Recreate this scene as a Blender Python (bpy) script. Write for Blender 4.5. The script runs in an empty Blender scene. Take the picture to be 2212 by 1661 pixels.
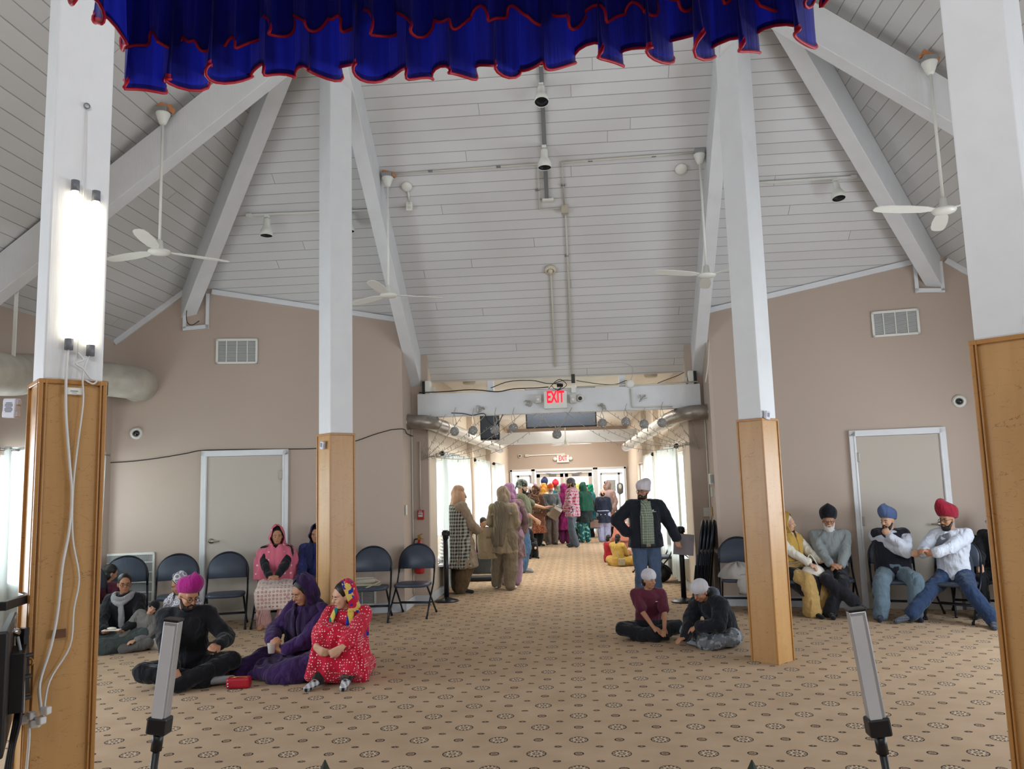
import bpy, bmesh, math, random
from mathutils import Vector, Matrix, Quaternion
C = bpy.context.scene
COL = C.collection
V = Vector
PI = math.pi
rnd = random.Random(7)

# ---------------------------------------------------------------- camera
FPX = 1707.0
PITCH, ROLL, YAW, CAMZ = map(math.radians, (7.06, -1.65, 4.46, 0)); CAMZ = 1.6
FWD = V((-math.sin(YAW)*math.cos(PITCH), math.cos(YAW)*math.cos(PITCH), math.sin(PITCH)))
_r0 = V((math.cos(YAW), math.sin(YAW), 0)); _u0 = _r0.cross(FWD)
RGT = _r0*math.cos(ROLL) + _u0*math.sin(ROLL)
UPV = _u0*math.cos(ROLL) - _r0*math.sin(ROLL)
cam = bpy.data.objects.new('camera', bpy.data.cameras.new('camera')); COL.objects.link(cam)
m = Matrix((RGT, UPV, -FWD)).transposed().to_4x4(); m.translation = V((0, 0, CAMZ))
cam.matrix_world = m
cam.data.sensor_width = 36.0; cam.data.lens = FPX*36.0/2212.0
cam.data.clip_start = 0.02; cam.data.clip_end = 200
C.camera = cam

# ---------------------------------------------------------------- materials
MATS = {}
class NT:
    def __init__(s, name):
        s.m = bpy.data.materials.new(name); s.m.use_nodes = True
        s.t = s.m.node_tree; s.t.nodes.clear()
        s.out = s.n('ShaderNodeOutputMaterial'); s.b = s.n('ShaderNodeBsdfPrincipled')
        s.l(s.b.outputs[0], s.out.inputs[0])
    def n(s, typ, **kw):
        o = s.t.nodes.new(typ)
        for k, v in kw.items(): setattr(o, k, v)
        return o
    def l(s, a, b): s.t.links.new(a, b)
    def setin(s, sock, v):
        if hasattr(v, 'is_output'): s.l(v, sock)
        else:
            sock.default_value = v
    def math(s, op, a, b=0.0, c=None):
        o = s.n('ShaderNodeMath', operation=op)
        s.setin(o.inputs[0], a); s.setin(o.inputs[1], b)
        if c is not None: s.setin(o.inputs[2], c)
        return o.outputs[0]
    def mix(s, f, a, b):
        o = s.n('ShaderNodeMix', data_type='RGBA')
        s.setin(o.inputs[0], f)
        for k, v in ((6, a), (7, b)):
            s.setin(o.inputs[k], v if hasattr(v, 'is_output') else (*v[:3], 1))
        return o.outputs[2]
    def coord(s, kind='Object'): return s.n('ShaderNodeTexCoord').outputs[kind]
    def sep(s, v):
        o = s.n('ShaderNodeSeparateXYZ'); s.l(v, o.inputs[0]); return o.outputs
    def noise(s, scale, detail=2, vec=None, out='Fac', dist=0.0):
        o = s.n('ShaderNodeTexNoise'); o.inputs['Scale'].default_value = scale
        o.inputs['Detail'].default_value = detail; o.inputs['Distortion'].default_value = dist
        s.l(vec if vec is not None else s.coord(), o.inputs['Vector'])
        return o.outputs[out]
    def bump(s, h, strength=0.3, dist=0.01):
        o = s.n('ShaderNodeBump'); o.inputs['Strength'].default_value = strength
        o.inputs['Distance'].default_value = dist; s.l(h, o.inputs['Height'])
        s.l(o.outputs[0], s.b.inputs['Normal'])
    def mapping(s, vec, scale=(1, 1, 1), rot=(0, 0, 0), loc=(0, 0, 0)):
        o = s.n('ShaderNodeMapping'); s.l(vec, o.inputs[0])
        o.inputs['Scale'].default_value = scale; o.inputs['Rotation'].default_value = rot; o.inputs['Location'].default_value = loc
        return o.outputs[0]
    def fin(s, col, rough=0.7, metal=0.0, spec=0.3):
        s.setin(s.b.inputs['Base Color'], col if hasattr(col, 'is_output') else (*col[:3], 1))
        s.setin(s.b.inputs['Roughness'], rough); s.b.inputs['Metallic'].default_value = metal
        s.b.inputs['Specular IOR Level'].default_value = spec
        return s.m

def srgb(*c):
    if len(c) == 1: c = c[0]
    return tuple((x/255/12.92 if x/255 <= .04045 else ((x/255+.055)/1.055)**2.4) for x in c)

def plain(name, col, rough=0.6, metal=0.0, spec=0.4, var=0.06, nscale=6.0, bump=0.0, bscale=40.0, emit=None):
    """simple procedural surface: colour with mild mottling and optional fine bump"""
    if name in MATS: return MATS[name]
    t = NT(name); c = srgb(col)
    d = tuple(x*(1-var*2.2) for x in c); e = tuple(min(1, x*(1+var)) for x in c)
    t.fin(t.mix(t.noise(nscale, 3), d, e), rough, metal, spec)
    if bump: t.bump(t.noise(bscale, 3), bump, 0.004)
    if emit:
        t.b.inputs['Emission Color'].default_value = (*srgb(emit[0]), 1); t.b.inputs['Emission Strength'].default_value = emit[1]
    MATS[name] = t.m
    return t.m

# ---------------------------------------------------------------- mesh builder
def frame(d, up=V((0, 0, 1))):
    d = V(d).normalized(); up = V(up)
    if abs(d.dot(up)) > 0.98: up = V((0, 1, 0)) if abs(d.y) < .9 else V((1, 0, 0))
    x = d.cross(up).normalized(); y = x.cross(d).normalized()
    return x, y, d      # side, up-ish, along

class MB:
    def __init__(s): s.v = []; s.f = []; s.mi = []; s.sm = []; s.cur = 0; s.smooth = False; s.T = None
    def add(s, vs, fs, smooth=None):
        b = len(s.v)
        for p in vs:
            p = V(p)
            if s.T: p = s.T @ p
            s.v.append(p)
        for f in fs:
            s.f.append([b+i for i in f]); s.mi.append(s.cur); s.sm.append(s.smooth if smooth is None else smooth)
        return s
    def box(s, c, sz, rot=0.0, R=None):
        hx, hy, hz = sz[0]/2, sz[1]/2, sz[2]/2
        vs = [V((x, y, z)) for z in (-hz, hz) for x, y in ((-hx, -hy), (hx, -hy), (hx, hy), (-hx, hy))]
        Rm = R if R is not None else Matrix.Rotation(rot, 3, 'Z')
        return s.add([V(c) + Rm @ p for p in vs], [(3, 2, 1, 0), (4, 5, 6, 7), (0, 1, 5, 4), (1, 2, 6, 5), (2, 3, 7, 6), (3, 0, 4, 7)], False)
    def bar(s, a, b, w, h, up=(0, 0, 1)):
        a, b = V(a), V(b); x, y, d = frame(b-a, up)
        vs = [p + x*sx*w/2 + y*sy*h/2 for p in (a, b) for sx, sy in ((-1, -1), (1, -1), (1, 1), (-1, 1))]
        return s.add(vs, [(3, 2, 1, 0), (4, 5, 6, 7), (0, 1, 5, 4), (1, 2, 6, 5), (2, 3, 7, 6), (3, 0, 4, 7)], False)
    def rings(s, rs, caps=True, closed=False, smooth=True, fc=None):
        n = len(rs[0]); vs = [p for r in rs for p in r]; fs = []
        m_ = len(rs)
        for i in range(m_ if closed else m_-1):
            a, b = i*n, ((i+1) % m_)*n
            for j in range(n):
                k = (j+1) % n
                fs.append((a+j, a+k, b+k, b+j))
        if caps and not closed:
            fs.append(tuple(reversed(range(n)))); fs.append(tuple((m_-1)*n+j for j in range(n)))
        return s.add(vs, fs, smooth)
    def tube(s, pts, r, n=8, caps=True, up=(0, 0, 1), flat=1.0):
        pts = [V(p) for p in pts]; rs = []
        x = None
        for i, p in enumerate(pts):
            d = (pts[min(i+1, len(pts)-1)] - pts[max(i-1, 0)])
            if d.length < 1e-9: d = V((0, 0, 1))
            d.normalize()
            if x is None: x, y, _ = frame(d, up)
            else:
                x = (x - d*x.dot(d)).normalized(); y = x.cross(d)*-1
                y = d.cross(x)
            rr = r[i] if isinstance(r, (list, tuple)) else r
            y = d.cross(x)
            rs.append([p + x*math.cos(t)*rr + y*math.sin(t)*rr*flat for t in (2*PI*j/n for j in range(n))])
        return s.rings(rs, caps)
    def lathe(s, prof, o=(0, 0, 0), n=24, axis=(0, 0, 1), caps=True):
        x, y, d = frame(axis, (0, 1, 0)); o = V(o)
        rs = [[o + d*z + (x*math.cos(t) + y*math.sin(t))*max(r, 1e-4) for t in (2*PI*j/n for j in range(n))] for r, z in prof]
        return s.rings(rs, caps)
    def ball(s, c, r, n=12, m_=8, R=None):
        if not isinstance(r, (tuple, list, Vector)): r = (r, r, r)
        c = V(c); rs = []
        for i in range(m_+1):
            ph = PI*i/m_; ph = min(max(ph, .02), PI-.02)
            ring = []
            for j in range(n):
                t = 2*PI*j/n
                p = V((math.sin(ph)*math.cos(t)*r[0], math.sin(ph)*math.sin(t)*r[1], -math.cos(ph)*r[2]))
                ring.append(c + (R @ p if R is not None else p))
            rs.append(ring)
        return s.rings(rs, True)
    def cap(s, a, b, ra, rb, n=12, flat=1.0, up=(0, 0, 1)):
        """tapered limb segment with rounded ends (closed)"""
        a, b = V(a), V(b); d = b-a; L = d.length
        if L < 1e-6: return s.ball(a, max(ra, rb), n)
        x, y, d = frame(d, up); rs = []
        for t, (c0, rr, sg) in [(t, (a, ra, -1)) for t in (85, 60, 30, 0)] + [(t, (b, rb, 1)) for t in (0, 30, 60, 85)]:
            q = math.radians(t); p = c0 + d*sg*math.sin(q)*rr*.9
            rs.append([p + (x*math.cos(u) + y*math.sin(u)*flat)*rr*math.cos(q) for u in (2*PI*j/n for j in range(n))])
        return s.rings(rs, True)
    def poly(s, pts, th=None, nrm=None):
        """flat polygon, optionally extruded by th along nrm"""
        pts = [V(p) for p in pts]; n = len(pts)
        if th is None: return s.add(pts, [tuple(range(n))], False)
        o = V(nrm).normalized()*th
        return s.add(pts + [p+o for p in pts], [tuple(reversed(range(n))), tuple(range(n, 2*n))] + [(i, (i+1) % n, n+(i+1) % n, n+i) for i in range(n)], False)
    def build(s, name, mat, parent=None, at=None, bevel=0.0, sub=0, world=True):
        """one mesh object; vertices given in world space are moved so that the origin sits at `at`"""
        me = bpy.data.meshes.new(name)
        o_ = V((0, 0, 0))
        if world:
            if parent is not None: o_ = worldloc(parent)
            elif at is not None: o_ = V(at)
        me.from_pydata([p - o_ for p in s.v], [], s.f)
        mats = mat if isinstance(mat, (list, tuple)) else [mat]
        for q in mats: me.materials.append(q)
        me.polygons.foreach_set('material_index', s.mi); me.polygons.foreach_set('use_smooth', s.sm)
        bm = bmesh.new(); bm.from_mesh(me); bmesh.ops.recalc_face_normals(bm, faces=bm.faces); bm.to_mesh(me); bm.free()
        me.update()
        o = bpy.data.objects.new(name, me); COL.objects.link(o)
        if parent is not None: o.parent = parent
        elif at is not None: o.location = V(at)
        if bevel:
            b = o.modifiers.new('bevel', 'BEVEL'); b.width = bevel; b.segments = 2; b.limit_method = 'ANGLE'; b.harden_normals = False
        if sub:
            b = o.modifiers.new('sub', 'SUBSURF'); b.levels = b.render_levels = sub
        return o

def worldloc(o):
    p = V((0, 0, 0))
    while o is not None:
        p = p + V(o.location); o = o.parent
    return p

def tag(o, label=None, cat=None, group=None, kind=None):
    if label: o['label'] = label
    if cat: o['category'] = cat
    if group: o['group'] = group
    if kind: o['kind'] = kind
    return o
def thing(name, loc, label, cat, group=None):
    o = bpy.data.objects.new(name, None); COL.objects.link(o); o.location = V(loc)
    o.empty_display_size = .1
    return tag(o, label, cat, group)
def struct(o, label=None, cat=None): return tag(o, label, cat, None, 'structure')

def spline(pts, n=6):
    """Catmull-Rom through points"""
    pts = [V(p) for p in pts]; out = []
    P = [pts[0]*2-pts[1]] + pts + [pts[-1]*2-pts[-2]]
    for i in range(1, len(P)-2):
        for k in range(n):
            t = k/n; a, b, c, d = P[i-1:i+3]
            out.append(.5*((2*b) + (c-a)*t + (2*a-5*b+4*c-d)*t*t + (3*b-a-3*c+d)*t**3))
    out.append(pts[-1]); return out

def text_obj(txt, size, mat, parent, loc, R, ext=.002, name='lettering', world=True, bold=0.0):
    cu = bpy.data.curves.new(name, 'FONT'); cu.body = txt; cu.size = size; cu.extrude = ext
    cu.align_x = 'CENTER'; cu.align_y = 'CENTER'; cu.offset = bold
    tmp = bpy.data.objects.new(name+'_tmp', cu); COL.objects.link(tmp)
    bpy.context.view_layer.update()
    me = bpy.data.meshes.new_from_object(tmp); bpy.data.objects.remove(tmp); me.name = name
    me.materials.clear(); me.materials.append(mat)
    o = bpy.data.objects.new(name, me); COL.objects.link(o); o.parent = parent
    o.location = V(loc) - (worldloc(parent) if (parent is not None and world) else V((0, 0, 0)))
    o.rotation_euler = R.to_euler(); return o
# ================================================================ SETTING
XC, YC, Z0, SL, SX = -.25, 4.345, 8.07, .72, .82     # hipped roof: centre, apex height, slopes
def zroof(x, y): return Z0 - max(SX*abs(x-XC), SL*(y-YC))
YB = -3.0
LW0, LW1 = V((-2.257, 10.24, 0)), V((-5.78, 9.462, 0))     # back wall, left of the passage
RW0, RW1 = V((1.745, 10.31, 0)), V((5.35, 9.514, 0))       # back wall, right of the passage
CXL, CXR, CY0, CY1, CZ = -2.05, 1.55, 10.83, 24.0, 3.2     # passage: side walls, ends, ceiling
XL, XR = -5.78, 5.35

# wall paint
def paint(name, col, bump=.12):
    t = NT(name); c = srgb(col)
    n1 = t.noise(.6, 2); n2 = t.noise(18, 3)
    t.fin(t.mix(n1, tuple(x*.9 for x in c), tuple(x*1.05 for x in c)), .62, 0, .25)
    t.bump(n2, bump, .004); return t.m
M_WALL = paint('beige wall paint', (186, 169, 155))
M_WALL2 = paint('warm cream wall paint', (214, 197, 178))
M_DOOR = paint('greige door paint', (190, 181, 169), .05)
M_TRIM = plain('white trim paint', (222, 224, 226), .45, var=.04)
M_BASE = plain('pale baseboard paint', (200, 204, 208), .5, var=.05)

def boards(name, axis, col=(214, 214, 214)):
    """painted tongue-and-groove boards: long thin bricks running across the slope"""
    t = NT(name); xyz = t.sep(t.coord('Object'))
    cmb = t.n('ShaderNodeCombineXYZ')
    u, w = (xyz[0], xyz[1]) if axis == 'Y' else (xyz[1], xyz[0])
    w = t.math('ADD', w, 44.2 + (.015 if axis == 'Y' else 0))
    wn = t.n('ShaderNodeTexWhiteNoise', noise_dimensions='1D'); t.l(t.math('FLOOR', t.math('DIVIDE', w, .1105)), wn.inputs['W'])
    t.l(t.math('ADD', t.math('ADD', u, 60), t.math('MULTIPLY', wn.outputs[0], 7.0)), cmb.inputs[0]); t.l(w, cmb.inputs[1])
    br = t.n('ShaderNodeTexBrick'); t.l(cmb.outputs[0], br.inputs['Vector'])
    c = srgb(col)
    br.inputs['Color1'].default_value = (*c, 1); br.inputs['Color2'].default_value = (*[x*.94 for x in c], 1)
    br.inputs['Mortar'].default_value = (*[x*.5 for x in c], 1)
    for k, v in (('Scale', 1), ('Mortar Size', .0034), ('Mortar Smooth', .4), ('Brick Width', 7.0), ('Row Height', .1105)): br.inputs[k].default_value = v
    br.offset = 0; br.offset_frequency = 2
    nz = t.noise(1.1, 3)
    t.fin(t.mix(t.math('MULTIPLY', nz, .25), br.outputs['Color'], tuple(x*.75 for x in c)), .55, 0, .3)
    h = t.math('ADD', t.math('MULTIPLY', br.outputs['Fac'], -1.0), t.math('MULTIPLY', t.noise(30, 3), .12))
    t.bump(h, .7, .012); return t.m
M_BOARD_Y = boards('painted boards across', 'Y'); M_BOARD_X = boards('painted boards along', 'X', (206, 206, 204))

def beam_mat(name, col):
    t = NT(name); c = srgb(col)
    n = t.noise(5, 4, dist=.4); g = t.noise(60, 2, t.mapping(t.coord(), (1, 1, .08)))
    t.fin(t.mix(n, tuple(x*.86 for x in c), c), .5, 0, .35)
    t.bump(t.math('ADD', n, t.math('MULTIPLY', g, .35)), .35, .012); return t.m
M_BEAM = beam_mat('white painted timber', (222, 223, 224))

# carpet with medallions
def carpet():
    t = NT('patterned carpet'); xyz = t.sep(t.coord('Object'))
    A, B = .2515, .2532
    wob = t.noise(90, 1)
    def cell(ox, oy, pas):
        u = t.math('DIVIDE', t.math('ADD', xyz[0], -ox), A); w = t.math('DIVIDE', t.math('ADD', xyz[1], -oy), B)
        i = t.math('ROUND', u); j = t.math('ROUND', w)
        du = t.math('MULTIPLY', t.math('SUBTRACT', u, i), A); dv = t.math('MULTIPLY', t.math('SUBTRACT', w, j), B)
        r = t.math('SQRT', t.math('ADD', t.math('MULTIPLY', du, du), t.math('MULTIPLY', dv, dv)))
        th = t.math('ARCTAN2', dv, du)
        par = t.math('MODULO', t.math('ABSOLUTE', t.math('ADD', i, j)), 2.0)
        return r, th, t.math('GREATER_THAN', par, .5), du, dv
    def band(r, a, b): return t.math('MULTIPLY', t.math('GREATER_THAN', r, a), t.math('LESS_THAN', r, b))
    r, th, odd, du, dv = cell(-.05, 5.164, 0)
    even = t.math('SUBTRACT', 1.0, odd)
    pet = t.math('GREATER_THAN', t.math('COSINE', t.math('MULTIPLY', th, 8.0)), -.25)
    pet2 = t.math('GREATER_THAN', t.math('COSINE', t.math('MULTIPLY', th, 12.0)), 0.0)
    D = t.math('ADD', band(r, .053, .060), t.math('MULTIPLY', band(r, .038, .052), pet2))
    D = t.math('ADD', D, t.math('MULTIPLY', band(r, .010, .024), pet))
    D = t.math('MULTIPLY', t.math('MINIMUM', D, 1.0), even)
    Lr = t.math('ADD', band(r, .026, .036), band(r, 0, .008))
    Lr = t.math('MULTIPLY', t.math('MINIMUM', t.math('ADD', Lr, t.math('MULTIPLY', band(r, .038, .052), t.math('SUBTRACT', 1.0, pet2))), 1.0), even)
    dm = t.math('MULTIPLY', t.math('ADD', band(r, .021, .031), t.math('MULTIPLY', band(r, 0, .017), pet)), odd)
    # small leaf pairs at the cell centres
    r2, th2, od2, du2, dv2 = cell(-.05+A/2, 5.164+B/2, 0)
    rr = t.math('SQRT', t.math('ADD', t.math('MULTIPLY', du2, du2), t.math('MULTIPLY', t.math('MULTIPLY', dv2, dv2), 2.2)))
    ds = t.math('MULTIPLY', t.math('LESS_THAN', rr, .025), t.math('GREATER_THAN', rr, .006))
    dark = t.math('MINIMUM', t.math('ADD', D, t.math('ADD', dm, t.math('MULTIPLY', ds, .9))), 1.0)
    brk = t.math('ADD', t.math('MULTIPLY', t.math('GREATER_THAN', wob, .40), .45), .52)
    base = t.mix(t.noise(3.2, 4), srgb(166, 140, 112), srgb(202, 176, 148))
    base = t.mix(t.math('MULTIPLY', t.noise(.7, 2), .5), base, srgb(164, 140, 116))
    c1 = t.mix(t.math('MULTIPLY', dark, brk), base, srgb(40, 30, 26))
    c2 = t.mix(t.math('MULTIPLY', Lr, .5), c1, srgb(208, 192, 172))
    t.fin(c2, .95, 0, .1); t.bump(t.noise(260, 2), .35, .004); return t.m
M_CARPET = carpet()

# ---- floor
b = MB(); b.box((0, 11, -.03), (14, 29, .06))
struct(b.build('floor', M_CARPET))

# ---- ceiling: four sloping board panels of the pyramid roof
def roofpoly(name, pts, mat):
    b = MB(); b.poly([V((x, y, zroof(x, y))) for x, y in pts], .05, (0, 0, 1)); return struct(b.build(name, mat))
HX = 6.09; HY = SX*HX/SL
roofpoly('ceiling', [(XC, YC), (XC+HX, YC+HY), (XC-HX, YC+HY)], M_BOARD_Y)
roofpoly('ceiling', [(XC, YC), (XC-HX, YC+HY), (XC-HX, YB), (XC, YB)], M_BOARD_X)
roofpoly('ceiling', [(XC, YC), (XC, YB), (XC+HX, YB), (XC+HX, YC+HY)], M_BOARD_X)

# ---- walls
def wall_to_roof(name, a, b_, mat, th, nrm, holes=None):
    n = 24; top = []
    for i in range(n+1):
        p = a.lerp(b_, i/n); top.append(V((p.x, p.y, zroof(p.x, p.y)+.02)))
    q = MB(); q.poly([a, b_] + list(reversed(top)), th, nrm)
    return struct(q.build(name, mat))
nL = (LW1-LW0).cross(V((0, 0, 1))).normalized(); nL = nL if nL.y > 0 else -nL     # away from the hall
nR = (RW1-RW0).cross(V((0, 0, 1))).normalized(); nR = nR if nR.y > 0 else -nR
wall_to_roof('wall_back', LW0, LW1, M_WALL, .14, nL)
wall_to_roof('wall_back', RW0, RW1, M_WALL, .14, nR)
# returns of the passage mouth
b = MB(); b.box(((LW0.x-.07), 10.55, 1.9), (.14, .62, 3.8)); struct(b.build('wall_left', M_WALL))
b = MB(); b.box(((RW0.x+.07), 10.58, 1.9), (.14, .56, 3.8)); struct(b.build('wall_right', M_WALL))

def wall_x(name, X, y0, y1, z1, holes, mat, th, pre=None):
    """wall in the plane x=X with rectangular window holes (y0,y1,z0,z1)"""
    b = MB(); ys = [y0]
    s = 1 if th > 0 else -1; cx = X + th/2
    def bx(ya, yb, za, zb):
        if yb-ya > 1e-4 and zb-za > 1e-4: b.box((cx, (ya+yb)/2, (za+zb)/2), (abs(th), yb-ya, zb-za))
    cur = y0
    for (a, c, lo, hi) in sorted(holes):
        bx(cur, a, 0, z1); bx(a, c, 0, lo); bx(a, c, hi, z1); cur = c
    bx(cur, y1, 0, z1)
    return struct(b.build(name, mat))
LWIN = [(11.55, 14.3, .45, 1.98), (15.25, 17.6, .45, 1.98), (18.8, 21.2, .45, 1.98)]
RWIN = [(11.7, 14.5, .45, 1.98), (15.2, 16.9, .45, 1.98), (18.2, 20.4, .45, 1.98)]
wall_x('wall_left', CXL, CY0, CY1, CZ+.6, LWIN, M_WALL2, -.16)
wall_x('wall_right', CXR, CY0, CY1, CZ+.6, RWIN, M_WALL2, .16)
b = MB(); b.box(((CXL+LW0.x)/2-.06, CY0+.03, 1.9), (abs(CXL-LW0.x)+.16, .08, 3.8)); struct(b.build('wall_left', M_WALL))
b = MB(); b.box(((CXR+RW0.x)/2+.06, CY0+.03, 1.9), (abs(CXR-RW0.x)+.16, .08, 3.8)); struct(b.build('wall_right', M_WALL))
# shallow wall piers between the passage windows
for k, (X, s, ys) in enumerate(((CXL, 1, (15.0, 18.15)), (CXR, -1, (14.95, 17.6)))):
    for y in ys:
        b = MB(); b.box((X+s*.05, y, (CZ)/2), (.1, .22, CZ)); struct(b.build('wall_%s' % ('left' if s > 0 else 'right'), M_WALL2))
# hall side walls with big windows
HWL = [(1.2, 3.2, .75, 2.02), (4.2, 6.2, .75, 2.02), (7.55, 9.1, .75, 2.02)]
HWR = [(.6, 2.6, .75, 2.02), (3.4, 5.4, .75, 2.02), (6.2, 8.2, .75, 2.02)]
wall_x('wall_left', XL, YB, 9.5, 3.9, HWL, M_WALL, -.16)
wall_x('wall_right', XR, YB, 9.55, 3.9, HWR, M_WALL, .16)
M_CEIL2 = plain('cream corridor ceiling paint', (236, 232, 222), .6, var=.04)
b = MB(); b.box(((CXL+CXR)/2, 17.76, CZ+.03), (CXR-CXL+.3, 12.9, .06)); b.box(((CXL+CXR)/2, 11.31, 3.19), (CXR-CXL+.9, .03, .22)); struct(b.build('ceiling', M_CEIL2))
# far wall with openings
DH = 1.95
far = [(-1.95, -1.36, 0), (-1.26, .50, 0), (.62, 1.42, 0)]
b = MB(); cur = CXL-.1
for a, c, _ in far:
    b.box(((cur+a)/2, CY1+.08, DH/2), (a-cur, .16, DH)); cur = c
b.box(((cur+CXR+.1)/2, CY1+.08, DH/2), (CXR+.1-cur, .16, DH))
b.box(((CXL+CXR)/2, CY1+.08, (DH+CZ)/2), (CXR-CXL+.2, .16, CZ-DH))
struct(b.build('wall_far', M_WALL))
b = MB(); b.poly([(XL-.1, YB, 0), (XR+.1, YB, 0), (XR+.1, YB, zroof(XR, 0)), (XC, YB, Z0), (XL-.1, YB, zroof(XL, 0))], .14, (0, -1, 0)); struct(b.build('wall_near', M_WALL))

# baseboards
def bb(name, a, c, h=.11, t=.018, off=(0, 0, 0)):
    b = MB(); b.bar(V(a)+V((0, 0, h/2))+V(off), V(c)+V((0, 0, h/2))+V(off), t, h); b.bar(V(a)+V((0, 0, h+.004))+V(off)*.8, V(c)+V((0, 0, h+.004))+V(off)*.8, t*.6, .012)
    struct(b.build(name, M_BASE))
dL = (LW1-LW0).normalized(); dR = (RW1-RW0).normalized()
bb('baseboard_back', LW0, LW0+dL*1.40, off=-nL*.01); bb('baseboard_back', LW0+dL*2.57, LW1, off=-nL*.01)
bb('baseboard_back', RW0, RW0+dR*1.58, off=-nR*.01); bb('baseboard_back', RW0+dR*2.72, RW1, off=-nR*.01)
bb('baseboard_left', (LW0.x+.009, 10.25, 0), (LW0.x+.009, 10.83, 0)); bb('baseboard_left', (LW0.x, 10.82, 0), (CXL+.01, 10.82, 0))
bb('baseboard_left', (CXL+.009, 10.82, 0), (CXL+.009, CY1, 0))
bb('baseboard_right', (RW0.x-.009, 10.32, 0), (RW0.x-.009, 10.83, 0)); bb('baseboard_right', (RW0.x, 10.82, 0), (CXR-.01, 10.82, 0))
bb('baseboard_right', (CXR-.009, 10.82, 0), (CXR-.009, CY1, 0))

# white mouldings where the back walls meet the roof, with the boxed notch at the corner rafters
def zline(a, b_, s0, s1, n=2): return [a.lerp(b_, s0+(s1-s0)*i/n) for i in range(n+1)]
for (a, c, nn, hip, sgn) in ((LW0, LW1, nL, (-4.76, 9.69), -1), (RW0, RW1, nR, (4.36, 9.735), 1)):
    L = (c-a).length; hs = (V((hip[0], hip[1], 0))-a).length/L
    b = MB()
    for s0, s1 in ((.0, hs-.035), (hs+.05, 1)):
        p, q = a.lerp(c, s0), a.lerp(c, s1)
        P1, Q1 = V((p.x, p.y, zroof(p.x, p.y)-.035)), V((q.x, q.y, zroof(q.x, q.y)-.035))
        b.bar(P1-nn*.015, Q1-nn*.015, .03, .065)
    struct(b.build('trim_1' if sgn < 0 else 'trim_2', M_TRIM))

# ---- rafters
def rafter(a, c, w, h, label, name='rafter', grp=None):
    """a, c: points on the roof underside; timber hangs below it"""
    a, c = V(a), V(c); x, y, d = frame(c-a)
    q = MB(); off = -y*(h/2)
    q.bar(a+off, c+off, w, h)
    o = q.build(name, M_BEAM, at=c, bevel=.006)
    return tag(o, label, 'beam', grp)
def rp(x, y): return V((x, y, zroof(x, y)+.01))
PIL = {'ML': V((-2.25, 7.30, 0)), 'MR': V((1.64, 7.27, 0)), 'NL': V((-2.27, 3.36, 0)), 'NR': V((1.82, 3.36, 0))}
yh = lambda x: YC + SX*abs(x-XC)/SL
rafter(rp(-2.14, 7.2), (-2.20, 11.2, zroof(0, 11.2)), .15, .36, 'white rafter sloping down to the left end of the passage header beam')
rafter(rp(1.58, 7.2), (1.71, 11.2, zroof(0, 11.2)), .15, .36, 'white rafter sloping down to the right end of the passage header beam')
rafter(rp(-2.55, yh(-2.55)), rp(-5.1, yh(-5.1)), .17, .36, 'white corner rafter landing on the left back wall above the door')
rafter(rp(1.97, yh(2.05)), rp(4.62, yh(4.7)), .17, .36, 'white corner rafter landing on the right back wall above the door')
rafter(rp(-2.2, 6.90), rp(-5.75, 6.90), .16, .32, 'white rafter sloping sideways from the left middle pillar, with a fan on it')
rafter(rp(1.7, 6.90), rp(5.3, 6.90), .16, .32, 'white rafter sloping sideways from the right middle pillar, with a fan on it')
for x_, y_ in ((-2.2, 7.3), (1.64, 7.3), (-2.2, 3.4), (1.7, 3.4)):
    pass
# corner notch mouldings under the corner rafters
for (p, d_, nn, k) in ((V((-4.82, 9.675, 0)), dL, nL, 'trim_3'), (V((4.34, 9.735, 0)), dR, nR, 'trim_4')):
    zb = 3.70 if k == 'trim_3' else 3.76
    q = MB(); f = -nn*.02
    zt = zroof(p.x, p.y)-.05
    for e in (-1, 1): q.bar(p+d_*.14*e+f+V((0, 0, zb-.02)), p+d_*.14*e+f+V((0, 0, zt-.04 if e*d_.x < 0 or True else zb+.1)), .04, .03, nn)
    q.bar(p+d_*.16+f+V((0, 0, zb-.02)), p-d_*.16+f+V((0, 0, zb+.01)), .03, .05)
    struct(q.build(k, M_TRIM))

# ---- header beam across the passage mouth
q = MB(); q.box((-.228, 10.80, 2.687), (3.86, .13, .325)); 
hb = tag(q.build('header_beam', M_BEAM, at=(-.228, 10.80, 2.53), bevel=.006), 'thick white header beam across the passage mouth carrying the lit exit sign', 'beam')
# far cross beam
q = MB(); q.box((-.25, 20.3, 2.715), (3.6, .2, .30)); tag(q.build('cross_beam', M_BEAM, at=(-.25, 20.3, 2.57), bevel=.006), 'plain white cross beam deep in the passage above the far doors', 'beam')

# ---- pillars: white timber in gold-brown panelled casing
def gold(name, col, dk):
    t = NT(name); co = t.coord()
    g = t.noise(14, 5, t.mapping(co, (1, 1, .14)), dist=.6); n2 = t.noise(2.2, 3)
    c = t.mix(g, srgb(dk), srgb(col)); c = t.mix(t.math('MULTIPLY', n2, .35), c, srgb(150, 98, 44))
    ck = t.noise(3.0, 5, t.mapping(co, (1.6, 1.6, 5.0)), dist=1.5)
    crack = t.math('LESS_THAN', t.math('ABSOLUTE', t.math('SUBTRACT', ck, .5)), .0025)
    c = t.mix(t.math('MULTIPLY', crack, .55), c, srgb(88, 56, 24))
    t.fin(c, .36, 0, .5); t.bump(t.math('ADD', g, t.math('MULTIPLY', crack, -1.5)), .22, .006); return t.m
M_GOLD = gold('varnished gold brown panel', (200, 158, 102), (176, 134, 82)); M_GOLD2 = gold('gold brown moulding', (188, 138, 76), (156, 108, 54))
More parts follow.
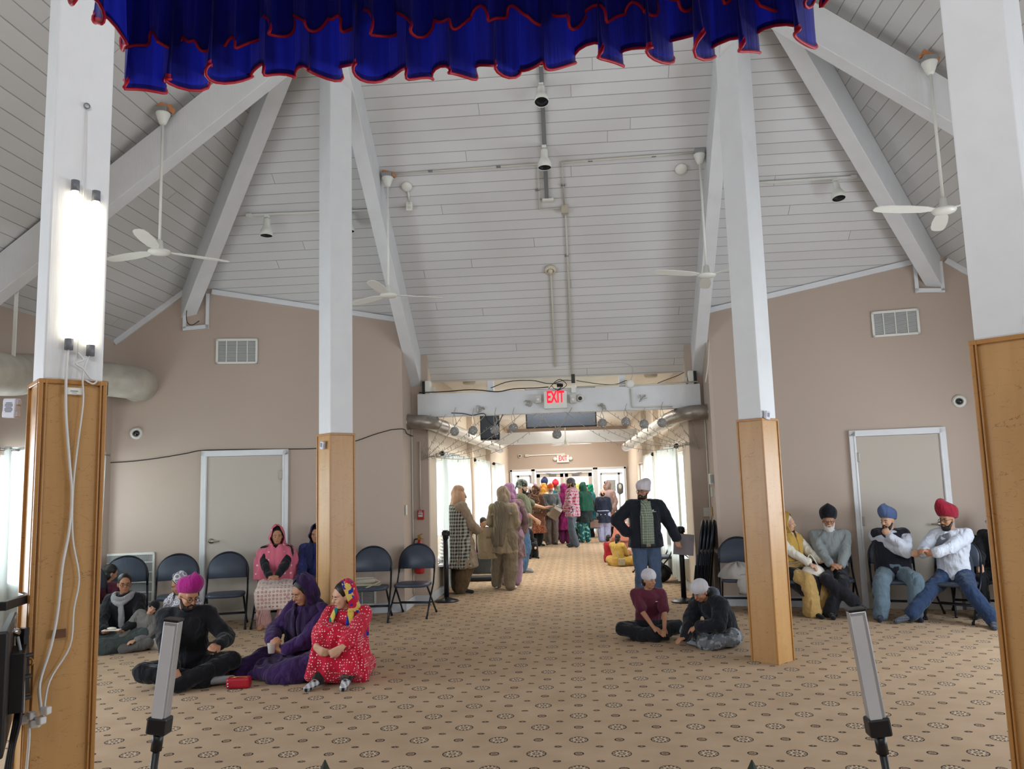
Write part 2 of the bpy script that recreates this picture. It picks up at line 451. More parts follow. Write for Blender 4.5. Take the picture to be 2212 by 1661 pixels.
def pillar(key, label, w=.235, zc=2.10):
    c = PIL[key]; t = thing('pillar', c, label, 'pillar')
    R45 = PI/4
    b = MB(); b.box(c+V((0, 0, (zc+zroof(c.x, c.y)+.25)/2)), (w, w, zroof(c.x, c.y)+.25-zc), R45); b.build('shaft', M_BEAM, t, bevel=.008)
    b = MB(); b.box(c+V((0, 0, zc/2)), (w+.012, w+.012, zc), R45); b.build('casing', M_GOLD, t)
    b = MB(); W = w+.03
    for i in range(4):
        a = R45 + i*PI/2; u = V((math.cos(a), math.sin(a), 0)); n_ = V((-math.sin(a), math.cos(a), 0))
        f = c + n_*(W/2-.006)
        for s in (-1, 1): b.bar(f+u*s*(W/2-.008)+V((0, 0, 0)), f+u*s*(W/2-.008)+V((0, 0, zc)), .016, .014, n_)
        b.bar(f-u*(W/2)+V((0, 0, zc-.010)), f+u*(W/2)+V((0, 0, zc-.010)), .016, .02)
        if key in ('NL', 'NR'):
            for s in (-1, 1): b.bar(f+u*s*(W/2-.026), f+u*s*(W/2-.026)+V((0, 0, zc)), .008, .02, n_)
    b.build('edge_moulding', M_GOLD2, t, bevel=.003)
    return t
P_NL = pillar('NL', 'large near pillar at the left edge carrying two lit tube lamps')
P_ML = pillar('ML', 'farther left pillar behind the two women seated on the floor')
P_MR = pillar('MR', 'farther right pillar beside the two boys seated on the floor')
P_NR = pillar('NR', 'large near pillar at the right edge, scratched gold casing', zc=2.125)

# ---- doors in the back walls
def wall_door(name, P0, d, n_, s0, s1, hinge, wall):
    """closed flush door between distances s0..s1 along the wall, white casing"""
    base = P0 + d*(s0+s1)/2; t = thing(name, base, None, None); struct(t)
    f = -n_
    z = V((0, 0, 1)); w = .075
    b = MB(); a, c = P0+d*(s0+w), P0+d*(s1-w)
    b.bar(a+f*.012+z*1.015, c+f*.012+z*1.015, .03, 2.03); b.build('door_leaf', M_DOOR, t, bevel=.003)
    b = MB()
    for s in (s0+w/2, s1-w/2):
        b.bar(P0+d*s+f*.02, P0+d*s+f*.02+z*2.105, w, .045, n_)
        b.bar(P0+d*(s+(.022 if s < (s0+s1)/2 else -.022))+f*.03, P0+d*(s+(.022 if s < (s0+s1)/2 else -.022))+f*.03+z*2.04, .02, .04, n_)
    b.bar(P0+d*s0+f*.02+z*2.07, P0+d*s1+f*.02+z*2.07, .045, w); b.build('door_frame', M_TRIM, t, bevel=.006)
    M_H = plain('worn hinge metal', (170, 165, 158), .4, .7)
    for hz in (.25, 1.02, 1.78):
        s = s0+w+.012 if hinge == 0 else s1-w-.012
        b = MB(); b.box(P0+d*s+f*.04+z*hz, (.03, .02, .11), math.atan2(d.y, d.x)); b.build('hinge', M_H, t, bevel=.003)
    M_K = plain('brushed lever handle metal', (178, 172, 160), .3, .9)
    s = s1-w-.065 if hinge == 0 else s0+w+.065; g = -1 if hinge == 0 else 1
    b = MB(); p = P0+d*s+f*.03+z*.98
    b.lathe([(.034, 0), (.034, .01), (.018, .016), (.014, .05)], p, 20, f)
    b.tube([p+f*.05, p+f*.055+d*g*.05, p+f*.052+d*g*.11], [.011, .010, .008], 10)
    b.build('door_handle', M_K, t)
    return t
wall_door('door_1', LW0, dL, nL, 1.455, 2.525, 0, 'L')
wall_door('door_2', RW0, dR, nR, 1.62, 2.68, 0, 'R')
# ================================================================ LAYOUT HELPERS (rays of the photograph's camera, used to read places off it)
def ray(px, py): return FWD + RGT*((px-1106)/FPX) - UPV*((py-830.5)/FPX)
O3 = V((0, 0, CAMZ))
def onY(px, py, Y): r = ray(px, py); return O3 + r*(Y/r.y)
def onX(px, py, X): r = ray(px, py); return O3 + r*(X/r.x)
def onZ(px, py, z=0.0): r = ray(px, py); return O3 + r*((z-CAMZ)/r.z)
def onPl(px, py, p0, n): r = ray(px, py); return O3 + r*((V(p0)-O3).dot(n)/r.dot(n))
NB = V((0, SL, 1)).normalized(); NLs = V((-SX, 0, 1)).normalized(); NRs = V((SX, 0, 1)).normalized(); APEX = V((XC, YC, Z0))
def roofB(px, py): return onPl(px, py, APEX, NB)

M_WHT = plain('white enamel', (226, 226, 218), .35, var=.03)
M_CREAM = plain('cream painted conduit', (206, 202, 188), .45, var=.05)
M_BLK = plain('black plastic', (26, 27, 30), .4, var=.15)
M_DRK = plain('dark lamp interior', (18, 20, 26), .5)
M_MET = plain('galvanised metal', (168, 170, 170), .32, .85, bump=.1)
M_CHROME = plain('chrome', (200, 202, 205), .15, 1.0)
M_WOODB = plain('bare wood block', (196, 134, 90), .6, bump=.2)
M_RED = plain('alarm red enamel', (176, 32, 36), .35)
M_GRY = plain('grey plastic', (120, 122, 124), .5)
M_VENTD = plain('dark grille gap', (92, 90, 88), .8)
M_CABW = plain('white cable', (214, 212, 208), .4)
M_CABB = plain('black cable', (34, 32, 32), .5)

# ---------------------------------------------------------------- ceiling fans
def fan(base, L, label, ang, Z=None):
    t = thing('ceiling_fan', base, label, 'ceiling fan', None)
    b = MB(); b.box(base+V((0, 0, .05)), (.11, .10, .05)); b.build('junction_box', M_MET, t, bevel=.004)
    b = MB(); b.bar(base+V((-.05, 0, .12)), base+V((.09, .03, .05)), .035, .05); b.bar(base+V((-.06, .03, .10)), base+V((.06, .05, .11)), .04, .03); b.build('mounting_block', M_WOODB, t)
    b = MB(); b.lathe([(.064, 0.025), (.066, .015), (.05, -.03), (.035, -.07), (.028, -.085), (.012, -.09)], base, 24); b.build('canopy', M_WHT, t)
    b = MB(); b.tube([base+V((0, 0, -.06)), base+V((0, 0, -L))], .0125, 10); b.build('downrod', M_WHT, t)
    h = base+V((0, 0, -L))
    b = MB(); b.lathe([(.016, .075), (.028, .07), (.036, .0), (.052, -.012), (.092, -.022), (.098, -.035), (.085, -.052), (.03, -.058), (.002, -.06)], h, 28); b.build('motor_housing', M_WHT, t)
    for k in range(3):
        a = ang+k*2*PI/3; d = V((math.cos(a), math.sin(a), 0)); s_ = V((-math.sin(a), math.cos(a), 0)); b = MB()
        rs = []
        for i, (r, w) in enumerate(((.07, .022), (.12, .03), (.18, .05), (.35, .062), (.52, .058), (.60, .045), (.63, .02))):
            c = h+d*r+V((0, 0, -.03)); tw = V((0, 0, .14*w))
            rs.append([c-s_*w-tw+V((0, 0, .003)), c+s_*w+tw+V((0, 0, .003)), c+s_*w+tw-V((0, 0, .003)), c-s_*w-tw-V((0, 0, .003))])
        b.rings(rs, smooth=False); b.build('blade', M_WHT, t)
    return t
fan(onY(837, 388, 8.43), 1.30, 'white ceiling fan on a long rod hanging at the rafter left of centre', .45)
fan(onY(1511, 338, 8.43), 1.30, 'white ceiling fan on a long rod hanging at the rafter right of centre', 1.45)
fan(onY(352, 250, 6.72), 1.27, 'white ceiling fan nearest the left edge, beside the lit tube lamps', .75)
fan(onY(2008, 140, 6.72), 1.27, 'white ceiling fan nearest the right edge of the photo', .2+PI)
fan(V((-.28, 16.2, CZ-.03)), .42, 'nearer of the two small fans hanging in the passage', .15)
fan(V((-.24, 19.2, CZ-.03)), .66, 'farther of the two small fans hanging in the passage', .05)

# ---------------------------------------------------------------- track lights
def track_head(p, aim, label):
    t = thing('track_lamp', p, label, 'spotlight'); aim = V(aim).normalized()
    b = MB(); b.box(p+V((0, 0, -.012)), (.05, .05, .035)); b.tube([p, p+aim*.06], .014, 8); b.build('adapter', M_WHT, t, bevel=.004)
    q = p+aim*.04
    b = MB(); b.lathe([(.002, 0), (.035, .002), (.038, .02), (.040, .09), (.055, .125), (.072, .155), (.074, .215), (.070, .217), (.069, .17), (.03, .12), (.002, .118)], q, 24, aim, caps=False); b.build('lamp_shade', M_WHT, t)
    b = MB(); b.lathe([(.002, .17), (.05, .172), (.066, .185), (.068, .209), (.0685, .21)], q, 24, aim, caps=False); b.build('bulb', M_DRK, t)
    return t
dn = V((0, -.05, -1))
t_ = thing('light_track', roofB(1180, 420), 'grey lighting track running up the centre of the roof panel', 'lighting track')
p0, p1 = roofB(1181, 425), roofB(1165, 60)
b = MB(); b.bar(p0-NB*.02, p1-NB*.02, .045, .025); b.build('rail', M_GRY, t_); b = MB(); b.box(roofB(1184, 432)-NB*.012, (.13, .09, .03)); b.build('feed_plate', M_WHT, t_, bevel=.004)
track_head(roofB(1175, 312)-NB*.03, dn, 'lower white spotlight on the central roof track')
track_head(roofB(1169, 178)-NB*.03, (0, -.35, -1), 'white spotlight on the central roof track just below the blue valance')
track_head(roofB(1167, 92)-NB*.03, (0, -.5, -1), 'topmost spotlight on the central roof track, half hidden by the blue valance')
t_ = thing('light_track', roofB(600, 465), 'thin lighting track across the roof panel left of centre', 'lighting track')
b = MB(); b.bar(roofB(533, 463)-NB*.02, roofB(800, 452)-NB*.02, .03, .02); b.build('rail', M_WHT, t_); b = MB(); b.box(roofB(540, 464)-NB*.012, (.07, .07, .03)); b.build('feed_plate', M_WHT, t_)
track_head(roofB(578, 462)-NB*.03, dn, 'white spotlight on the left roof track, left of the middle pillar')
track_head(roofB(754, 452)-NB*.03, dn, 'white spotlight on the left roof track, peeking out right of the middle pillar')
t_ = thing('light_track', roofB(1700, 390), 'thin lighting track across the roof panel right of centre', 'lighting track')
b = MB(); b.bar(roofB(1545, 399)-NB*.02, roofB(1850, 380)-NB*.02, .03, .02); b.build('rail', M_WHT, t_); b = MB(); b.box(roofB(1842, 381)-NB*.012, (.06, .06, .03)); b.build('feed_plate', M_WHT, t_)
track_head(roofB(1802, 384)-NB*.03, (0.02, -.25, -1), 'single white spotlight on the right roof track')

# ---------------------------------------------------------------- conduits and fittings on the central roof panel
def conduit(pts, r, label, mat=M_CREAM, name='conduit', off=.02, clips=()):
    P = [roofB(*p)-NB*off for p in pts]; t = thing(name, P[0], label, 'conduit')
    b = MB(); b.tube(P, r, 8); b.build('pipe', mat, t)
    for c in clips:
        q = roofB(*c)-NB*off; b = MB(); b.box(q, (.05, .02, .02)); b.build('clip', M_GRY, t)
    return t
conduit([(848, 374), (1162, 352), (1165, 450), (1215, 447)], .010, 'cream conduit running from the left fan to the roof junction box', clips=((930, 368), (1077, 358), (1161, 408)))
conduit([(1505, 327), (1214, 349), (1219, 440)], .010, 'cream conduit running from the right fan to the roof junction box', clips=((1275, 345), (1412, 335), (1216, 398)))
conduit([(1221, 450), (1226, 560), (1236, 812)], .011, 'long cream conduit dropping from the roof junction box to the header', clips=((1224, 550),))
conduit([(1190, 590), (1199, 790)], .010, 'short cream conduit below the round roof heat detector')
q = roofB(1220, 449)-NB*.025; b = MB(); b.box(q, (.085, .06, .11)); tag(b.build('junction_box', plain('tan junction box', (186, 178, 160), .5), at=q, bevel=.004), 'tan junction box on the central roof panel where the conduits meet', 'junction box')
def disc(p, n_, r, h, label, name='smoke_detector', cat='smoke detector', mat=M_WHT):
    b = MB(); b.lathe([(r, 0), (r, h*.4), (r*.86, h*.8), (r*.5, h), (.002, h)], p, 28, n_); return tag(b.build(name, mat, at=p), label, cat)
disc(roofB(879, 402), -NB, .062, .04, 'round white detector on the roof panel beside the left fan rod')
disc(roofB(1471, 364), -NB, .068, .04, 'round white detector on the roof panel beside the right fan rod')
p = roofB(1189, 581); b = MB(); b.lathe([(.072, 0), (.072, .03), (.05, .05), (.046, .05), (.046, .03), (.028, .03), (.028, .07), (.002, .075)], p, 28, -NB); tag(b.build('heat_detector', plain('aged cream plastic', (206, 196, 176), .5), at=p), 'round ivory heat detector low on the central roof panel', 'heat detector')
p = roofB(885, 443); t_ = thing('power_outlet', p, 'white double outlet box on the roof panel beneath the left detector', 'outlet'); b = MB(); b.box(p-NB*.02, (.07, .05, .115)); b.build('outlet_box', M_WHT, t_, bevel=.004)
b = MB(); b.box(p-NB*.02+V((0, -.028, .026)), (.034, .006, .03)); b.box(p-NB*.02+V((0, -.028, -.026)), (.034, .006, .03)); b.build('socket', M_CREAM, t_, bevel=.003)
b = MB(); b.tube([roofB(882, 412)-NB*.01, roofB(884, 432)-NB*.01], .012, 8); b.build('pipe', M_WHT, t_)

# ---------------------------------------------------------------- wall helpers
def wl(s, z=0, off=0.0): return LW0 + dL*s - nL*off + V((0, 0, z))
def wr(s, z=0, off=0.0): return RW0 + dR*s - nR*off + V((0, 0, z))
def wallL(px, py): return onPl(px, py, LW0, nL)
def wallR(px, py): return onPl(px, py, RW0, nR)
def grille(name, c, d, n_, w, h, cols, rows, label, vertical=False):
    """louvred metal grille, wall normal n_ into the wall"""
    t = thing(name, c, label, 'air vent'); f = -n_; z = V((0, 0, 1))
    b = MB(); b.bar(c-d*w/2+f*.004, c+d*w/2+f*.004, h, .004, n_); b.build('backing', M_VENTD, t)
    b = MB(); e = .028
    for s in (-1, 1):
        b.bar(c+d*s*(w/2-e/2)-z*h/2+f*.012, c+d*s*(w/2-e/2)+z*h/2+f*.012, e, .02, n_)
        b.bar(c-d*w/2+z*s*(h/2-e/2)+f*.012, c+d*w/2+z*s*(h/2-e/2)+f*.012, e, .02, n_)
    for k in range(1, cols):
        x = -w/2+w*k/cols
        if not vertical: b.bar(c+d*x-z*h/2+f*.014, c+d*x+z*h/2+f*.014, .012, .014, n_)
        else: b.bar(c-d*w/2+z*(x/w*h)+f*.014, c+d*w/2+z*(x/w*h)+f*.014, .014, .014, n_)
    b.build('frame', M_WHT, t, bevel=.003)
    b = MB()
    for k in range(1, rows):
        if not vertical: y = -h/2+h*k/rows; b.bar(c-d*w/2+z*y+f*.009, c+d*w/2+z*y+f*.009, .009, .006, n_)
        else: x = -w/2+w*k/rows; b.bar(c+d*x-z*h/2+f*.009, c+d*x+z*h/2+f*.009, .009, .006, n_)
    b.build('louvres', plain('grille enamel', (196, 198, 196), .45), t)
    return t
grille('air_vent', wallL(512, 759), dL, nL, .52, .33, 4, 22, 'white louvred vent high on the left back wall above the door')
grille('air_vent', wallR(1934, 698), dR, nR, .53, .32, 4, 22, 'white louvred vent high on the right back wall above the door')
grille('air_vent', wallL(273, 1259)+V((0, 0, 0)), dL, nL, .66, .72, 6, 44, 'tall floor level return grille behind the leftmost folding chairs', True)
grille('air_vent', wallL(782, 1278), dL, nL, .36, .36, 2, 20, 'low white vent in the wall behind the chair with the handbag')

def dome(c, f, label, r=.075):
    t = thing('security_camera', c, label, 'security camera'); f = V(f).normalized()
    b = MB(); b.lathe([(r, 0), (r, .02), (r*.8, .035), (r*.62, .045), (r*.6, .03), (.002, .03)], c, 28, f); b.build('housing', M_WHT, t)
    b = MB(); b.ball(c+f*.028, r*.5, 18, 12); b.build('lens_dome', plain('smoked glass', (22, 22, 26), .08, spec=.8), t); return t
dome(wallL(295, 936), -nL+V((0.2, 0, -.1)), 'white dome camera with black eye on the left back wall beneath the big duct')
dome(wallR(2072, 867), -nR+V((-.2, 0, -.1)), 'white dome camera with black eye on the right back wall near the front right pillar')
dome(onY(1253, 860, 10.732), (0, -1, -.2), 'small dome camera on the header beam just right of the lit exit sign', .05)
dome(onY(1123, 985, 23.98), (0, -1, 0), 'small round camera on the far wall above the doors', .055)

# ---------------------------------------------------------------- ducts
M_DUCT = plain('blotchy painted duct', (196, 190, 176), .5, .15, var=.22, nscale=5, bump=.25, bscale=12)
M_DUCTM = plain('dull galvanised duct', (156, 148, 138), .38, .6, var=.25, nscale=9, bump=.25, bscale=20)
M_DUCTL = plain('bright spiral duct', (222, 216, 204), .4, .35, var=.08)
t_ = thing('air_duct', (-5.3, 9.0, 2.75), 'fat cream round duct running along the left wall high behind the near pillar', 'duct')
pe = wallL(300, 832); pts = spline([pe+nL*.1, pe-nL*.28, pe+V((-.42, -1.15, .02)), V((-5.30, 6.6, 2.72)), V((-5.30, 3.2, 2.72))], 8)
b = MB(); b.tube(pts, .205, 28); b.build('duct_pipe', M_DUCT, t_)
b = MB(); b.lathe([(.215, 0), (.215, .03)], pe-nL*.06, 28, -nL); b.build('wall_collar', M_DUCT, t_)
for yy, dz in ((8.05, 0), (6.3, 0)):
    c = V((-5.30+.205, yy, 2.74)); b = MB(); b.box(c, (.03, .34, .17))
    fr = b.build('duct_register', M_DUCT, t_, bevel=.004); b = MB()
    for k in range(14): b.box(c+V((.018, -.15+k*.023, 0)), (.008, .008, .14))
    b.build('register_fins', M_VENTD, t_)
b = MB(); b.bar(V((-5.28, 7.0, 2.9)), V((-5.28, 7.0, 3.75)), .035, .008); b.build('hanger_strap', M_WHT, t_)

def cduct(side, label):
    X = CXL if side < 0 else CXR; s = -side
    t = thing('air_duct', (X+s*.3, 12, 2.35), label, 'duct')
    A = onY(887, 910, 10.86) if side < 0 else onY(1528, 890, 10.86); A.x = (LW0.x-.02) if side < 0 else (RW0.x+.02); A.y = 10.55
    A.z = 2.45
    c0 = V((X+s*.0, 10.56, A.z-.005)); c1 = V((X+s*.11, 10.72, A.z-.015)); c2 = V((-1.90 if side < 0 else 1.33, 11.3, 2.42)); c3 = V((-1.79 if side < 0 else 1.18, 18.8, 2.40 if side < 0 else 2.35))
    b = MB(); b.tube(spline([A, c0, c1, V((c2.x-s*.04, 10.98, 2.43)), c2], 8), .098, 26, caps=True); b.build('duct_elbow', M_DUCTM, t)
    b = MB(); b.lathe([(.108, 0), (.108, .03)], A, 26, (s, 0, 0)); b.build('wall_collar', M_DUCTM, t)
    b = MB(); n = 60
    for k in range(1):
        rs = []
    pts = [c2.lerp(c3, k/90) for k in range(91)]
    b.tube(pts, [.100+(.004 if k % 2 else 0) if k < 34 else .101 for k in range(91)], 26); b.build('duct_pipe', M_DUCTL, t)
    for k in (22, 44, 60, 78):
        p = c2.lerp(c3, k/90); b = MB(); b.box(p+V((s*.098, 0, .01)), (.02, .05, .09)); b.build('register', M_VENTD, t)
    return t
cduct(-1, 'round metal duct along the left side of the passage, elbow at the header')
cduct(1, 'round metal duct along the right side of the passage, elbow at the header')

# ---------------------------------------------------------------- header beam fittings
FH = 10.732
M_EXITR = plain('lit red exit lettering', (230, 20, 40), .5, emit=((255, 18, 44), 1.1))
M_EXITD = plain('dull red exit lettering', (214, 60, 76), .5)
def exit_sign(c, w, h, lit, label, drop=0):
    t = thing('exit_sign', c, label, 'exit sign')
    b = MB(); b.box(c+V((0, -.03, 0)), (w, .06, h)); b.build('sign_box', M_WHT, t, bevel=.006)
    tx = text_obj('EXIT', h*.95, M_EXITR if lit else M_EXITD, t, c+V((0, -.063, h*.05 if not lit else .03)), Matrix.Rotation(PI/2, 3, 'X'), .003, 'exit_lettering', bold=.006); tx.scale = (.52 if lit else .60, 1, 1)
    return t
c = onY(1200, 861, FH); E_ = exit_sign(c+V((0, -.002, -.02)), .315, .235, True, 'white exit sign with glowing red letters on the header beam')
for px, tl in ((1163, -1), (1238, 1)):
    c = onY(px, 863, FH); b = MB(); b.box(c+V((0, -.05, 0)), (.085, .09, .11)); f = b.build('lamp_head', M_CREAM, E_, bevel=.01)
    b = MB(); b.lathe([(.028, 0), (.024, .012), (.002, .016)], c+V((0, -.097, -.01)), 18, (0, -1, 0)); b.build('lamp_lens', plain('clear lens', (225, 228, 230), .15), f, world=True)
c = onY(1216, 991, CY1-.0); E2 = exit_sign(c+V((0, -.002, 0)), .36, .22, False, 'white exit sign with red letters on the far wall above the double doors')
for s in (-1, 1):
    b = MB(); b.lathe([(.06, 0), (.06, .05), (.045, .08), (.002, .085)], c+V((s*.235, -.0, .0)), 18, (0, -1, 0)); b.build('lamp_head', M_WHT, E2)
p = onY(1361, 829, FH); disc(p, (0, -1, 0), .058, .035, 'round white detector fixed on the upper edge of the header beam')
t_ = thing('conduit', onY(1363, 850, FH), 'thin white conduit dropping from the header detector and turning right', 'conduit')
b = MB(); b.tube([onY(1362, 840, FH-.012), onY(1366, 880, FH-.012), onY(1452, 878, FH-.012)], .009, 8); b.build('pipe', M_CREAM, t_)
t_ = thing('conduit', onY(1380, 832, FH), 'thin white conduit along the upper edge of the header beam', 'conduit')
b = MB(); b.tube([onY(1246, 836, FH-.012), onY(1345, 831, FH-.012), onY(1378, 832, FH-.012), onY(1508, 824, FH-.012)], .010, 8); b.build('pipe', M_CREAM, t_)
p = onY(1239, 840, FH-.02); b = MB(); b.box(p, (.065, .05, .11)); tag(b.build('junction_box', M_WHT, at=p, bevel=.004), 'small white junction box on the header beam right above the exit sign', 'junction box')
p = onY(1238, 818, FH+.0); b = MB(); b.box(p, (.05, .05, .12)); tag(b.build('power_adapter', M_BLK, at=p, bevel=.006), 'black power adapter standing on the header beam above the exit sign', 'adapter')
# stub blocks standing on the header under the roof edge
for px, lab in ((1060, 'left of the exit sign'), (1344, 'right of the exit sign beside the round detector')):
    p = onY(px, 832, 10.83); p.z = 2.85; b = MB(); b.box(V((p.x, 10.83, 2.93)), (.085, .09, .16)); tag(b.build('post_block', M_BEAM, at=p, bevel=.004), 'short white post on the header beam '+lab, 'post')
def spk(px, py, side):
    p = onY(px, py, 10.80); p.z = 2.85+.09
    t = thing('loudspeaker', p, 'small white speaker with black grille at the %s end of the header beam' % ('left' if side < 0 else 'right'), 'speaker')
    b = MB(); b.box(p+V((side*.0, 0, 0)), (.07, .14, .18)); b.build('cabinet', M_WHT, t, bevel=.008)
    b = MB(); b.box(p+V((side*.055, 0, 0)), (.04, .13, .17)); b.build('speaker_grille', M_BLK, t, bevel=.006)
    b = MB(); b.box(p+V((-side*.075, -.02, -.03)), (.05, .05, .07)); b.build('terminal_box', M_CREAM, t, bevel=.003)
spk(925, 838, -1); spk(1491, 812, 1)
for px in (1010, 1410):
    p = onY(px, 838, 11.9); b = MB(); b.lathe([(.10, 0), (.10, .05), (.08, .07), (.002, .07)], V((p.x, 12.1, CZ-.001)), 24, (0, 0, -1)); tag(b.build('recessed_light', M_CREAM, at=V((p.x, 12.1, CZ))), 'shallow round fixture on the passage ceiling, %s of the exit sign' % ('left' if px < 1200 else 'right'), 'light')

def wire(pts, r, label, mat, name='cable', cat='cable', n=5, group=None, part=None):
    P = spline(pts, n); b = MB(); b.tube(P, r, 6)
    if part: return b.build(name, mat, part)
    return tag(b.build(name, mat, at=P[0]), label, cat, group)
Y_ = 10.72
wire([onY(*p, Y_) for p in ((905, 848), (960, 846), (1010, 842), (1040, 843), (1075, 846), (1110, 840), (1160, 838), (1185, 836))], .008, 'black cable sagging along the left top edge of the header beam', M_CABB)
wire([onY(*p, Y_) for p in ((1060, 838), (1100, 824), (1150, 822), (1180, 828), (1215, 830), (1206, 842), (1198, 850))], .006, 'thin dark wire looping above the left half of the header beam', M_CABB)
wire([onY(*p, Y_) for p in ((1185, 840), (1200, 824), (1212, 820), (1224, 832), (1205, 842), (1192, 832), (1215, 822), (1236, 822))], .005, 'tangle of dark wires on the header beam above the exit sign', M_CABB)
wire([onY(*p, Y_) for p in ((1245, 822), (1270, 826), (1300, 830), (1330, 830), (1352, 822), (1358, 826))], .005, 'dark wire trailing right from the black power adapter', M_CABB)
wire([onY(*p, Y_) for p in ((1420, 828), (1440, 820), (1462, 812), (1478, 804))], .005, 'dark wire rising to the speaker at the right end of the header beam', M_CABB)
wire([roofB(*p)-NB*.01 for p in ((1200, 790), (1280, 785), (1340, 782), (1362, 790), (1368, 802), (1362, 822))], .004, 'thin white wire curling down the roof panel to the header detector', M_CABW)
wire([wallL(*p)-nL*.012 for p in ((222, 1000), (280, 997), (340, 990), (400, 980), (438, 973), (520, 971), (612, 970), (690, 968), (760, 955), (810, 938), (846, 928))] , .006, 'thin black cable tacked along the left back wall over the door', M_CABB)
wire([onX(846, 928, LW0.x+.012) if False else wallL(846, 928)-nL*.012, wallL(872, 927)-nL*.012, V((LW0.x+.02, 10.4, 2.29)), V((LW0.x+.03, 10.75, 2.27))], .006, 'end of the black cable turning the corner into the passage mouth', M_CABB)
wire([onPl(*p, V((-4.8, 9.6, 0)), nL)-nL*.03 for p in ((408, 640), (404, 690), (415, 703), (432, 694))], .005, 'short wire looped around the foot of the left corner rafter', M_CABB)

# ---------------------------------------------------------------- string lights: balls and net of fairy lights
M_BALL = plain('grey wicker light ball', (160, 157, 152), .8, var=.3, nscale=60, bump=.3, bscale=90)
M_LED = plain('tiny clear bulb', (238, 236, 228), .4)
M_WIRE = plain('grey fairy light wire', (168, 162, 150), .6)
for i, (px, py, cy) in enumerate(((982, 932, 880), (1022, 930, 882), (1070, 928, 880), (1109, 924, 880), (1203, 938, 905), (1301, 914, 882), (1352, 911, 872), (1391, 916, 880), (1430, 913, 868))):
    c = onY(px, py, 10.64); t = thing('light_ball', c, ['leftmost light ball, in front of the left duct', 'light ball just left of the black hanging speaker', 'pale light ball in front of the black hanging speaker', 'light ball between the hanging speaker and the dark screen', 'light ball hanging lowest, below the exit sign', 'light ball just right of the dark screen', 'light ball with visible bulbs, second right of the dark screen', 'light ball left of the right duct', 'rightmost light ball, in front of the right duct'][i], 'light ball', 'light balls hanging from the header beam')
    b = MB(); b.ball(c, .062, 18, 12); b.build('ball', M_BALL, t)
    b = MB(); rr = random.Random(i)
    for k in range(16):
        a, z = rr.random()*2*PI, rr.uniform(-1, 1); q = math.sqrt(1-z*z); d = V((q*math.cos(a), q*math.sin(a), z)); b.ball(c+d*.067, .006, 6, 4)
    tag(b.build('tiny_bulbs', M_LED, t), kind='stuff')
    b = MB(); top = onY(px+2, cy, 10.71); b.tube(spline([c+V((0, 0, .06)), c.lerp(top, .4)+V((.015, 0, 0)), c.lerp(top, .75)-V((.015, 0, 0)), top], 5), .004, 6); b.tube(spline([c+V((0, 0, .06)), c.lerp(top, .5)-V((.03, 0, 0)), top], 5), .003, 6); b.build('cord', M_WIRE, t)
def fairy(p0, p1, sag, label, seed):
    rr = random.Random(seed); n = 22; P = [V(p0).lerp(V(p1), k/n)+V((0, 0, -sag*4*(k/n)*(1-k/n))) for k in range(n+1)]
    t = thing('string_light', P[0], label, 'string lights', 'fairy light strings swagged under the header beam')
    b = MB(); b.tube(P, .0035, 5); b.build('wire', M_WIRE, t)
    b = MB()
    for k in range(2, n):
        d = V((rr.uniform(-.6, .6), rr.uniform(-.3, .3), rr.choice((-1, 1)))).normalized()*.035; b.tube([P[k], P[k]+d], [.0028, .0045], 5)
    tag(b.build('bulb_stubs', M_WIRE, t), kind='stuff'); return t
kL = V((-2.13, 10.80, 1.93)); kR = V((1.66, 10.78, 1.98))
for i, (px, sg) in enumerate(((930, .02), (962, .03), (1000, .05), (1050, .08), (1090, .10), (1125, .14), (1160, .18), (1190, .26))):
    fairy(onY(px, 895 if px < 1150 else 892, 10.715), kL+V((.02*i, 0, .01*i)), sg, 'fairy light string gathered at a knot on the left side of the passage mouth', i)
for i, (px, sg) in enumerate(((1485, .02), (1450, .03), (1400, .05), (1350, .08), (1310, .10), (1280, .14), (1250, .18), (1222, .26))):
    fairy(onY(px, 886 if px > 1300 else 890, 10.715), kR-V((.02*i, 0, -.01*i)), sg, 'fairy light string gathered at a knot on the right side of the passage mouth', 50+i)
for i, px in enumerate((1040, 1140, 1300, 1390)):
    rr = random.Random(90+i); p = onY(px if i else 1038, (885, 873, 880, 862)[i], 10.70); P = [p+V((rr.uniform(-.06, .06), rr.uniform(-.02, .02), rr.uniform(-.04, .06))) for _ in range(12)]
    wire(P, .004, ('bundle of coiled light wire on the header beam, over the hanging speaker', 'bundle of light wire on the header beam left of the exit sign', 'bundle of light wire on the header beam right of the header camera', 'bundle of light wire below the header detector')[i], M_WIRE, 'wire_bundle', 'wire bundle')
wire([onY(*p, 10.71) for p in ((975, 892), (1000, 893), (1020, 897), (1045, 893), (1052, 905), (1065, 918), (1078, 912), (1086, 895))], .006, 'dark flex looping in front of the hanging speaker', M_CABB)
wire([onY(*p, 10.70) for p in ((1168, 895), (1172, 905), (1180, 912), (1188, 921), (1198, 918), (1203, 928), (1215, 915), (1222, 903), (1230, 890), (1236, 880))], .007, 'pale plug flex looping down below the exit sign', M_WIRE)

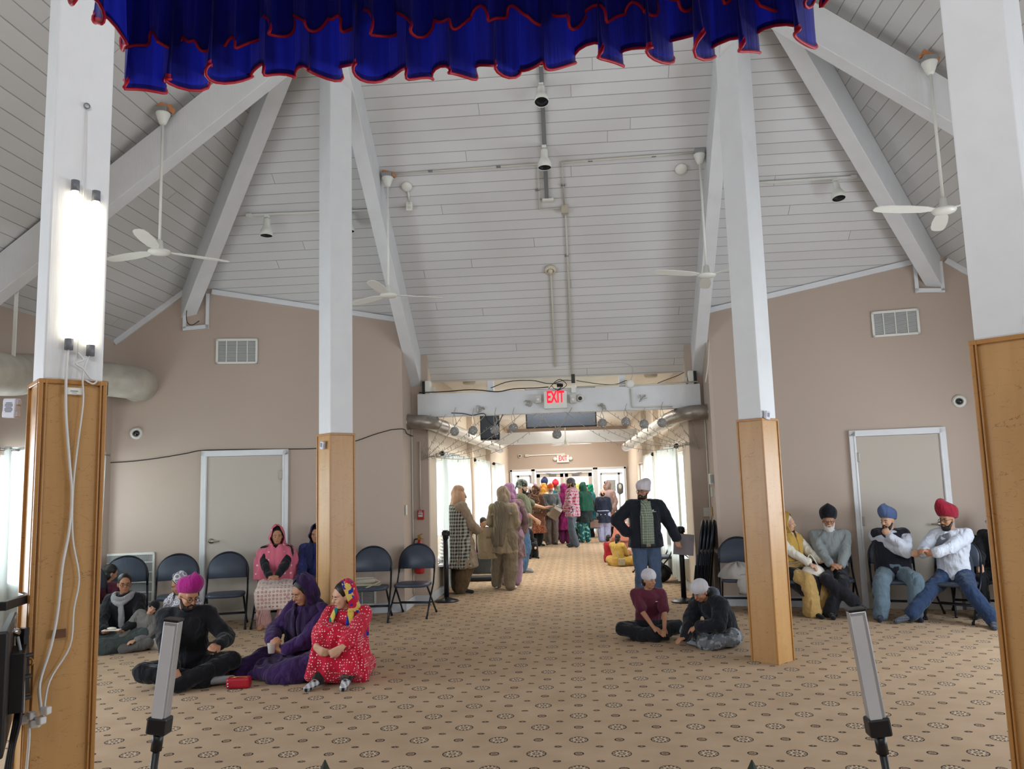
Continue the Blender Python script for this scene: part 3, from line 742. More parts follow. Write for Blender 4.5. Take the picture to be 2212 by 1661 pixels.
# ---------------------------------------------------------------- passage: screen, speaker
t_ = thing('flat_screen', onY(1212, 905, 13), 'dark flat screen hanging behind the header beam', 'screen')
c = V((.015, 13.0, 2.80)); c.x = onY(1212, 905, 13).x
b = MB(); b.box(c, (1.16, .06, .66), R=Matrix.Rotation(-.05, 3, 'X')); b.build('bezel', M_BLK, t_, bevel=.008)
b = MB(); b.box(c+V((0, -.031, 0)), (1.12, .006, .62), R=Matrix.Rotation(-.05, 3, 'X')); b.build('screen', plain('dark screen glass', (66, 74, 86), .25, spec=.6), t_)
b = MB(); b.bar(c+V((0, .04, .25)), V((c.x, c.y+.05, CZ)), .1, .04); b.build('bracket', M_BLK, t_)
t_ = thing('loudspeaker', onY(1056, 930, 13), 'black loudspeaker hanging behind the header beam left of the dark screen', 'speaker')
c = onY(1058, 915, 13); c.z = 2.60
b = MB(); b.box(c, (.32, .28, .60), .12); b.build('cabinet', M_BLK, t_, bevel=.02)
b = MB(); b.box(c+V((.01, -.145, 0)), (.28, .01, .54), .12); b.build('speaker_grille', plain('charcoal speaker mesh', (52, 60, 70), .6, bump=.5, bscale=300), t_)
b = MB(); b.bar(c+V((0, .05, .28)), V((c.x, c.y+.05, CZ)), .05, .05); b.build('bracket', M_BLK, t_)
t_ = thing('conduit', onY(1150, 983, CY1-.01), 'pale cable trunking on the far wall between the camera and the exit sign', 'conduit')
b = MB(); b.bar(onY(1140, 984, CY1-.02), onY(1213, 981, CY1-.02), .03, .03); b.build('pipe', M_WHT, t_)
b = MB(); b.box(onY(1138, 984, CY1-.03), (.11, .05, .08)); b.box(onY(1216, 981, CY1-.03), (.12, .05, .06)); b.build('junction_box', M_CREAM, t_, bevel=.004)

# ---------------------------------------------------------------- windows and curtains
def sheer(name='sheer curtain fabric', col=(214, 220, 214), tr=.42):
    if name in MATS: return MATS[name]
    t = NT(name); t.fin(srgb(col), .9, 0, .1)
    tl = t.n('ShaderNodeBsdfTranslucent'); tl.inputs[0].default_value = (*srgb(col), 1)
    mx = t.n('ShaderNodeMixShader'); mx.inputs[0].default_value = tr
    t.l(t.b.outputs[0], mx.inputs[1]); t.l(tl.outputs[0], mx.inputs[2]); t.l(mx.outputs[0], t.out.inputs[0])
    MATS[name] = t.m; return t.m
M_SHEER = sheer()
def glassm():
    t = NT('window glass'); g = t.n('ShaderNodeBsdfGlossy'); g.inputs['Roughness'].default_value = .03
    tr = t.n('ShaderNodeBsdfTransparent'); mx = t.n('ShaderNodeMixShader'); mx.inputs[0].default_value = .08
    t.l(tr.outputs[0], mx.inputs[1]); t.l(g.outputs[0], mx.inputs[2]); t.l(mx.outputs[0], t.out.inputs[0]); t.t.nodes.remove(t.b); return t.m
M_GLASS = glassm()
def window(n_, X, s, a, c, lo, hi, mull=1):
    t = thing('window_%d' % n_, (X+s*.08, (a+c)/2, lo), None, None); struct(t)
    x = X+s*.10; b = MB()
    for y in (a+.025, c-.025): b.bar((x, y, lo), (x, y, hi), .05, .06, (1, 0, 0))
    for z in (lo+.025, hi-.025): b.bar((x, a, z), (x, c, z), .06, .05)
    for k in range(1, mull+1): y = a+(c-a)*k/(mull+1); b.bar((x, y, lo), (x, y, hi), .04, .05, (1, 0, 0))
    b.build('window_frame', M_TRIM, t, bevel=.004)
    b = MB(); b.box((x, (a+c)/2, (lo+hi)/2), (.006, c-a, hi-lo)); b.build('pane', M_GLASS, t)
    b = MB(); b.box((X-s*.02, (a+c)/2, lo-.015), (.10, c-a+.1, .03)); b.build('window_sill', M_TRIM, t, bevel=.004)
wn = 0
for X, s, W in ((CXL, -1, LWIN), (CXR, 1, RWIN), (XL, -1, HWL), (XR, 1, HWR)):
    for h in W: wn += 1; window(wn, X, s, *h)
def curtain(X, s, y0, y1, zb, zt, label, gather=9, seed=1, rod=True, end=True, mat=None):
    """X wall plane, s = direction into the room"""
    rr = random.Random(seed); x0 = X+s*.11
    rt = thing('curtain_rod', (x0, (y0+y1)/2, zt), label.replace('white sheer curtain on', 'metal curtain rod over').replace('pale blue white curtain', 'curtain rod'), 'curtain rod')
    b = MB(); b.tube([(x0, y0-.10, zt-.03), (x0, y1+.10, zt-.03)], .013, 10); b.build('rod', M_CHROME, rt)
    b = MB(); b.lathe([(.03, 0), (.036, .02), (.036, .06), (.02, .07)], (x0, y0-.09, zt-.03), 16, (0, -1, 0)); b.build('finial', M_BLK, rt)
    for y in (y0-.03, y1+.03):
        b = MB(); b.bar((X, y, zt-.03), (x0, y, zt-.03), .02, .02); b.build('bracket', M_CHROME, rt)
    n = int((y1-y0)/.022); rs = []
    zs = [zt, zt-.09, zt-.4, (zt+zb)/2, zb+.3, zb]
    ph = [rr.uniform(-.5, .5) for _ in zs]
    b = MB(); vs = []; fs = []
    for i, z in enumerate(zs):
        for k in range(n+1):
            y = y0+(y1-y0)*k/n; a = (y-y0)*2*PI*gather/(y1-y0)
            amp = (.028 if i < 2 else .045)*(1+.35*math.sin(a*.31+seed)); vs.append(V((x0+amp*math.sin(a+ph[i]*.6)+.012*math.sin(a*2.3), y, z)))
    for i in range(len(zs)-1):
        for k in range(n): q = i*(n+1)+k; fs.append((q, q+1, q+n+2, q+n+1))
    b.add(vs, fs, True); c = b.build('curtain', mat or M_SHEER, at=(x0, (y0+y1)/2, zb)); tag(c, label, 'curtain')
curtain(CXL, 1, 11.55, 14.35, .12, 2.08, 'white sheer curtain on the first window on the left of the passage', 13, 1)
curtain(CXL, 1, 15.25, 17.7, .12, 2.08, 'white sheer curtain on the second window on the left of the passage', 11, 2)
curtain(CXL, 1, 18.8, 21.3, .12, 2.08, 'white sheer curtain on the last window on the left of the passage', 11, 5)
curtain(CXR, -1, 11.65, 14.5, .12, 2.08, 'white sheer curtain on the first window on the right of the passage', 13, 3)
curtain(CXR, -1, 15.2, 16.9, .12, 2.08, 'white sheer curtain on the second window on the right of the passage', 8, 4)
curtain(XL, 1, 7.45, 9.15, .30, 2.10, 'pale blue white curtain at the left edge of the hall behind the near pillar', 8, 6)

# ---------------------------------------------------------------- far doors
t_ = thing('door_3', (-.38, CY1, 0), None, None); struct(t_)
b = MB(); x0, x1 = -1.26, .50; y = CY1-.01
def fr(b, x0, x1, z1, w=.07, y=y):
    b.bar((x0-w/2+.01, y, 0), (x0-w/2+.01, y, z1+w), w, .06, (0, 1, 0)); b.bar((x1+w/2-.01, y, 0), (x1+w/2-.01, y, z1+w), w, .06, (0, 1, 0)); b.bar((x0-w, y, z1+w/2-.01), (x1+w, y, z1+w/2-.01), .06, w)
fr(b, x0, x1, 1.92); b.box((-.38, CY1+.03, 1.88), (1.7, .05, .09)); b.box((-.38, CY1+.06, .95), (.05, .05, 1.9)); b.build('door_frame', M_TRIM, t_, bevel=.006)
M_FD = plain('beige door paint', (206, 192, 176), .5)
for s in (-1, 1):
    c = -.38+s*.425; b = MB(); Yd = CY1+.07
    for xx in (-.36, .36): b.bar((c+xx, Yd, 0.01), (c+xx, Yd, 1.83), .11, .045, (0, 1, 0))
    b.bar((c-.41, Yd, 1.775), (c+.41, Yd, 1.775), .045, .11); b.bar((c-.41, Yd, .12), (c+.41, Yd, .12), .045, .2); b.bar((c-.41, Yd, .95), (c+.41, Yd, .95), .045, .12)
    lf = b.build('door_leaf', M_FD, t_)
    b = MB(); b.box((c, Yd, .98), (.66, .008, 1.55)); b.build('pane', M_GLASS, lf)
    b = MB(); b.box((c-.08*s, Yd-.04, 1.79), (.22, .05, .05)); b.bar((c-.1*s, Yd-.05, 1.82), (c+.12*s, Yd-.1, 1.84), .02, .012); b.build('door_closer', M_GRY, lf, bevel=.004)
for k, (x0, x1) in enumerate(((-1.95, -1.36), (.62, 1.42))):
    t_ = thing('door_%d' % (4+k), ((x0+x1)/2, CY1, 0), None, None); struct(t_)
    b = MB(); fr(b, x0, x1, 1.92); b.build('door_frame', M_TRIM, t_, bevel=.006)
    b = MB(); xc = (x0+x1)/2+.06*(1 if k == 0 else -1)
    for xx in (x0+.18 if k == 0 else x0+.1, x1-.04 if k == 0 else x1-.16): b.bar((xx, CY1+.1, 0), (xx, CY1+.1, 1.8), .06, .05, (0, 1, 0))
    b.bar((x0+.1, CY1+.1, 1.78), (x1-.05, CY1+.1, 1.78), .05, .07); b.bar((x0+.1, CY1+.1, .1), (x1-.05, CY1+.1, .1), .05, .2); lf = b.build('door_leaf', M_TRIM, t_)
    b = MB(); b.box(((x0+x1)/2, CY1+.1, .95), (x1-x0-.1, .008, 1.7)); b.build('pane', M_GLASS, lf)
p = V((1.02, CY1+.08, 1.42)); b = MB(); b.box(p, (.26, .008, .34)); tag(b.build('notice', plain('grey printed notice', (186, 190, 186), .7, var=.15, nscale=30), at=p), 'grey paper notice on the glass right of the double doors', 'notice')
p = V((1.28, CY1+.06, 1.36)); t_ = thing('soap_dispenser', p, 'grey and white wall dispenser inside the room right of the double doors', 'dispenser')
b = MB(); b.lathe([(.03, -.2), (.09, -.16), (.10, 0), (.09, .1), (.03, .14)], p, 20); b.build('casing', M_GRY, t_); b = MB(); b.ball(p+V((0, -.07, .02)), (.05, .04, .09), 14, 10); b.build('window_panel', M_WHT, t_)

# ---------------------------------------------------------------- small wall fittings at the passage mouth
def plate(name, p, sz, mat, label, cat, extra=None):
    b = MB(); b.box(p, sz); o = b.build(name, mat, at=p, bevel=.003); return tag(o, label, cat)
p = onY(909, 1112, 10.80); t_ = thing('fire_alarm', p, 'red and white fire alarm pull station left of the passage', 'fire alarm')
b = MB(); b.box(p, (.085, .045, .125)); b.build('alarm_body', M_RED, t_, bevel=.005)
b = MB(); b.box(p+V((0, -.025, .002)), (.06, .012, .06)); b.build('pull_handle', plain('pale grey lettering plate', (200, 190, 186), .5), t_, bevel=.003)
text_obj('FIRE', .026, M_WHT, t_, p+V((0, -.025, .045)), Matrix.Rotation(PI/2, 3, 'X'), .001, 'alarm_lettering')
text_obj('PULL', .022, M_BLK, t_, p+V((0, -.034, .008)), Matrix.Rotation(PI/2, 3, 'X'), .001, 'alarm_lettering')
b = MB(); b.tube([p+V((0, -.0, .06)), V((p.x, 10.80, 2.2))], .009, 8); b.build('conduit_pipe', M_CREAM, t_)
p = V((LW0.x+.012, 10.35, 1.28)); plate('light_switch', p, (.012, .09, .13), M_WHT, 'cream switch plate on the wall edge left of the fire alarm', 'light switch')
p = onY(898, 1205, 10.80); p.x = -2.15; t_ = thing('fire_extinguisher', V((p.x, 10.72, .45)), 'red fire extinguisher hanging behind the rightmost left hand chair', 'fire extinguisher')
q = V((p.x-.0, 10.71, .42)); b = MB(); b.lathe([(.05, 0), (.062, .015), (.064, .03), (.064, .34), (.055, .38), (.03, .41), (.018, .42), (.018, .45)], q, 24); b.build('cylinder', M_RED, t_)
b = MB(); b.box(q+V((0, 0, .47)), (.04, .04, .05)); b.bar(q+V((-.02, 0, .50)), q+V((.05, -.02, .53)), .02, .012); b.bar(q+V((-.02, 0, .47)), q+V((.06, -.02, .46)), .02, .01); b.build('valve', plain('brass valve', (176, 140, 70), .35, .8), t_)
b = MB(); b.tube(spline([q+V((-.02, 0, .46)), q+V((-.07, 0, .44)), q+V((-.078, 0, .3)), q+V((-.07, 0, .12))], 6), .009, 8); b.build('hose', M_BLK, t_)
for i, (px, py, w, h, m_, lab) in enumerate(((1529, 1106, .115, .12, M_CREAM, 'cream double switch plate above the folded chairs'), (1545, 1105, .05, .12, plain('brass coloured switch plate', (190, 160, 110), .5), 'narrow brass coloured switch plate above the folded chairs'))):
    p = onY(px, py, 10.81 if i == 0 else 10.6); 
    if i: p.x = RW0.x-.012; plate('light_switch', p, (.012, .06, .12), m_, lab, 'light switch')
    else: plate('light_switch', V((p.x, 10.81, p.z)), (w, .012, h), m_, lab, 'light switch')
p = onX(1540, 1041, RW0.x-.02); p.y = 10.42; p.z = 1.57; t_ = thing('chime_box', p, 'white chime box with slotted front on the corner right of the passage', 'chime'); b = MB(); b.box(p, (.05, .11, .135)); b.build('case', M_WHT, t_, bevel=.004)
b = MB()
for k in range(4): b.box(p+V((-.02+k*.013, -.057, 0)), (.005, .006, .11))
b.build('slots', M_GRY, t_)
p = V((RW0.x-.01, 10.5, 1.40)); plate('thermostat', p, (.02, .08, .12), plain('clear plastic guard', (210, 208, 200), .3), 'small thermostat guard beneath the chime box', 'thermostat')
for s, X, y in ((1, LW0.x+.012, 10.75), (-1, RW0.x-.012, 10.70)):
    wire([V((X, y, .15)), V((X, y, 1.2)), V((X, y, 2.5))], .009, 'vertical cream conduit in the corner at the %s side of the passage mouth' % ('left' if s > 0 else 'right'), M_CREAM, 'conduit', 'conduit')
wire([onPl(*p, V((1.84, 10.3, 0)), nR)-nR*.02 for p in ((1532, 735), (1529, 790), (1524, 826))], .008, 'thin conduit beside the right end of the header beam', M_CREAM, 'conduit', 'conduit')

# ---------------------------------------------------------------- near left pillar: lamps, cords, plugs
cN = PIL['NL']; nf = V((math.sqrt(.5), -math.sqrt(.5), 0)); uf = V((math.sqrt(.5), math.sqrt(.5), 0))
def pf(u, z, off=0.0, W=.235): return cN + nf*(W/2+off) + uf*u + V((0, 0, z))
M_TUBE = plain('lit tube', (255, 250, 235), .4, emit=((255, 244, 222), 5))
M_CAP = plain('grey tube cap', (110, 112, 118), .4)
TL = []
for u, z0, z1, lab in ((-.028, 2.275, 2.955, 'left glowing tube lamp fixed upright on the near pillar'), (.058, 2.255, 2.925, 'right glowing tube lamp fixed upright on the near pillar')):
    p = pf(u, z0, .022); t = thing('tube_lamp', p, lab, 'tube lamp'); TL.append(t)
    b = MB(); b.tube([p, pf(u, z1, .022)], .015, 14); b.build('light_tube', M_TUBE, t)
    for zz, s in ((z0, -1), (z1, 1)):
        b = MB(); b.tube([pf(u, zz-s*.004, .022), pf(u, zz+s*.045, .022)], .0175, 14); b.build('end_cap', M_CAP, t)
plug = onY(62, 1552, 3.12)
wire([pf(-.03, 2.24, .02), pf(-.035, 2.12, .03), pf(-.03, 1.95, .03), pf(-.01, 1.75, .03), pf(.005, 1.6, .03), pf(.0, 1.45, .03), pf(-.02, 1.30, .03), pf(-.03, 1.12, .03), pf(-.05, .98, .03), pf(-.085, .84, .03), plug+V((.05, 0, .03))], .0065, '', M_CABW, 'power_cord', part=TL[0])
wire([pf(.055, 2.22, .02), pf(.03, 2.12, .03), pf(.035, 2.0, .03), pf(.02, 1.8, .025), pf(.01, 1.62, .025), pf(.015, 1.42, .03), pf(.045, 1.25, .03), pf(.03, 1.12, .03), pf(.02, .97, .03), pf(-.05, .84, .03), plug+V((.06, .0, .0))], .004, '', M_CABW, 'power_cord', part=TL[1])
wire([pf(.008, 3.36, .004), pf(.01, 3.0, .01), pf(.012, 2.6, .01), pf(.01, 2.2, .01)], .0025, 'thin string running down the upper near left pillar', M_CABW, 'string', 'string')
p = pf(.008, 3.37, .01); b = MB(); b.tube([p+uf*(math.cos(a)*.012)+V((0, 0, math.sin(a)*.012)) for a in [2*PI*k/12 for k in range(13)]], .003, 6); tag(b.build('hook_ring', M_GRY, at=p), 'small metal ring high on the near left pillar', 'ring')
wire([pf(.01, 2.22, .02), pf(.03, 2.19, .03), pf(.0, 2.17, .03), pf(.03, 2.15, .03), pf(.06, 2.11, .03), pf(.085, 2.10, .03), pf(.07, 2.085, .03), pf(.04, 2.10, .03)], .004, 'knot of white cord at the top of the gold casing', M_CABW, 'cord_knot', 'cord')
p = pf(.0, 2.05, .016, .247); t_ = thing('paper_label', p, 'small white sticker on the near left pillar beneath the cord knot', 'sticker'); Rm = Matrix((uf, V((0, 0, 1)), nf)).transposed()
b = MB(); b.box(p, (.062, .03, .001), R=Rm); b.build('paper', M_WHT, t_)
b = MB(); b.box(p+nf*.001+uf*.0, (.03, .004, .001), R=Rm); b.box(p+nf*.001+V((0, 0, -.008)), (.02, .002, .001), R=Rm); b.build('print', M_GRY, t_)
t_ = thing('plug_cluster', plug, 'cluster of white plugs at the lower left of the near pillar', 'plugs')
b = MB(); rr = random.Random(3)
for k in range(6): b.box(plug+V((-.03+.02*k, -.0, rr.uniform(-.02, .03))), (.035, .03, .03), rr.uniform(-.5, .5))
b.build('plug_body', M_CABW, t_, bevel=.006)
wire([plug, plug+V((.005, 0, -.1)), plug+V((-.01, 0, -.35)), plug+V((-.03, 0, -.62)), V((plug.x-.05, plug.y, .01))], .006, '', M_CABW, 'power_cord', part=t_)
# brown tape with white clip
p = pf(-.02, 1.025, .014, .247); b = MB(); b.box(p, (.05, .035, .002), R=Rm); tag(b.build('adhesive_tape', plain('dark brown tape', (98, 62, 34), .5), at=p), 'dark brown tape holding a cord low on the near left pillar', 'tape')
# battery boxes on the pillars
def battery(p, sz, R, label):
    t = thing('battery_box', p, label, 'battery box'); b = MB(); b.box(p, sz, R=R); b.build('case', plain('pale lilac white plastic', (206, 206, 216), .4), t, bevel=.005)
    b = MB(); f = R @ V((0, -sz[1]/2-.001, 0)); s = sz[0]*.28
    for k in range(7): b.box(p+f+R @ V((.0, 0, sz[2]*(.26-.075*k))), (sz[0]*(.6 if k % 3 else .45), .001, .0035), R=R)
    b.build('print', plain('printed lines', (96, 96, 104), .6), t)
    b = MB()
    for sx in (-1, 1):
        for sz_ in (-1, 1): b.box(p+R @ V((sx*sz[0]*.53, 0, sz_*sz[2]*.3)), (.008, sz[1]*.6, .02), R=R)
    b.build('clip', plain('pale lilac white plastic', (206, 206, 216), .4), t)
battery(cN+V((-.185, -.02, 1.985)) + V((0, -.08, 0)), (.075, .03, .085), Matrix.Rotation(-.25, 3, 'Z') @ Matrix.Rotation(.06, 3, 'Y'), 'white battery box with printed lines hanging at the left of the near pillar')
p = onY(697, 962, 7.17); battery(p, (.05, .03, .075), Matrix.Rotation(-.7, 3, 'Z') @ Matrix.Rotation(.2, 3, 'Y'), 'small white battery box near the top of the left middle casing')
p = onY(1657, 897, 7.12); battery(p, (.05, .03, .075), Matrix.Rotation(.6, 3, 'Z') @ Matrix.Rotation(.15, 3, 'Y'), 'small white battery box on top of the right middle casing')
# gas pipe like ring clamp on near pillar moulding
p = cN + V((0, -.19, .93)); t_ = thing('pipe_clamp', p, 'small gold painted ring clamp low on the near left pillar edge', 'clamp'); b = MB(); b.tube([p+V((.02+math.cos(a)*.012, -.004, math.sin(a)*.012)) for a in [2*PI*k/12 for k in range(13)]], .004, 6); b.tube([p+V((-.03, 0, 0)), p+V((.01, 0, 0))], .006, 8); b.build('ring', M_GOLD2, t_)
# curling wire on right near pillar
P_ = [PIL['NR']+V((-.02, -.19, 0))+V((dx, -abs(dx)*-.9, 2.2+dz)) for dx, dz in ((-.0, .02), (-.015, .01), (-.02, -.005), (0.0, -.02), (.05, -.015), (.12, .0))]
wire(P_, .006, 'pale curled cable end on top of the near right casing', M_CABW)
# monitor and arm on the near left pillar
mc = onY(12, 1468, 3.0); md = V((mc.x, mc.y, 0)).normalized(); ang = math.atan2(md.y, md.x)-.05
t_ = thing('monitor', mc, 'black flat monitor seen edge on at the lower left corner', 'monitor')
Rm2 = Matrix.Rotation(ang, 3, 'Z')
b = MB(); b.box(mc, (.56, .035, .44), R=Rm2); b.build('bezel', M_BLK, t_, bevel=.008)
b = MB(); b.box(mc+Rm2 @ V((0, .019, 0)), (.53, .003, .41), R=Rm2); b.build('screen', plain('pinkish lit screen', (150, 130, 134), .2, emit=((200, 160, 170), .25)), t_)
b = MB(); b.box(mc+Rm2 @ V((.0, -.04, 0)), (.2, .05, .22), R=Rm2)
for dz in (-.08, 0, .08): b.bar(mc+Rm2 @ V((0, -.05, dz)), mc+Rm2 @ V((.02, -.085, dz)), .02, .015)
b.build('rear_mount', M_BLK, t_, bevel=.004)
t_ = thing('swivel_bracket', onY(45, 1300, 3.2), 'black swivel arm fixed to the left side of the near pillar', 'bracket')
a0, a1 = onY(66, 1290, 3.25), onY(5, 1310, 3.0); b = MB(); b.bar(a1, a0, .03, .035); b.bar(a0, V((cN.x-.12, cN.y-.05, a0.z)), .05, .03); b.build('arm', M_BLK, t_, bevel=.004)
b = MB(); b.bar(onY(48, 1370, 3.15), onY(50, 1500, 3.15), .035, .03, (0, 1, 0)); b.box(onY(48, 1365, 3.12), (.04, .03, .03)); b.build('post', M_BLK, t_); b = MB(); b.lathe([(.014, 0), (.014, .03), (.002, .035)], onY(38, 1366, 3.05), 14, (0, -1, .4)); b.build('knob', M_CHROME, t_)
wire([onY(38, 1375, 3.0), onY(46, 1420, 3.0), onY(50, 1480, 3.0), onY(50, 1540, 3.02)], .006, 'grey cable running down beside the monitor', plain('grey cable', (150, 150, 150), .5))
for i in range(3): wire([onY(48-3*i, 1500, 3.02+.02*i), onY(42-5*i, 1560, 3.0), onY(28-4*i, 1620, 2.98), onY(18-6*i, 1700, 2.96)], .007, ('black cable bundle below the monitor, strand nearest the pillar', 'black cable bundle below the monitor, middle strand', 'black cable bundle below the monitor, outer strand')[i], M_CABB)

# ---------------------------------------------------------------- light sticks on stands
def stick(top, bot, label, hue):
    """flat LED bar on a thin black pole"""
    d = (top-bot).normalized(); t = thing('light_stand', V((bot.x-d.x/d.z*bot.z, bot.y, 0)), label, 'light stand')
    x, y, _ = frame(d, (0, -1, 0))
    b = MB(); b.bar(bot, top, .042, .034, (0, 1, 0)); b.build('aluminium_body', plain('brushed aluminium', (190, 194, 200), .3, .7), t, bevel=.004)
    b = MB(); f = V((0, -.0185, 0)); off = V((-.006 if hue > 0 else .0, 0, 0)); b.bar(bot+f+off+d*.01, top+f+off-d*.012, .03, .004, (0, 1, 0)); b.build('diffuser', plain('milky diffuser', (196, 198, 202), .4), t)
    b = MB(); b.bar(top-d*.002, top+d*.006, .046, .038, (0, 1, 0)); b.build('end_cap', M_BLK, t, bevel=.002)
    b = MB(); b.bar(bot-d*.035, bot+d*.012, .056, .046, (0, 1, 0)); b.build('clamp', M_BLK, t, bevel=.006)
    g = bot-d*((bot.z-.02)/d.z)
    b = MB(); b.tube([bot-d*.03, g+d*.30], .010, 10); b.tube([bot-d*.03, bot-d*.08], .015, 10); b.build('pole', M_BLK, t)
    for k in range(3):
        a = 2*PI*k/3+.5; b = MB(); b.tube([g+d*.32, V((g.x+math.cos(a)*.26, g.y+math.sin(a)*.26, .01))], .008, 8); b.build('leg', M_BLK, t)
    return t
stick(onY(375, 1340, 2.2), onY(346, 1556, 2.2), 'unlit light bar on a thin black stand at the lower left', -1)
stick(onY(1848, 1318, 2.2), onY(1894, 1558, 2.2), 'unlit light bar on a thin black stand at the lower right', 1)
# pointed ornaments at the bottom edge (tips of an embroidered canopy cloth stand)
M_GRN = plain('dark green embroidered cloth', (38, 48, 34), .7, var=.5, nscale=80, bump=.5, bscale=120)
for px, lab in ((702, 'left dark green pointed ornament tip rising at the bottom edge'), (1624, 'right dark green pointed ornament tip rising at the bottom edge')):
    tip = onY(px, 1641, 1.9); t = thing('pointed_ornament', V((tip.x, tip.y, 0)), lab, 'ornament')
    b = MB(); rs = []
    b.lathe([(.09, -.30), (.07, -.18), (.075, -.13), (.06, -.085), (.03, -.045), (.012, -.02), (.002, 0)], tip, 4, (0, 0, 1)); b.build('leaf_tip', M_GRN, t, bevel=.003)
    b = MB(); b.lathe([(.10, -tip.z), (.10, -tip.z+.02), (.02, -tip.z+.05), (.018, -.28)], tip, 16); b.build('stem', M_GOLD2, t)

# ---------------------------------------------------------------- blue valance
M_BLUE = None
def bluecloth():
    t = NT('royal blue pleated satin'); co = t.coord()
    st = t.noise(1.0, 3, t.mapping(co, (55, 55, 3.0))); n = t.noise(3, 3)
    c = t.mix(st, srgb(18, 18, 96), srgb(40, 54, 225)); c = t.mix(t.math('MULTIPLY', n, .3), c, srgb(12, 12, 60))
    t.fin(c, .42, 0, .4); t.b.inputs['Sheen Weight'].default_value = .3; t.bump(st, .5, .006)
    tl = t.n('ShaderNodeBsdfTranslucent'); t.l(c, tl.inputs[0]); mx = t.n('ShaderNodeMixShader'); mx.inputs[0].default_value = .45
    t.l(t.b.outputs[0], mx.inputs[1]); t.l(tl.outputs[0], mx.inputs[2]); t.l(mx.outputs[0], t.out.inputs[0]); return t.m
M_BLUE = bluecloth(); M_REDT = plain('red edging tape', (190, 30, 52), .5)
def frill(P0, P1, zt, zb, waves, amp, seed, parent, name='frill'):
    """gathered cloth hanging between P0 and P1, ruffled lower edge with red piping"""
    rr = random.Random(seed); n = waves*18; d = (P1-P0); L = d.length; d.normalize(); nn = V((d.y, -d.x, 0))
    offs = [rr.uniform(-1, 1) for _ in range(waves+2)]; A = [rr.uniform(.45, 1.6) for _ in range(waves+2)]; D = [rr.uniform(-.024, .020) for _ in range(waves+2)]; A[0] = A[1] = .8; D[0] = D[1] = .006
    rows = 11; vs = []; edge = []
    for i in range(rows+1):
        f = i/rows
        for k in range(n+1):
            s = k/n*waves; w = int(min(s, waves-1e-6)); fr_ = s-w
            a_ = A[w]*(1-fr_)+A[w+1]*fr_; dd = D[w]*(1-fr_)+D[w+1]*fr_
            ph = 2*PI*s + offs[w]*(1-fr_)+offs[w+1]*fr_
            g = f**1.6
            u = L*k/n + math.sin(2*ph)*.35*amp*g*a_*.9
            out = math.sin(ph)*amp*g*a_ + .004*math.sin(ph*5)*(1-g)
            z = zt+(zb-zt)*f + dd*g + .026*g*math.cos(ph+.8)*a_ + .006*g*math.sin(2.3*ph+1.0)
            vs.append(P0+d*u+nn*out+V((0, 0, z)))
        if i == rows: edge = vs[-(n+1):]
    fs = [(i*(n+1)+k, i*(n+1)+k+1, (i+1)*(n+1)+k+1, (i+1)*(n+1)+k) for i in range(rows) for k in range(n)]
    b = MB(); b.add(vs, fs, True); b.build(name, M_BLUE, parent)
    b = MB(); b.tube(edge, .0035, 6, flat=1); 
    b.add([p for p in edge]+[p+V((0, 0, .013))-nn*.001 for p in edge], [(k, k+1, n+2+k, n+1+k) for k in range(n)], True)
    b.build('red_piping', M_REDT, parent)
CL, CR = onY(268, 178, 1.60), onY(1790, 95, 1.60)
ZC = (CL.z+CR.z)/2
t_ = thing('canopy_valance', V(((CL.x+CR.x)/2, 1.6, ZC)), 'royal blue ruffled canopy valance with red piped edge hanging across the top', 'valance')
A_ = V((CL.x, 1.60, 0)); B_ = V((CR.x, 1.60, 0))
frill(A_, B_, ZC+.55, ZC-.006, 15, .052, 11, t_)
frill(A_+V((0, -.02, 0)), B_+V((0, -.02, 0)), ZC+.55, ZC+.09, 19, .022, 12, t_, 'upper_frill')
frill(V((CL.x-.0, .2, 0)), A_+V((.03, 0, 0)), ZC+.60, ZC+.085, 15, .026, 13, t_); frill(B_, V((CR.x, .2, 0)), ZC+.60, ZC+.07, 15, .026, 14, t_)
b = MB(); b.box(((CL.x+CR.x)/2, .9, ZC+.56), (CR.x-CL.x+.04, 1.44, .02)); b.build('canopy_top', M_BLUE, t_)
for (x, y) in ((CL.x, .2), (CR.x, .2)): b = MB(); b.tube([(x, y, ZC+.55), (x, y, zroof(x, y)-.02)], .004, 6); b.build('hanging_wire', M_GRY, t_)

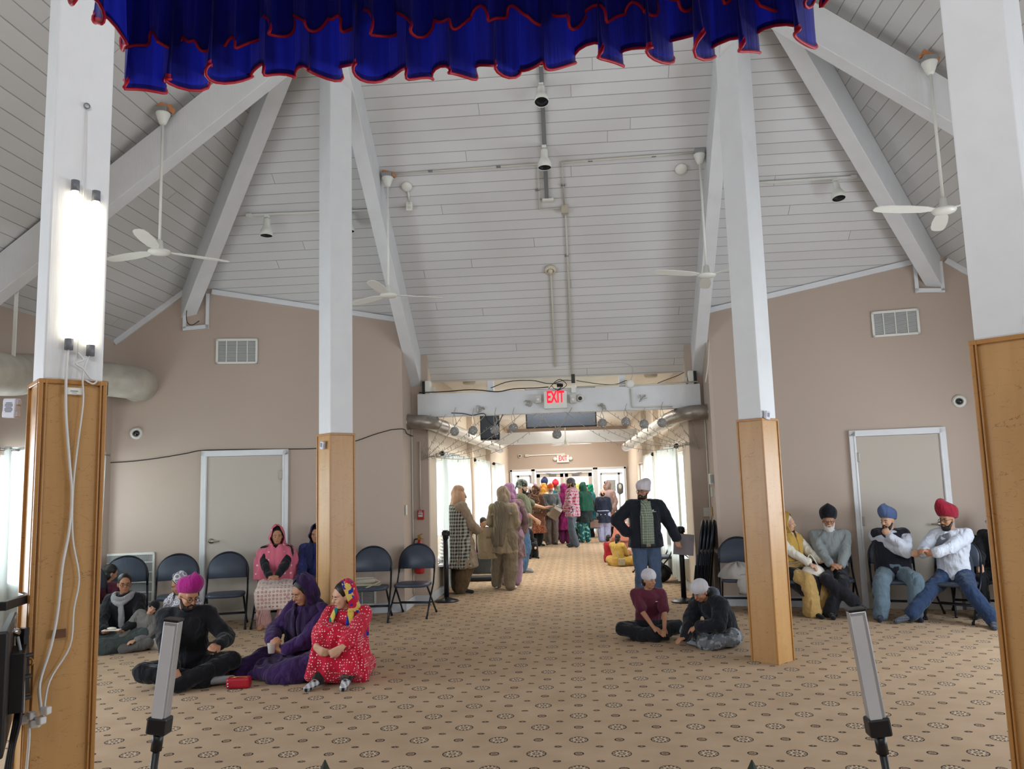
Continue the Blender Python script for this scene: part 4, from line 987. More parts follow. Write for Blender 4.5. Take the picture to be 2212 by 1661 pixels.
# ---------------------------------------------------------------- folding chairs
M_CHF = plain('black chair tubing', (34, 37, 44), .35, .3, var=.1); M_CHP = plain('navy grey vinyl', (58, 66, 80), .42, var=.1, bump=.12, bscale=60)
def chair_parts(t, vinyl):
    L = lambda *p: V(p)
    # seat
    b = MB(); n = 28; rs = []
    for z, sc in ((.360, .94), (.367, 1.0), (.387, 1.0), (.397, .97), (.401, .80), (.402, .3)):
        ring = []
        for k in range(n):
            a = 2*PI*k/n; ca, sa = math.cos(a), math.sin(a); e = 4.0
            r = (abs(ca)**e+abs(sa)**e)**(-1/e); ring.append(L(ca*r*.215*sc, sa*r*.21*sc-.01, z))
        rs.append(ring)
    b.rings(rs); b.build('seat', vinyl, t, world=False)
    # back pad with hand slot: arch outline
    def arch(w, z0, z1, n=22, inset=0):
        pts = []; zs = z0+(z1-z0)*.36
        pts.append((-w, z0)); 
        for k in range(n+1):
            a = PI - PI*k/n; pts.append((math.cos(a)*w, zs+math.sin(a)*(z1-zs)))
        pts.append((w, z0)); return pts
    o = arch(.222, .555, .845); 
    ysl = lambda z: .13+(z-.45)*.22
    # split pad into strips around a slot (slot .06 half width, z .762-.782)
    b = MB(); th = .022
    outline = o; f_ = [L(x, ysl(z)-th/2, z) for x, z in outline]; g_ = [L(x, ysl(z)+th/2, z) for x, z in outline]
    m_ = len(outline); ins = [((x)*.93, .555+.012+(z-.555)*.93) for x, z in outline]
    fi = [L(x, ysl(z)-th, z) for x, z in ins]; gi = [L(x, ysl(z)+th, z) for x, z in ins]
    b.rings([gi, g_, f_, fi], True); b.build('backrest', vinyl, t, world=False)
    b = MB(); P = [L(x*1.03, ysl(z), z+.004) for x, z in arch(.225, .50, .851)]; b.tube(P, .0115, 8)
    for k in (-1, 1): pass
    b.tube([L(-.06, ysl(.83)-.004, .815), L(-.045, ysl(.83)-.004, .832), L(0, ysl(.83)-.004, .838), L(.045, ysl(.83)-.004, .832), L(.06, ysl(.83)-.004, .815)], .0095, 8)
    b.build('back_frame', M_CHF, t, world=False)
    for s in (-1, 1):
        b = MB(); b.tube([L(s*.232, ysl(.50), .50), L(s*.235, .08, .38), L(s*.238, -.10, .19), L(s*.242, -.25, .012)], .0115, 8); b.tube([L(s*.242, -.25, .03), L(s*.242, -.255, 0)], .015, 8); b.build('leg', M_CHF, t, world=False)
        b = MB(); b.tube([L(s*.205, -.09, .37), L(s*.21, .05, .22), L(s*.22, .245, .012)], .0115, 8); b.tube([L(s*.22, .24, .03), L(s*.22, .25, 0)], .015, 8); b.build('leg', M_CHF, t, world=False)
    for y, z, w in ((-.125, .17, .23), (.13, .145, .205)):
        b = MB(); b.tube([L(-w, y, z), L(w, y, z)], .008, 8); b.build('stretcher', M_CHF, t, world=False)
def copytree(o, parent=None):
    c = o.copy(); COL.objects.link(c); c.parent = parent
    for ch in list(o.children): copytree(ch, c)
    return c
chair0 = thing('folding_chair', (0, 0, 0), 'x', 'chair'); chair_parts(chair0, M_CHP)
CH = {'first': True}
def chair(x, y, rot, label, group='padded folding chairs'):
    o = chair0 if CH['first'] else copytree(chair0); CH['first'] = False
    o.location = (x, y, 0); o.rotation_euler = (0, 0, rot); tag(o, label, 'chair', group); return o
def chair_at(px, py, rot, label, back=.0, **k):
    p = onZ(px, py); return chair(p.x, p.y+back, rot, label, **k)
aL, aR = math.atan2(-dL.y, -dL.x), math.atan2(dR.y, dR.x)
def cl(px, rot, label, off=.50): p = wallL(px, 1290)-nL*off; return chair(p.x, p.y, aL+rot, label)
cl(300, .28, 'empty folding chair behind the seated woman in glasses, leftmost of the row')
cl(406, .22, 'empty folding chair in front of the left door frame, behind the patterned scarf')
cl(507, .10, 'empty folding chair standing free before the left door')
CH_PINK = cl(610, 0, 'folding chair carrying the woman in the pink scarf')
CH_BLUE = chair(wl(1.02).x+.06, wl(1.02).y-.38, aL, 'folding chair mostly hidden behind the left middle pillar')
CH_BAG = cl(804, -.12, 'folding chair holding a small beige handbag')
chair_at(893, 1330, -.10, 'empty folding chair nearest the passage, in front of the fire extinguisher', .02)
def cr(px, rot, label, off=.44): p = wallR(px, 1290)-nR*off; return chair(p.x, p.y, aR+rot, label)
CH_JKT = cr(1603, .05, 'folding chair right of the passage with a grey jacket on its seat')
CH_YEL = cr(1716, .1, 'folding chair under the woman in the yellow scarf', .5)
CH_BT = cr(1797, .05, 'folding chair under the man in the black turban', .42)
CH_BL = cr(1922, 0, 'folding chair under the man in the blue turban', .50)
CH_RD = cr(2036, -.55, 'folding chair turned sideways under the man in the red turban', .66)
CH_E1 = cr(2093, -.1, 'folding chair just behind the man in the red turban', .36)
CH_E2 = cr(2143, -.25, 'folding chair at the far right under the half hidden seated person', .40)
chair(1.20, 14.2, -PI/2-.2, 'folding chair inside the passage behind the man in the black jacket')
chair(1.28, 12.75, -PI/2, 'folding chair with a dark bag below it behind the right stanchion')
# folded chairs leaning in the corner right of the passage
def folded(x, y, z, lean, rot, label):
    t = thing('folded_chair', (x, y, z), label, 'chair', 'folded chairs leaning in the corner')
    t.rotation_euler = (lean, 0, rot); t.scale = (1.05, 1.0, 1.12)
    b = MB(); pts = []
    for k in range(17): a = PI-PI*k/16; pts.append(V((math.cos(a)*.215, 0, .70+math.sin(a)*.24)))
    b.tube([V((-.23, 0, 0))]+pts+[V((.23, 0, 0))], .0115, 8); b.build('back_frame', M_CHF, t, world=False)
    b = MB(); b.rings([[p*1+V((0, dy, 0)) for p in [V((-.19, 0, .62))]+[V((math.cos(PI-PI*k/12)*.195, 0, .70+math.sin(PI-PI*k/12)*.215)) for k in range(13)]+[V((.19, 0, .62))]] for dy in (-.014, .014)]); b.build('backrest', M_CHP, t, world=False, bevel=.006)
    b = MB(); b.box((0, -.025, .38), (.38, .022, .38)); b.build('seat', M_CHP, t, world=False, bevel=.01)
    for s in (-1, 1): b = MB(); b.tube([V((s*.2, -.03, .45)), V((s*.2, -.035, .06))], .0105, 8); b.build('leg', M_CHF, t, world=False)
    for zz in (.12, .2): b = MB(); b.tube([V((-.2, -.03, zz)), V((.2, -.03, zz))], .008, 8); b.build('stretcher', M_CHF, t, world=False)
    return t
for k in range(4):
    folded(1.46+.045*k, 10.46, 0, 0, 0, ('outermost folded chair leaning in the corner, silver edged', 'second folded chair of the leaning stack', 'third folded chair of the leaning stack', 'folded chair of the leaning stack nearest the wall')[k]).rotation_euler = (-.13, 0, -PI/2-.25)

# ---------------------------------------------------------------- stanchions and sign
M_ST = plain('black powder coated post', (30, 31, 36), .35, .2)
def stanchion(p, label):
    t = thing('stanchion', p, label, 'stanchion')
    b = MB(); b.lathe([(.165, 0), (.17, .008), (.165, .016), (.10, .035), (.05, .052), (.035, .06)], p, 32); b.build('base', M_ST, t)
    b = MB(); b.tube([p+V((0, 0, .05)), p+V((0, 0, .86))], .034, 20); b.build('post', M_ST, t)
    b = MB(); b.tube([p+V((0, 0, .85)), p+V((0, 0, .965))], .042, 20); b.box(p+V((.04, 0, .92)), (.03, .03, .07)); b.box(p+V((-.04, 0, .92)), (.02, .03, .05)); b.build('belt_head', M_ST, t)
    return t
SL_ = onZ(965, 1299); stanchion(V((SL_.x, SL_.y, 0)), 'black belt stanchion left of the passage beside the woman in checks')
SR_ = onZ(1478, 1300); SR_ = V((SR_.x, SR_.y, 0)); stanchion(SR_, 'black belt stanchion the standing man rests his hand on')
p = onY(1477, 1176, SR_.y-.05); b = MB(); b.box(p, (.26, .008, .27), R=Matrix.Rotation(.1, 3, 'Y') @ Matrix.Rotation(-.15, 3, 'Z')); tag(b.build('sign_board', plain('pale lilac card', (176, 170, 176), .7), at=p), 'plain pale card sign hanging on the right stanchion', 'sign')

# ---------------------------------------------------------------- bags and loose things
def seatpt(ch, x=0, y=0, z=.402): return V(ch.location) + Matrix.Rotation(ch.rotation_euler.z, 3, 'Z') @ V((x, y, z))
M_BEI = plain('beige leather', (170, 160, 140), .5, bump=.15)
p = seatpt(CH_BAG, -.03, .02); t_ = thing('handbag', p, 'small beige handbag with strap lying on a folding chair', 'handbag')
b = MB(); b.cap(p+V((-.13, 0, .045)), p+V((.07, .02, .055)), .042, .042, 14, .8); b.build('bag_body', M_BEI, t_); b = MB(); b.box(p+V((.0, .0, .014)), (.30, .15, .026), .05); b.build('bag_base', M_BEI, t_, bevel=.01)
b = MB(); b.tube(spline([p+V((.08, 0, .06)), p+V((.15, -.03, .05)), p+V((.11, -.1, .03)), p+V((.04, -.19, .005)), p+V((-.0, -.2, -.02))], 5), .010, 6, flat=.5); b.build('strap', M_BEI, t_)
def clothpile(c, rx, ry, h, seed, mat, name, label, cat, drop=()):
    rr = random.Random(seed); n, m_ = 34, 16; vs = []; fs = []
    t = thing(name, c, label, cat); b = MB()
    ph = [rr.uniform(0, 6) for _ in range(6)]
    rs = []
    for i in range(m_+1):
        f = i/m_; ring = []
        for k in range(n):
            a = 2*PI*k/n; r = (1-f**2)**.5 if f < 1 else 0.02; r = max(r, .03)
            w = 1+.13*math.sin(3*a+ph[0]+2*f)+.07*math.sin(7*a+ph[1]+5*f); z = h*f*(1+.25*math.sin(4*a+ph[2])*(1-f)+.12*math.sin(9*a+ph[3]))
            ring.append(c+V((math.cos(a)*rx*r*w, math.sin(a)*ry*r*w, max(z, .002))))
        rs.append(ring)
    b.rings(rs); b.build('folded_cloth', mat, t)
    for (x, w, L_) in drop:
        b = MB(); rs = []
        for i in range(9):
            f = i/8; ring = []
            for k in range(12): a = 2*PI*k/12; ring.append(c+V((x+math.cos(a)*w*(1-.2*f)+.01*math.sin(9*f), -ry*.95-.012*math.sin(a)-(.02*math.sin(f*PI)), -L_*f+.05*(1-f)+.012*math.sin(3*a))))
            rs.append(ring)
        b.rings(rs); b.build('hanging_sleeve', mat, t)
    return t
M_JKT = plain('pale grey fleece', (158, 152, 146), .9, var=.15, bump=.4, bscale=25); M_JK2 = plain('grey patterned cloth', (140, 138, 138), .9, var=.5, nscale=50)
clothpile(seatpt(CH_JKT, -.02, -.03), .24, .19, .17, 4, M_JKT, 'jacket', 'pale grey jacket heaped on the folding chair right of the passage', 'jacket', ((.03, .09, .16), (.16, .07, .30)))
M_REDB = plain('red leather', (164, 22, 40), .45, bump=.5, bscale=70)
p = onZ(516, 1486); p.z = 0; t_ = thing('handbag', p, 'small red textured handbag on the carpet beside the woman in purple', 'handbag'); b = MB(); b.box(p+V((0, 0, .045)), (.19, .10, .085), .15); b.build('bag_body', M_REDB, t_, bevel=.02); b = MB(); b.tube([p+V((-.07, -.02, .085)), p+V((0, -.03, .095)), p+V((.08, -.01, .088))], .004, 6); b.build('zip', plain('gold zip', (180, 150, 90), .3, .8), t_)
b = MB(); b.lathe([(.006, 0), (.006, .006), (.001, .008)], p+V((-.06, -.07, .05)), 10, (0, -1, 0)); b.lathe([(.006, 0), (.006, .006), (.001, .008)], p+V((-.06, -.07, .03)), 10, (0, -1, 0)); b.build('stud', M_CHROME, t_)
M_DBAG = plain('dark grey bag cloth', (62, 64, 62), .7, var=.2, bump=.3)
def bag(p, sz, rot, label, mat, handle=True):
    t = thing('tote_bag', p, label, 'bag'); b = MB(); R_ = Matrix.Rotation(rot, 3, 'Z')
    rs = []
    for z, sc in ((0, .96), (.02, 1), (.6, .97), (.9, .9), (1.0, .82)):
        rs.append([p+R_ @ V((x*sz[0]/2*sc, y*sz[1]/2*sc*(1 if z < .6 else .7), z*sz[2])) for x, y in ((-1, -1), (0, -1.15), (1, -1), (1.04, 0), (1, 1), (0, 1.1), (-1, 1), (-1.04, 0))])
    b.rings(rs, smooth=False); b.build('bag_body', mat, t, bevel=.01)
    if handle: b = MB(); b.tube(spline([p+R_ @ V((-sz[0]*.25, 0, sz[2]*.95)), p+R_ @ V((-sz[0]*.15, 0, sz[2]*1.3)), p+R_ @ V((sz[0]*.15, 0, sz[2]*1.3)), p+R_ @ V((sz[0]*.25, 0, sz[2]*.95))], 5), .009, 6); b.build('handle', mat, t)
    return t
p = onZ(1050, 1238); bag(V((p.x, p.y, .001)), (.46, .2, .34), 0, 'dark grey bag standing on the floor left in the passage', M_DBAG)
p = onZ(1047, 1252); b = MB(); b.box(V((p.x, p.y-.1, .035)), (.50, .3, .07), .05); tag(b.build('floor_cushion', plain('black cloth cushion', (38, 38, 40), .8), at=V((p.x, p.y-.1, 0)), bevel=.02), 'flat black cushion on the floor before the dark grey bag', 'cushion')
p = V((1.25, 12.7, 0)); b = MB(); b.ball(p+V((0, 0, .14)), (.16, .15, .14), 16, 10); tag(b.build('backpack', M_BLK, at=p), 'dark round bag under the folding chair behind the right stanchion', 'bag')
p = onZ(1310, 1163); bag(V((p.x, p.y, .001)), (.3, .16, .26), .1, 'brown bag on the floor before the far doors', plain('brown bag leather', (120, 96, 80), .5))
# ================================================================ PEOPLE
SK = {}
def skin(key, col):
    if key in SK: return SK[key]
    t = NT('skin '+key); c = srgb(col); n = t.noise(9, 3)
    t.fin(t.mix(n, tuple(x*.82 for x in c), tuple(min(1, x*1.06) for x in c)), .55, 0, .35)
    t.b.inputs['Subsurface Weight'].default_value = .08; t.b.inputs['Subsurface Radius'].default_value = (.02, .008, .004)
    SK[key] = t.m; return t.m
S_MED = skin('warm brown', (178, 128, 98)); S_LT = skin('light brown', (205, 160, 132)); S_DK = skin('deep brown', (138, 92, 68))
CL_ = {}
def cloth(key, col, pat=None, col2=(255, 255, 255), sc=1.0, rough=.85, col3=None, thr=None):
    """woven cloth with an optional printed or woven pattern"""
    if key in CL_: return CL_[key]
    t = NT(key); c = srgb(col); d = srgb(col2); co = t.coord(); x, y, z = t.sep(co)
    base = t.mix(t.noise(4, 3), tuple(v*.78 for v in c), tuple(min(1, v*1.1) for v in c))
    fold = t.noise(7, 3, t.mapping(co, (1.6, 1.6, .45)), dist=.8)
    def wv(a, k, th): return t.math('GREATER_THAN', t.math('SINE', t.math('MULTIPLY', a, k)), th)
    xy = t.math('ADD', x, t.math('MULTIPLY', y, .8))
    out = base
    if pat == 'check':
        a = wv(xy, 6.283/(.045*sc), 0.0); b_ = wv(z, 6.283/(.05*sc), 0.0)
        out = t.mix(t.math('MULTIPLY', t.math('ADD', a, b_), .5), base, d)
    elif pat == 'plaid':
        a = wv(xy, 6.283/(.075*sc), -.1); b_ = wv(z, 6.283/(.08*sc), -.1); e = t.math('MAXIMUM', wv(xy, 6.283/(.075*sc), .93), wv(z, 6.283/(.08*sc), .93))
        out = t.mix(t.math('MULTIPLY', t.math('ADD', a, b_), .42), base, d); out = t.mix(e, out, srgb(col3 or (230, 220, 215)))
    elif pat == 'stripe':
        out = t.mix(wv(xy, 6.283/(.05*sc), .3), base, d)
    elif pat in ('dots', 'floral', 'motif'):
        vo = t.n('ShaderNodeTexVoronoi'); vo.inputs['Scale'].default_value = 26/sc; vo.inputs['Randomness'].default_value = .35 if pat != 'motif' else .15; t.l(co, vo.inputs['Vector'])
        ds = vo.outputs['Distance']
        if pat == 'dots': out = t.mix(t.math('LESS_THAN', ds, thr or .24), base, d)
        elif pat == 'floral': out = t.mix(t.math('GREATER_THAN', t.math('SINE', t.math('MULTIPLY', ds, 22)), .1), base, d)
        else:
            ring = t.math('MULTIPLY', t.math('LESS_THAN', ds, .42), t.math('GREATER_THAN', t.math('SINE', t.math('MULTIPLY', ds, 30)), -.2)); out = t.mix(ring, base, d)
    elif pat == 'patch':
        n = t.noise(5/sc, 3); out = t.mix(t.math('GREATER_THAN', n, .55), base, d)
        if col3: out = t.mix(t.math('GREATER_THAN', t.noise(8/sc, 2, t.mapping(co, loc=(3, 1, 2))), .58), out, srgb(col3))
    elif pat == 'grad':
        f = t.n('ShaderNodeMapRange'); t.l(z, f.inputs[0]); f.inputs[1].default_value = .25*sc; f.inputs[2].default_value = .8*sc
        out = t.mix(f.outputs[0], t.mix(t.math('GREATER_THAN', t.noise(40, 2), .5), d, c), base)
    t.fin(out, rough, 0, .15); t.b.inputs['Sheen Weight'].default_value = .15
    t.bump(t.math('ADD', fold, t.math('MULTIPLY', t.noise(140, 2), .05)), .75, .045)
    CL_[key] = t.m; return t.m

TEX = bpy.data.textures.new('fold texture', 'CLOUDS'); TEX.noise_scale = .11; TEX.noise_depth = 2
TEX2 = bpy.data.textures.new('long fold texture', 'WOOD'); TEX2.wood_type = 'BANDNOISE'; TEX2.noise_scale = .14; TEX2.turbulence = 9
def finish(o, vox, fold=0.0, smooth=4, tex=None):
    m = o.modifiers.new('remesh', 'REMESH'); m.mode = 'VOXEL'; m.voxel_size = vox; m.use_smooth_shade = True
    if smooth: s = o.modifiers.new('smooth', 'SMOOTH'); s.iterations = smooth; s.factor = .5
    if fold:
        d = o.modifiers.new('folds', 'DISPLACE'); d.texture = tex or TEX; d.strength = fold; d.mid_level = .42; d.texture_coords = 'LOCAL'
    return o

def ik(a, b, l1, l2, pole):
    a, b = V(a), V(b); d = b-a; L = d.length; mx = (l1+l2)*.995
    if L > mx: b = a+d*(mx/L); d = b-a; L = mx
    u = d.normalized(); x = (l1*l1-l2*l2+L*L)/(2*L); h = math.sqrt(max(l1*l1-x*x, 0)); p = V(pole); p = (p-u*p.dot(u))
    if p.length < 1e-5: p = V((0, 0, 1))-u*u.z
    return a+u*x+p.normalized()*h, b

def hand(b, w, d, pn, side, s, curl=.5, spread=.1, thumb=.6):
    """palm, four jointed fingers of unequal length and a thumb; d = finger direction, pn = palm normal"""
    d = V(d).normalized(); pn = V(pn); pn = (pn-d*pn.dot(d)).normalized(); x = d.cross(pn).normalized()*side
    k = w+d*.082*s
    b.cap(w, k-d*.012*s, .026*s, .036*s, 12, .48, pn)
    b.cap(w+x*.012*s, k+x*.026*s, .02*s, .014*s, 8); b.cap(w-x*.012*s, k-x*.026*s, .02*s, .014*s, 8)
    for i, (o_, L) in enumerate(((.030, .066), (.010, .076), (-.010, .071), (-.029, .056))):
        p = k+x*o_*s; dd = (d+x*o_*spread*12).normalized(); c1 = curl*.75; c2 = curl*1.7; c3 = curl*2.3
        q = p+(dd*math.cos(c1)+pn*math.sin(c1))*L*.44*s; r = q+(dd*math.cos(c2)+pn*math.sin(c2))*L*.32*s; e = r+(dd*math.cos(c3)+pn*math.sin(c3))*L*.24*s
        b.cap(p-dd*.01*s, q, .0095*s, .0088*s, 8); b.cap(q, r, .0088*s, .0082*s, 8); b.cap(r, e, .0082*s, .007*s, 8)
    tb = w+d*.022*s+x*.024*s; t1 = tb+(d*.75+x*.8*thumb+pn*.25).normalized()*.040*s; t2 = t1+(d+x*.15+pn*.45).normalized()*.032*s
    b.cap(tb, t1, .0135*s, .0105*s, 8); b.cap(t1, t2, .0105*s, .0085*s, 8)

def shell(name, mat, parent, rows, n=56, folds=(.0, .035), kf=11, seed=0, th=.005, open_back=False):
    """draped cloth: rows = (centre, rx, ry, opening half angle, rotation matrix)"""
    rr = random.Random(seed); ph = [rr.uniform(0, 6) for _ in range(4)]
    R_ = []; sub = 5
    for i in range(len(rows)-1):
        for k in range(sub):
            t = k/sub; t2 = t*t*(3-2*t) if False else t; a, b = rows[i], rows[i+1]
            R_.append((V(a[0]).lerp(V(b[0]), t2), a[1]*(1-t)+b[1]*t, a[2]*(1-t)+b[2]*t, a[3]*(1-t)+b[3]*t, a[4] if t < .5 or a[4] is b[4] else b[4], (i+t)/(len(rows)-1)))
    a = rows[-1]; R_.append((V(a[0]), a[1], a[2], a[3], a[4], 1.0))
    # smooth the profile
    for _ in range(3):
        N_ = list(R_)
        for i in range(1, len(R_)-1):
            p, q, r = R_[i-1], R_[i], R_[i+1]; N_[i] = ((p[0]+q[0]*2+r[0])/4, (p[1]+2*q[1]+r[1])/4, (p[2]+2*q[2]+r[2])/4, (p[3]+2*q[3]+r[3])/4, q[4], q[5])
        R_ = N_
    vs = []; fs = []
    for (c, rx, ry, op, R, f) in R_:
        for k in range(n+1):
            a = op+(2*PI-2*op)*k/n; am = folds[0]+(folds[1]-folds[0])*f
            g = 1+am*(math.sin(kf*a+ph[0]+3*f)+.6*math.sin(kf*1.7*a+ph[1]-4*f))*.7
            vs.append(c+R @ V((math.sin(a)*rx*g, -math.cos(a)*ry*g, .006*math.sin(5*a+ph[2]))))
    m_ = len(R_)
    for i in range(m_-1):
        for k in range(n): q = i*(n+1)+k; fs.append((q, q+1, q+n+2, q+n+1))
    b = MB(); b.add(vs, fs, True); o = b.build(name, mat, parent, world=False)
    d = o.modifiers.new('folds', 'DISPLACE'); d.texture = TEX2; d.strength = .022; d.mid_level = .5; d.texture_coords = 'LOCAL'
    s = o.modifiers.new('thickness', 'SOLIDIFY'); s.thickness = th; s.offset = 1
    return o

I3 = Matrix.Identity(3)
M_HAIR = plain('black hair', (30, 24, 22), .45, var=.3, nscale=40, bump=.6, bscale=140); M_HAIRG = plain('grey white hair', (206, 204, 200), .6, var=.15, nscale=40, bump=.6, bscale=140)
M_EYEW = plain('eye white', (176, 160, 150), .4); M_EYED = plain('dark iris', (26, 18, 14), .2); M_LIP = plain('lips', (150, 84, 78), .45)
M_GLS = plain('glasses frame', (44, 38, 36), .3)

def person(pos, rot, h, label, pose='stand', skin_=None, far=False, **k):
    s = h/1.70; k = dict(k); sk = skin_ or S_MED; g = k.get
    vox = .0095 if far else .0068; cv = .016 if far else .0115
    lean, side = g('lean', .0), g('side', .0); tw = g('twist', 0.0)
    if pose == 'stand': P = V((0, 0, .90))
    elif pose == 'chair': P = V((0, .08, .402/s+.095))
    elif pose == 'kneel': P = V((0, 0, .30))
    else: P = V((0, .05, .115))
    P = P+V(g('pel', (0, 0, 0)))
    sl = g('slump', 0.0)
    ax = Matrix.Rotation(lean, 3, 'X') @ Matrix.Rotation(side, 3, 'Y'); Tw = Matrix.Rotation(tw, 3, 'Z')
    mid = P+ax @ V((0, .0, .26-.02*sl)); axu = Matrix.Rotation(lean+sl, 3, 'X') @ Matrix.Rotation(side, 3, 'Y')
    N = mid+axu @ V((0, 0, .235))
    B = axu @ Tw
    build_ = g('w', 1.0)
    sh = {q: N+B @ V((q*.172*build_, .005, -.045)) for q in (1, -1)}
    hp = {q: P+Tw.inverted() @ V((q*.088, 0, -.03)) if False else P+V((q*.088, 0, -.03)) for q in (1, -1)}
    # legs
    kn, an, toe = {}, {}, {}
    if pose == 'stand':
        st = g('stance', .09)
        for q in (1, -1):
            f = V(g('footL' if q > 0 else 'footR', (q*st, 0, 0)))+V((0, 0.02, .075)); kn[q], an[q] = ik(hp[q], f, .41, .405, (q*.1, -1, 0)); toe[q] = an[q]+Matrix.Rotation(q*.25+g('toe', 0), 3, 'Z') @ V((0, -.165, -.045))
    elif pose == 'chair':
        for q in (1, -1):
            K = V(g('kneeL' if q > 0 else 'kneeR', (q*.13, -.34, .44/s))); A_ = V(g('footL' if q > 0 else 'footR', (q*.13, -.36, 0)))+V((0, 0.02, .075)); K, A_ = ik(hp[q], A_, .41, .405, K-(hp[q]+A_)*.5); kn[q], an[q] = K, A_; toe[q] = V(g('toeL' if q > 0 else 'toeR', tuple(A_+Matrix.Rotation(q*.2, 3, 'Z') @ V((0, -.165, -.045)))))
    elif pose == 'cross':
        kn = {1: V(g('kneeL', (.34, -.20, .13))), -1: V(g('kneeR', (-.34, -.20, .13)))}
        an = {1: V(g('footL', (-.05, -.36, .06))), -1: V(g('footR', (.06, -.30, .07)))}
        toe = {1: V(g('toeL', (-.19, -.33, .045))), -1: V(g('toeR', (.20, -.27, .05)))}
    elif pose == 'up':
        kn = {1: V(g('kneeL', (.11, -.30, .41))), -1: V(g('kneeR', (-.09, -.33, .43)))}
        an = {1: V(g('footL', (.14, -.40, .07))), -1: V(g('footR', (-.10, -.43, .07)))}
        toe = {q: an[q]+V((q*.03, -.15, -.04)) for q in (1, -1)}
    elif pose == 'kneel':
        for q in (1, -1): kn[q] = V((q*.12, -.30, .10)); an[q] = V((q*.12, .10, .07)); toe[q] = V((q*.10, .22, .03))
    # arms
    el, wr_ = {}, {}
    for q, nm in ((1, 'L'), (-1, 'R')):
        dflt = {'stand': (q*.24, -.05, .86), 'chair': (q*.13, -.26, P.z+.10), 'cross': (q*.14, -.30, .20), 'up': (q*.1, -.42, .38), 'kneel': (q*.14, -.25, .40)}[pose]
        w_ = V(g('hand'+nm, dflt)); el[q], wr_[q] = ik(sh[q], w_, .275, .245, g('elb'+nm, (q*.5, .45, -.6)))
    # head
    hy, hpi, hr = g('head', (0, 0, 0))
    Rh = Matrix.Rotation(hy, 3, 'Z') @ Matrix.Rotation(hpi, 3, 'X') @ Matrix.Rotation(hr, 3, 'Y')
    nb = N+axu @ V((0, -.005, .03)); Hc = nb+(Rh @ V((0, -.025, .125))*.55+axu @ V((0, -.02, .125))*.45)
    S = lambda v: V(v)*s
    H_ = lambda x, y, z: Hc+Rh @ V((x, y, z))
    b = MB()
    # torso
    fat = g('fat', 0.0)
    tr = [(P+ax @ V((0, 0, -.10)), .13, .10), (P+V((0, 0, -.03)), .163+fat*.3, .118+fat*.3), (P.lerp(mid, .5), .150+fat*.5, .108+fat), (mid, .142+fat*.6, .105+fat*1.1), (mid.lerp(N, .5), .160+fat*.4, .115+fat*.6), (mid.lerp(N, .8), .168*build_, .105), (N, .10, .075), (N+axu @ V((0, 0, .03)), .055, .055)]
    def torso(b, off=0.0, top=8, bot=0):
        rs = []
        for i, (c, rx, ry) in enumerate(tr[bot:top]):
            Rr = B if i+bot >= 4 else (ax if i+bot < 3 else axu)
            rs.append([S(c+Rr @ V((math.cos(a)*(rx+off), math.sin(a)*(ry+off), 0))) for a in (2*PI*j/20 for j in range(20))])
        b.rings(rs)
    torso(b)
    for q in (1, -1):
        b.cap(S(N+B @ V((q*.06, 0, -.03))), S(sh[q]), .05*s, .052*s); b.cap(S(sh[q]), S(el[q]), .048*s, .037*s); b.cap(S(el[q]), S(wr_[q]), .037*s, .025*s)
        b.cap(S(hp[q]), S(kn[q]), .082*s, .056*s); b.cap(S(kn[q]), S(kn[q].lerp(an[q], .35)), .054*s, .055*s); b.cap(S(kn[q].lerp(an[q], .35)), S(an[q]), .054*s, .036*s)
        b.cap(S(an[q]), S(toe[q]), .036*s, .026*s, flat=.8); b.ball(S(an[q]+(an[q]-toe[q]).normalized()*.03+V((0, 0, -.03))), .034*s)
        nm = 'L' if q > 0 else 'R'
        fd = V(g('fing'+nm, tuple((wr_[q]-el[q]).normalized()))); pn = V(g('palm'+nm, (-q*.9, 0.1, -.3) if pose == 'stand' else (0, .2, -1)))
        hand(b, S(wr_[q]), fd, pn, g('flip'+nm, q), s*g('hs', 1.0), g('curl'+nm, .45))
    b.cap(S(N+axu @ V((0, 0, -.02))), S(Hc+Rh @ V((0, .015, -.06))), .054*s, .048*s)
    # head: cranium, face, jaw, nose, ears, brow, lips
    RR = Rh
    b.ball(S(H_(0, .012, .035)), (.074*s, .092*s, .085*s), 20, 14, RR); b.ball(S(H_(0, -.022, -.02)), (.064*s, .068*s, .088*s), 18, 12, RR)
    b.ball(S(H_(0, -.040, -.080)), (.044*s, .042*s, .032*s), 14, 8, RR); b.ball(S(H_(0, -.060, .032)), (.056*s, .03*s, .028*s), 14, 8, RR)
    b.cap(S(H_(0, -.082, .012)), S(H_(0, -.104, -.024)), .010*s, .0135*s, 8); b.ball(S(H_(0, -.086, -.060)), (.022*s, .010*s, .010*s), 10, 6, RR)
    for q in (1, -1):
        b.ball(S(H_(q*.074, .008, -.008)), (.010*s, .020*s, .030*s), 10, 8, RR); b.ball(S(H_(q*.036, -.062, -.022)), (.024*s, .022*s, .024*s), 10, 8, RR)
    body = b.build('person', sk, world=False); finish(body, vox, 0, 2)
    body.location = V((pos[0], pos[1], g('z', 0))); body.rotation_euler = (0, 0, rot); tag(body, label, 'person', g('group'))
    def child(name, bb, mat, v=None, fold=0.0, sm=4, tex=None):
        o = bb.build(name, mat, body, world=False)
        if v: finish(o, v*s if v > .01 else v, fold*s, sm, tex)
        return o
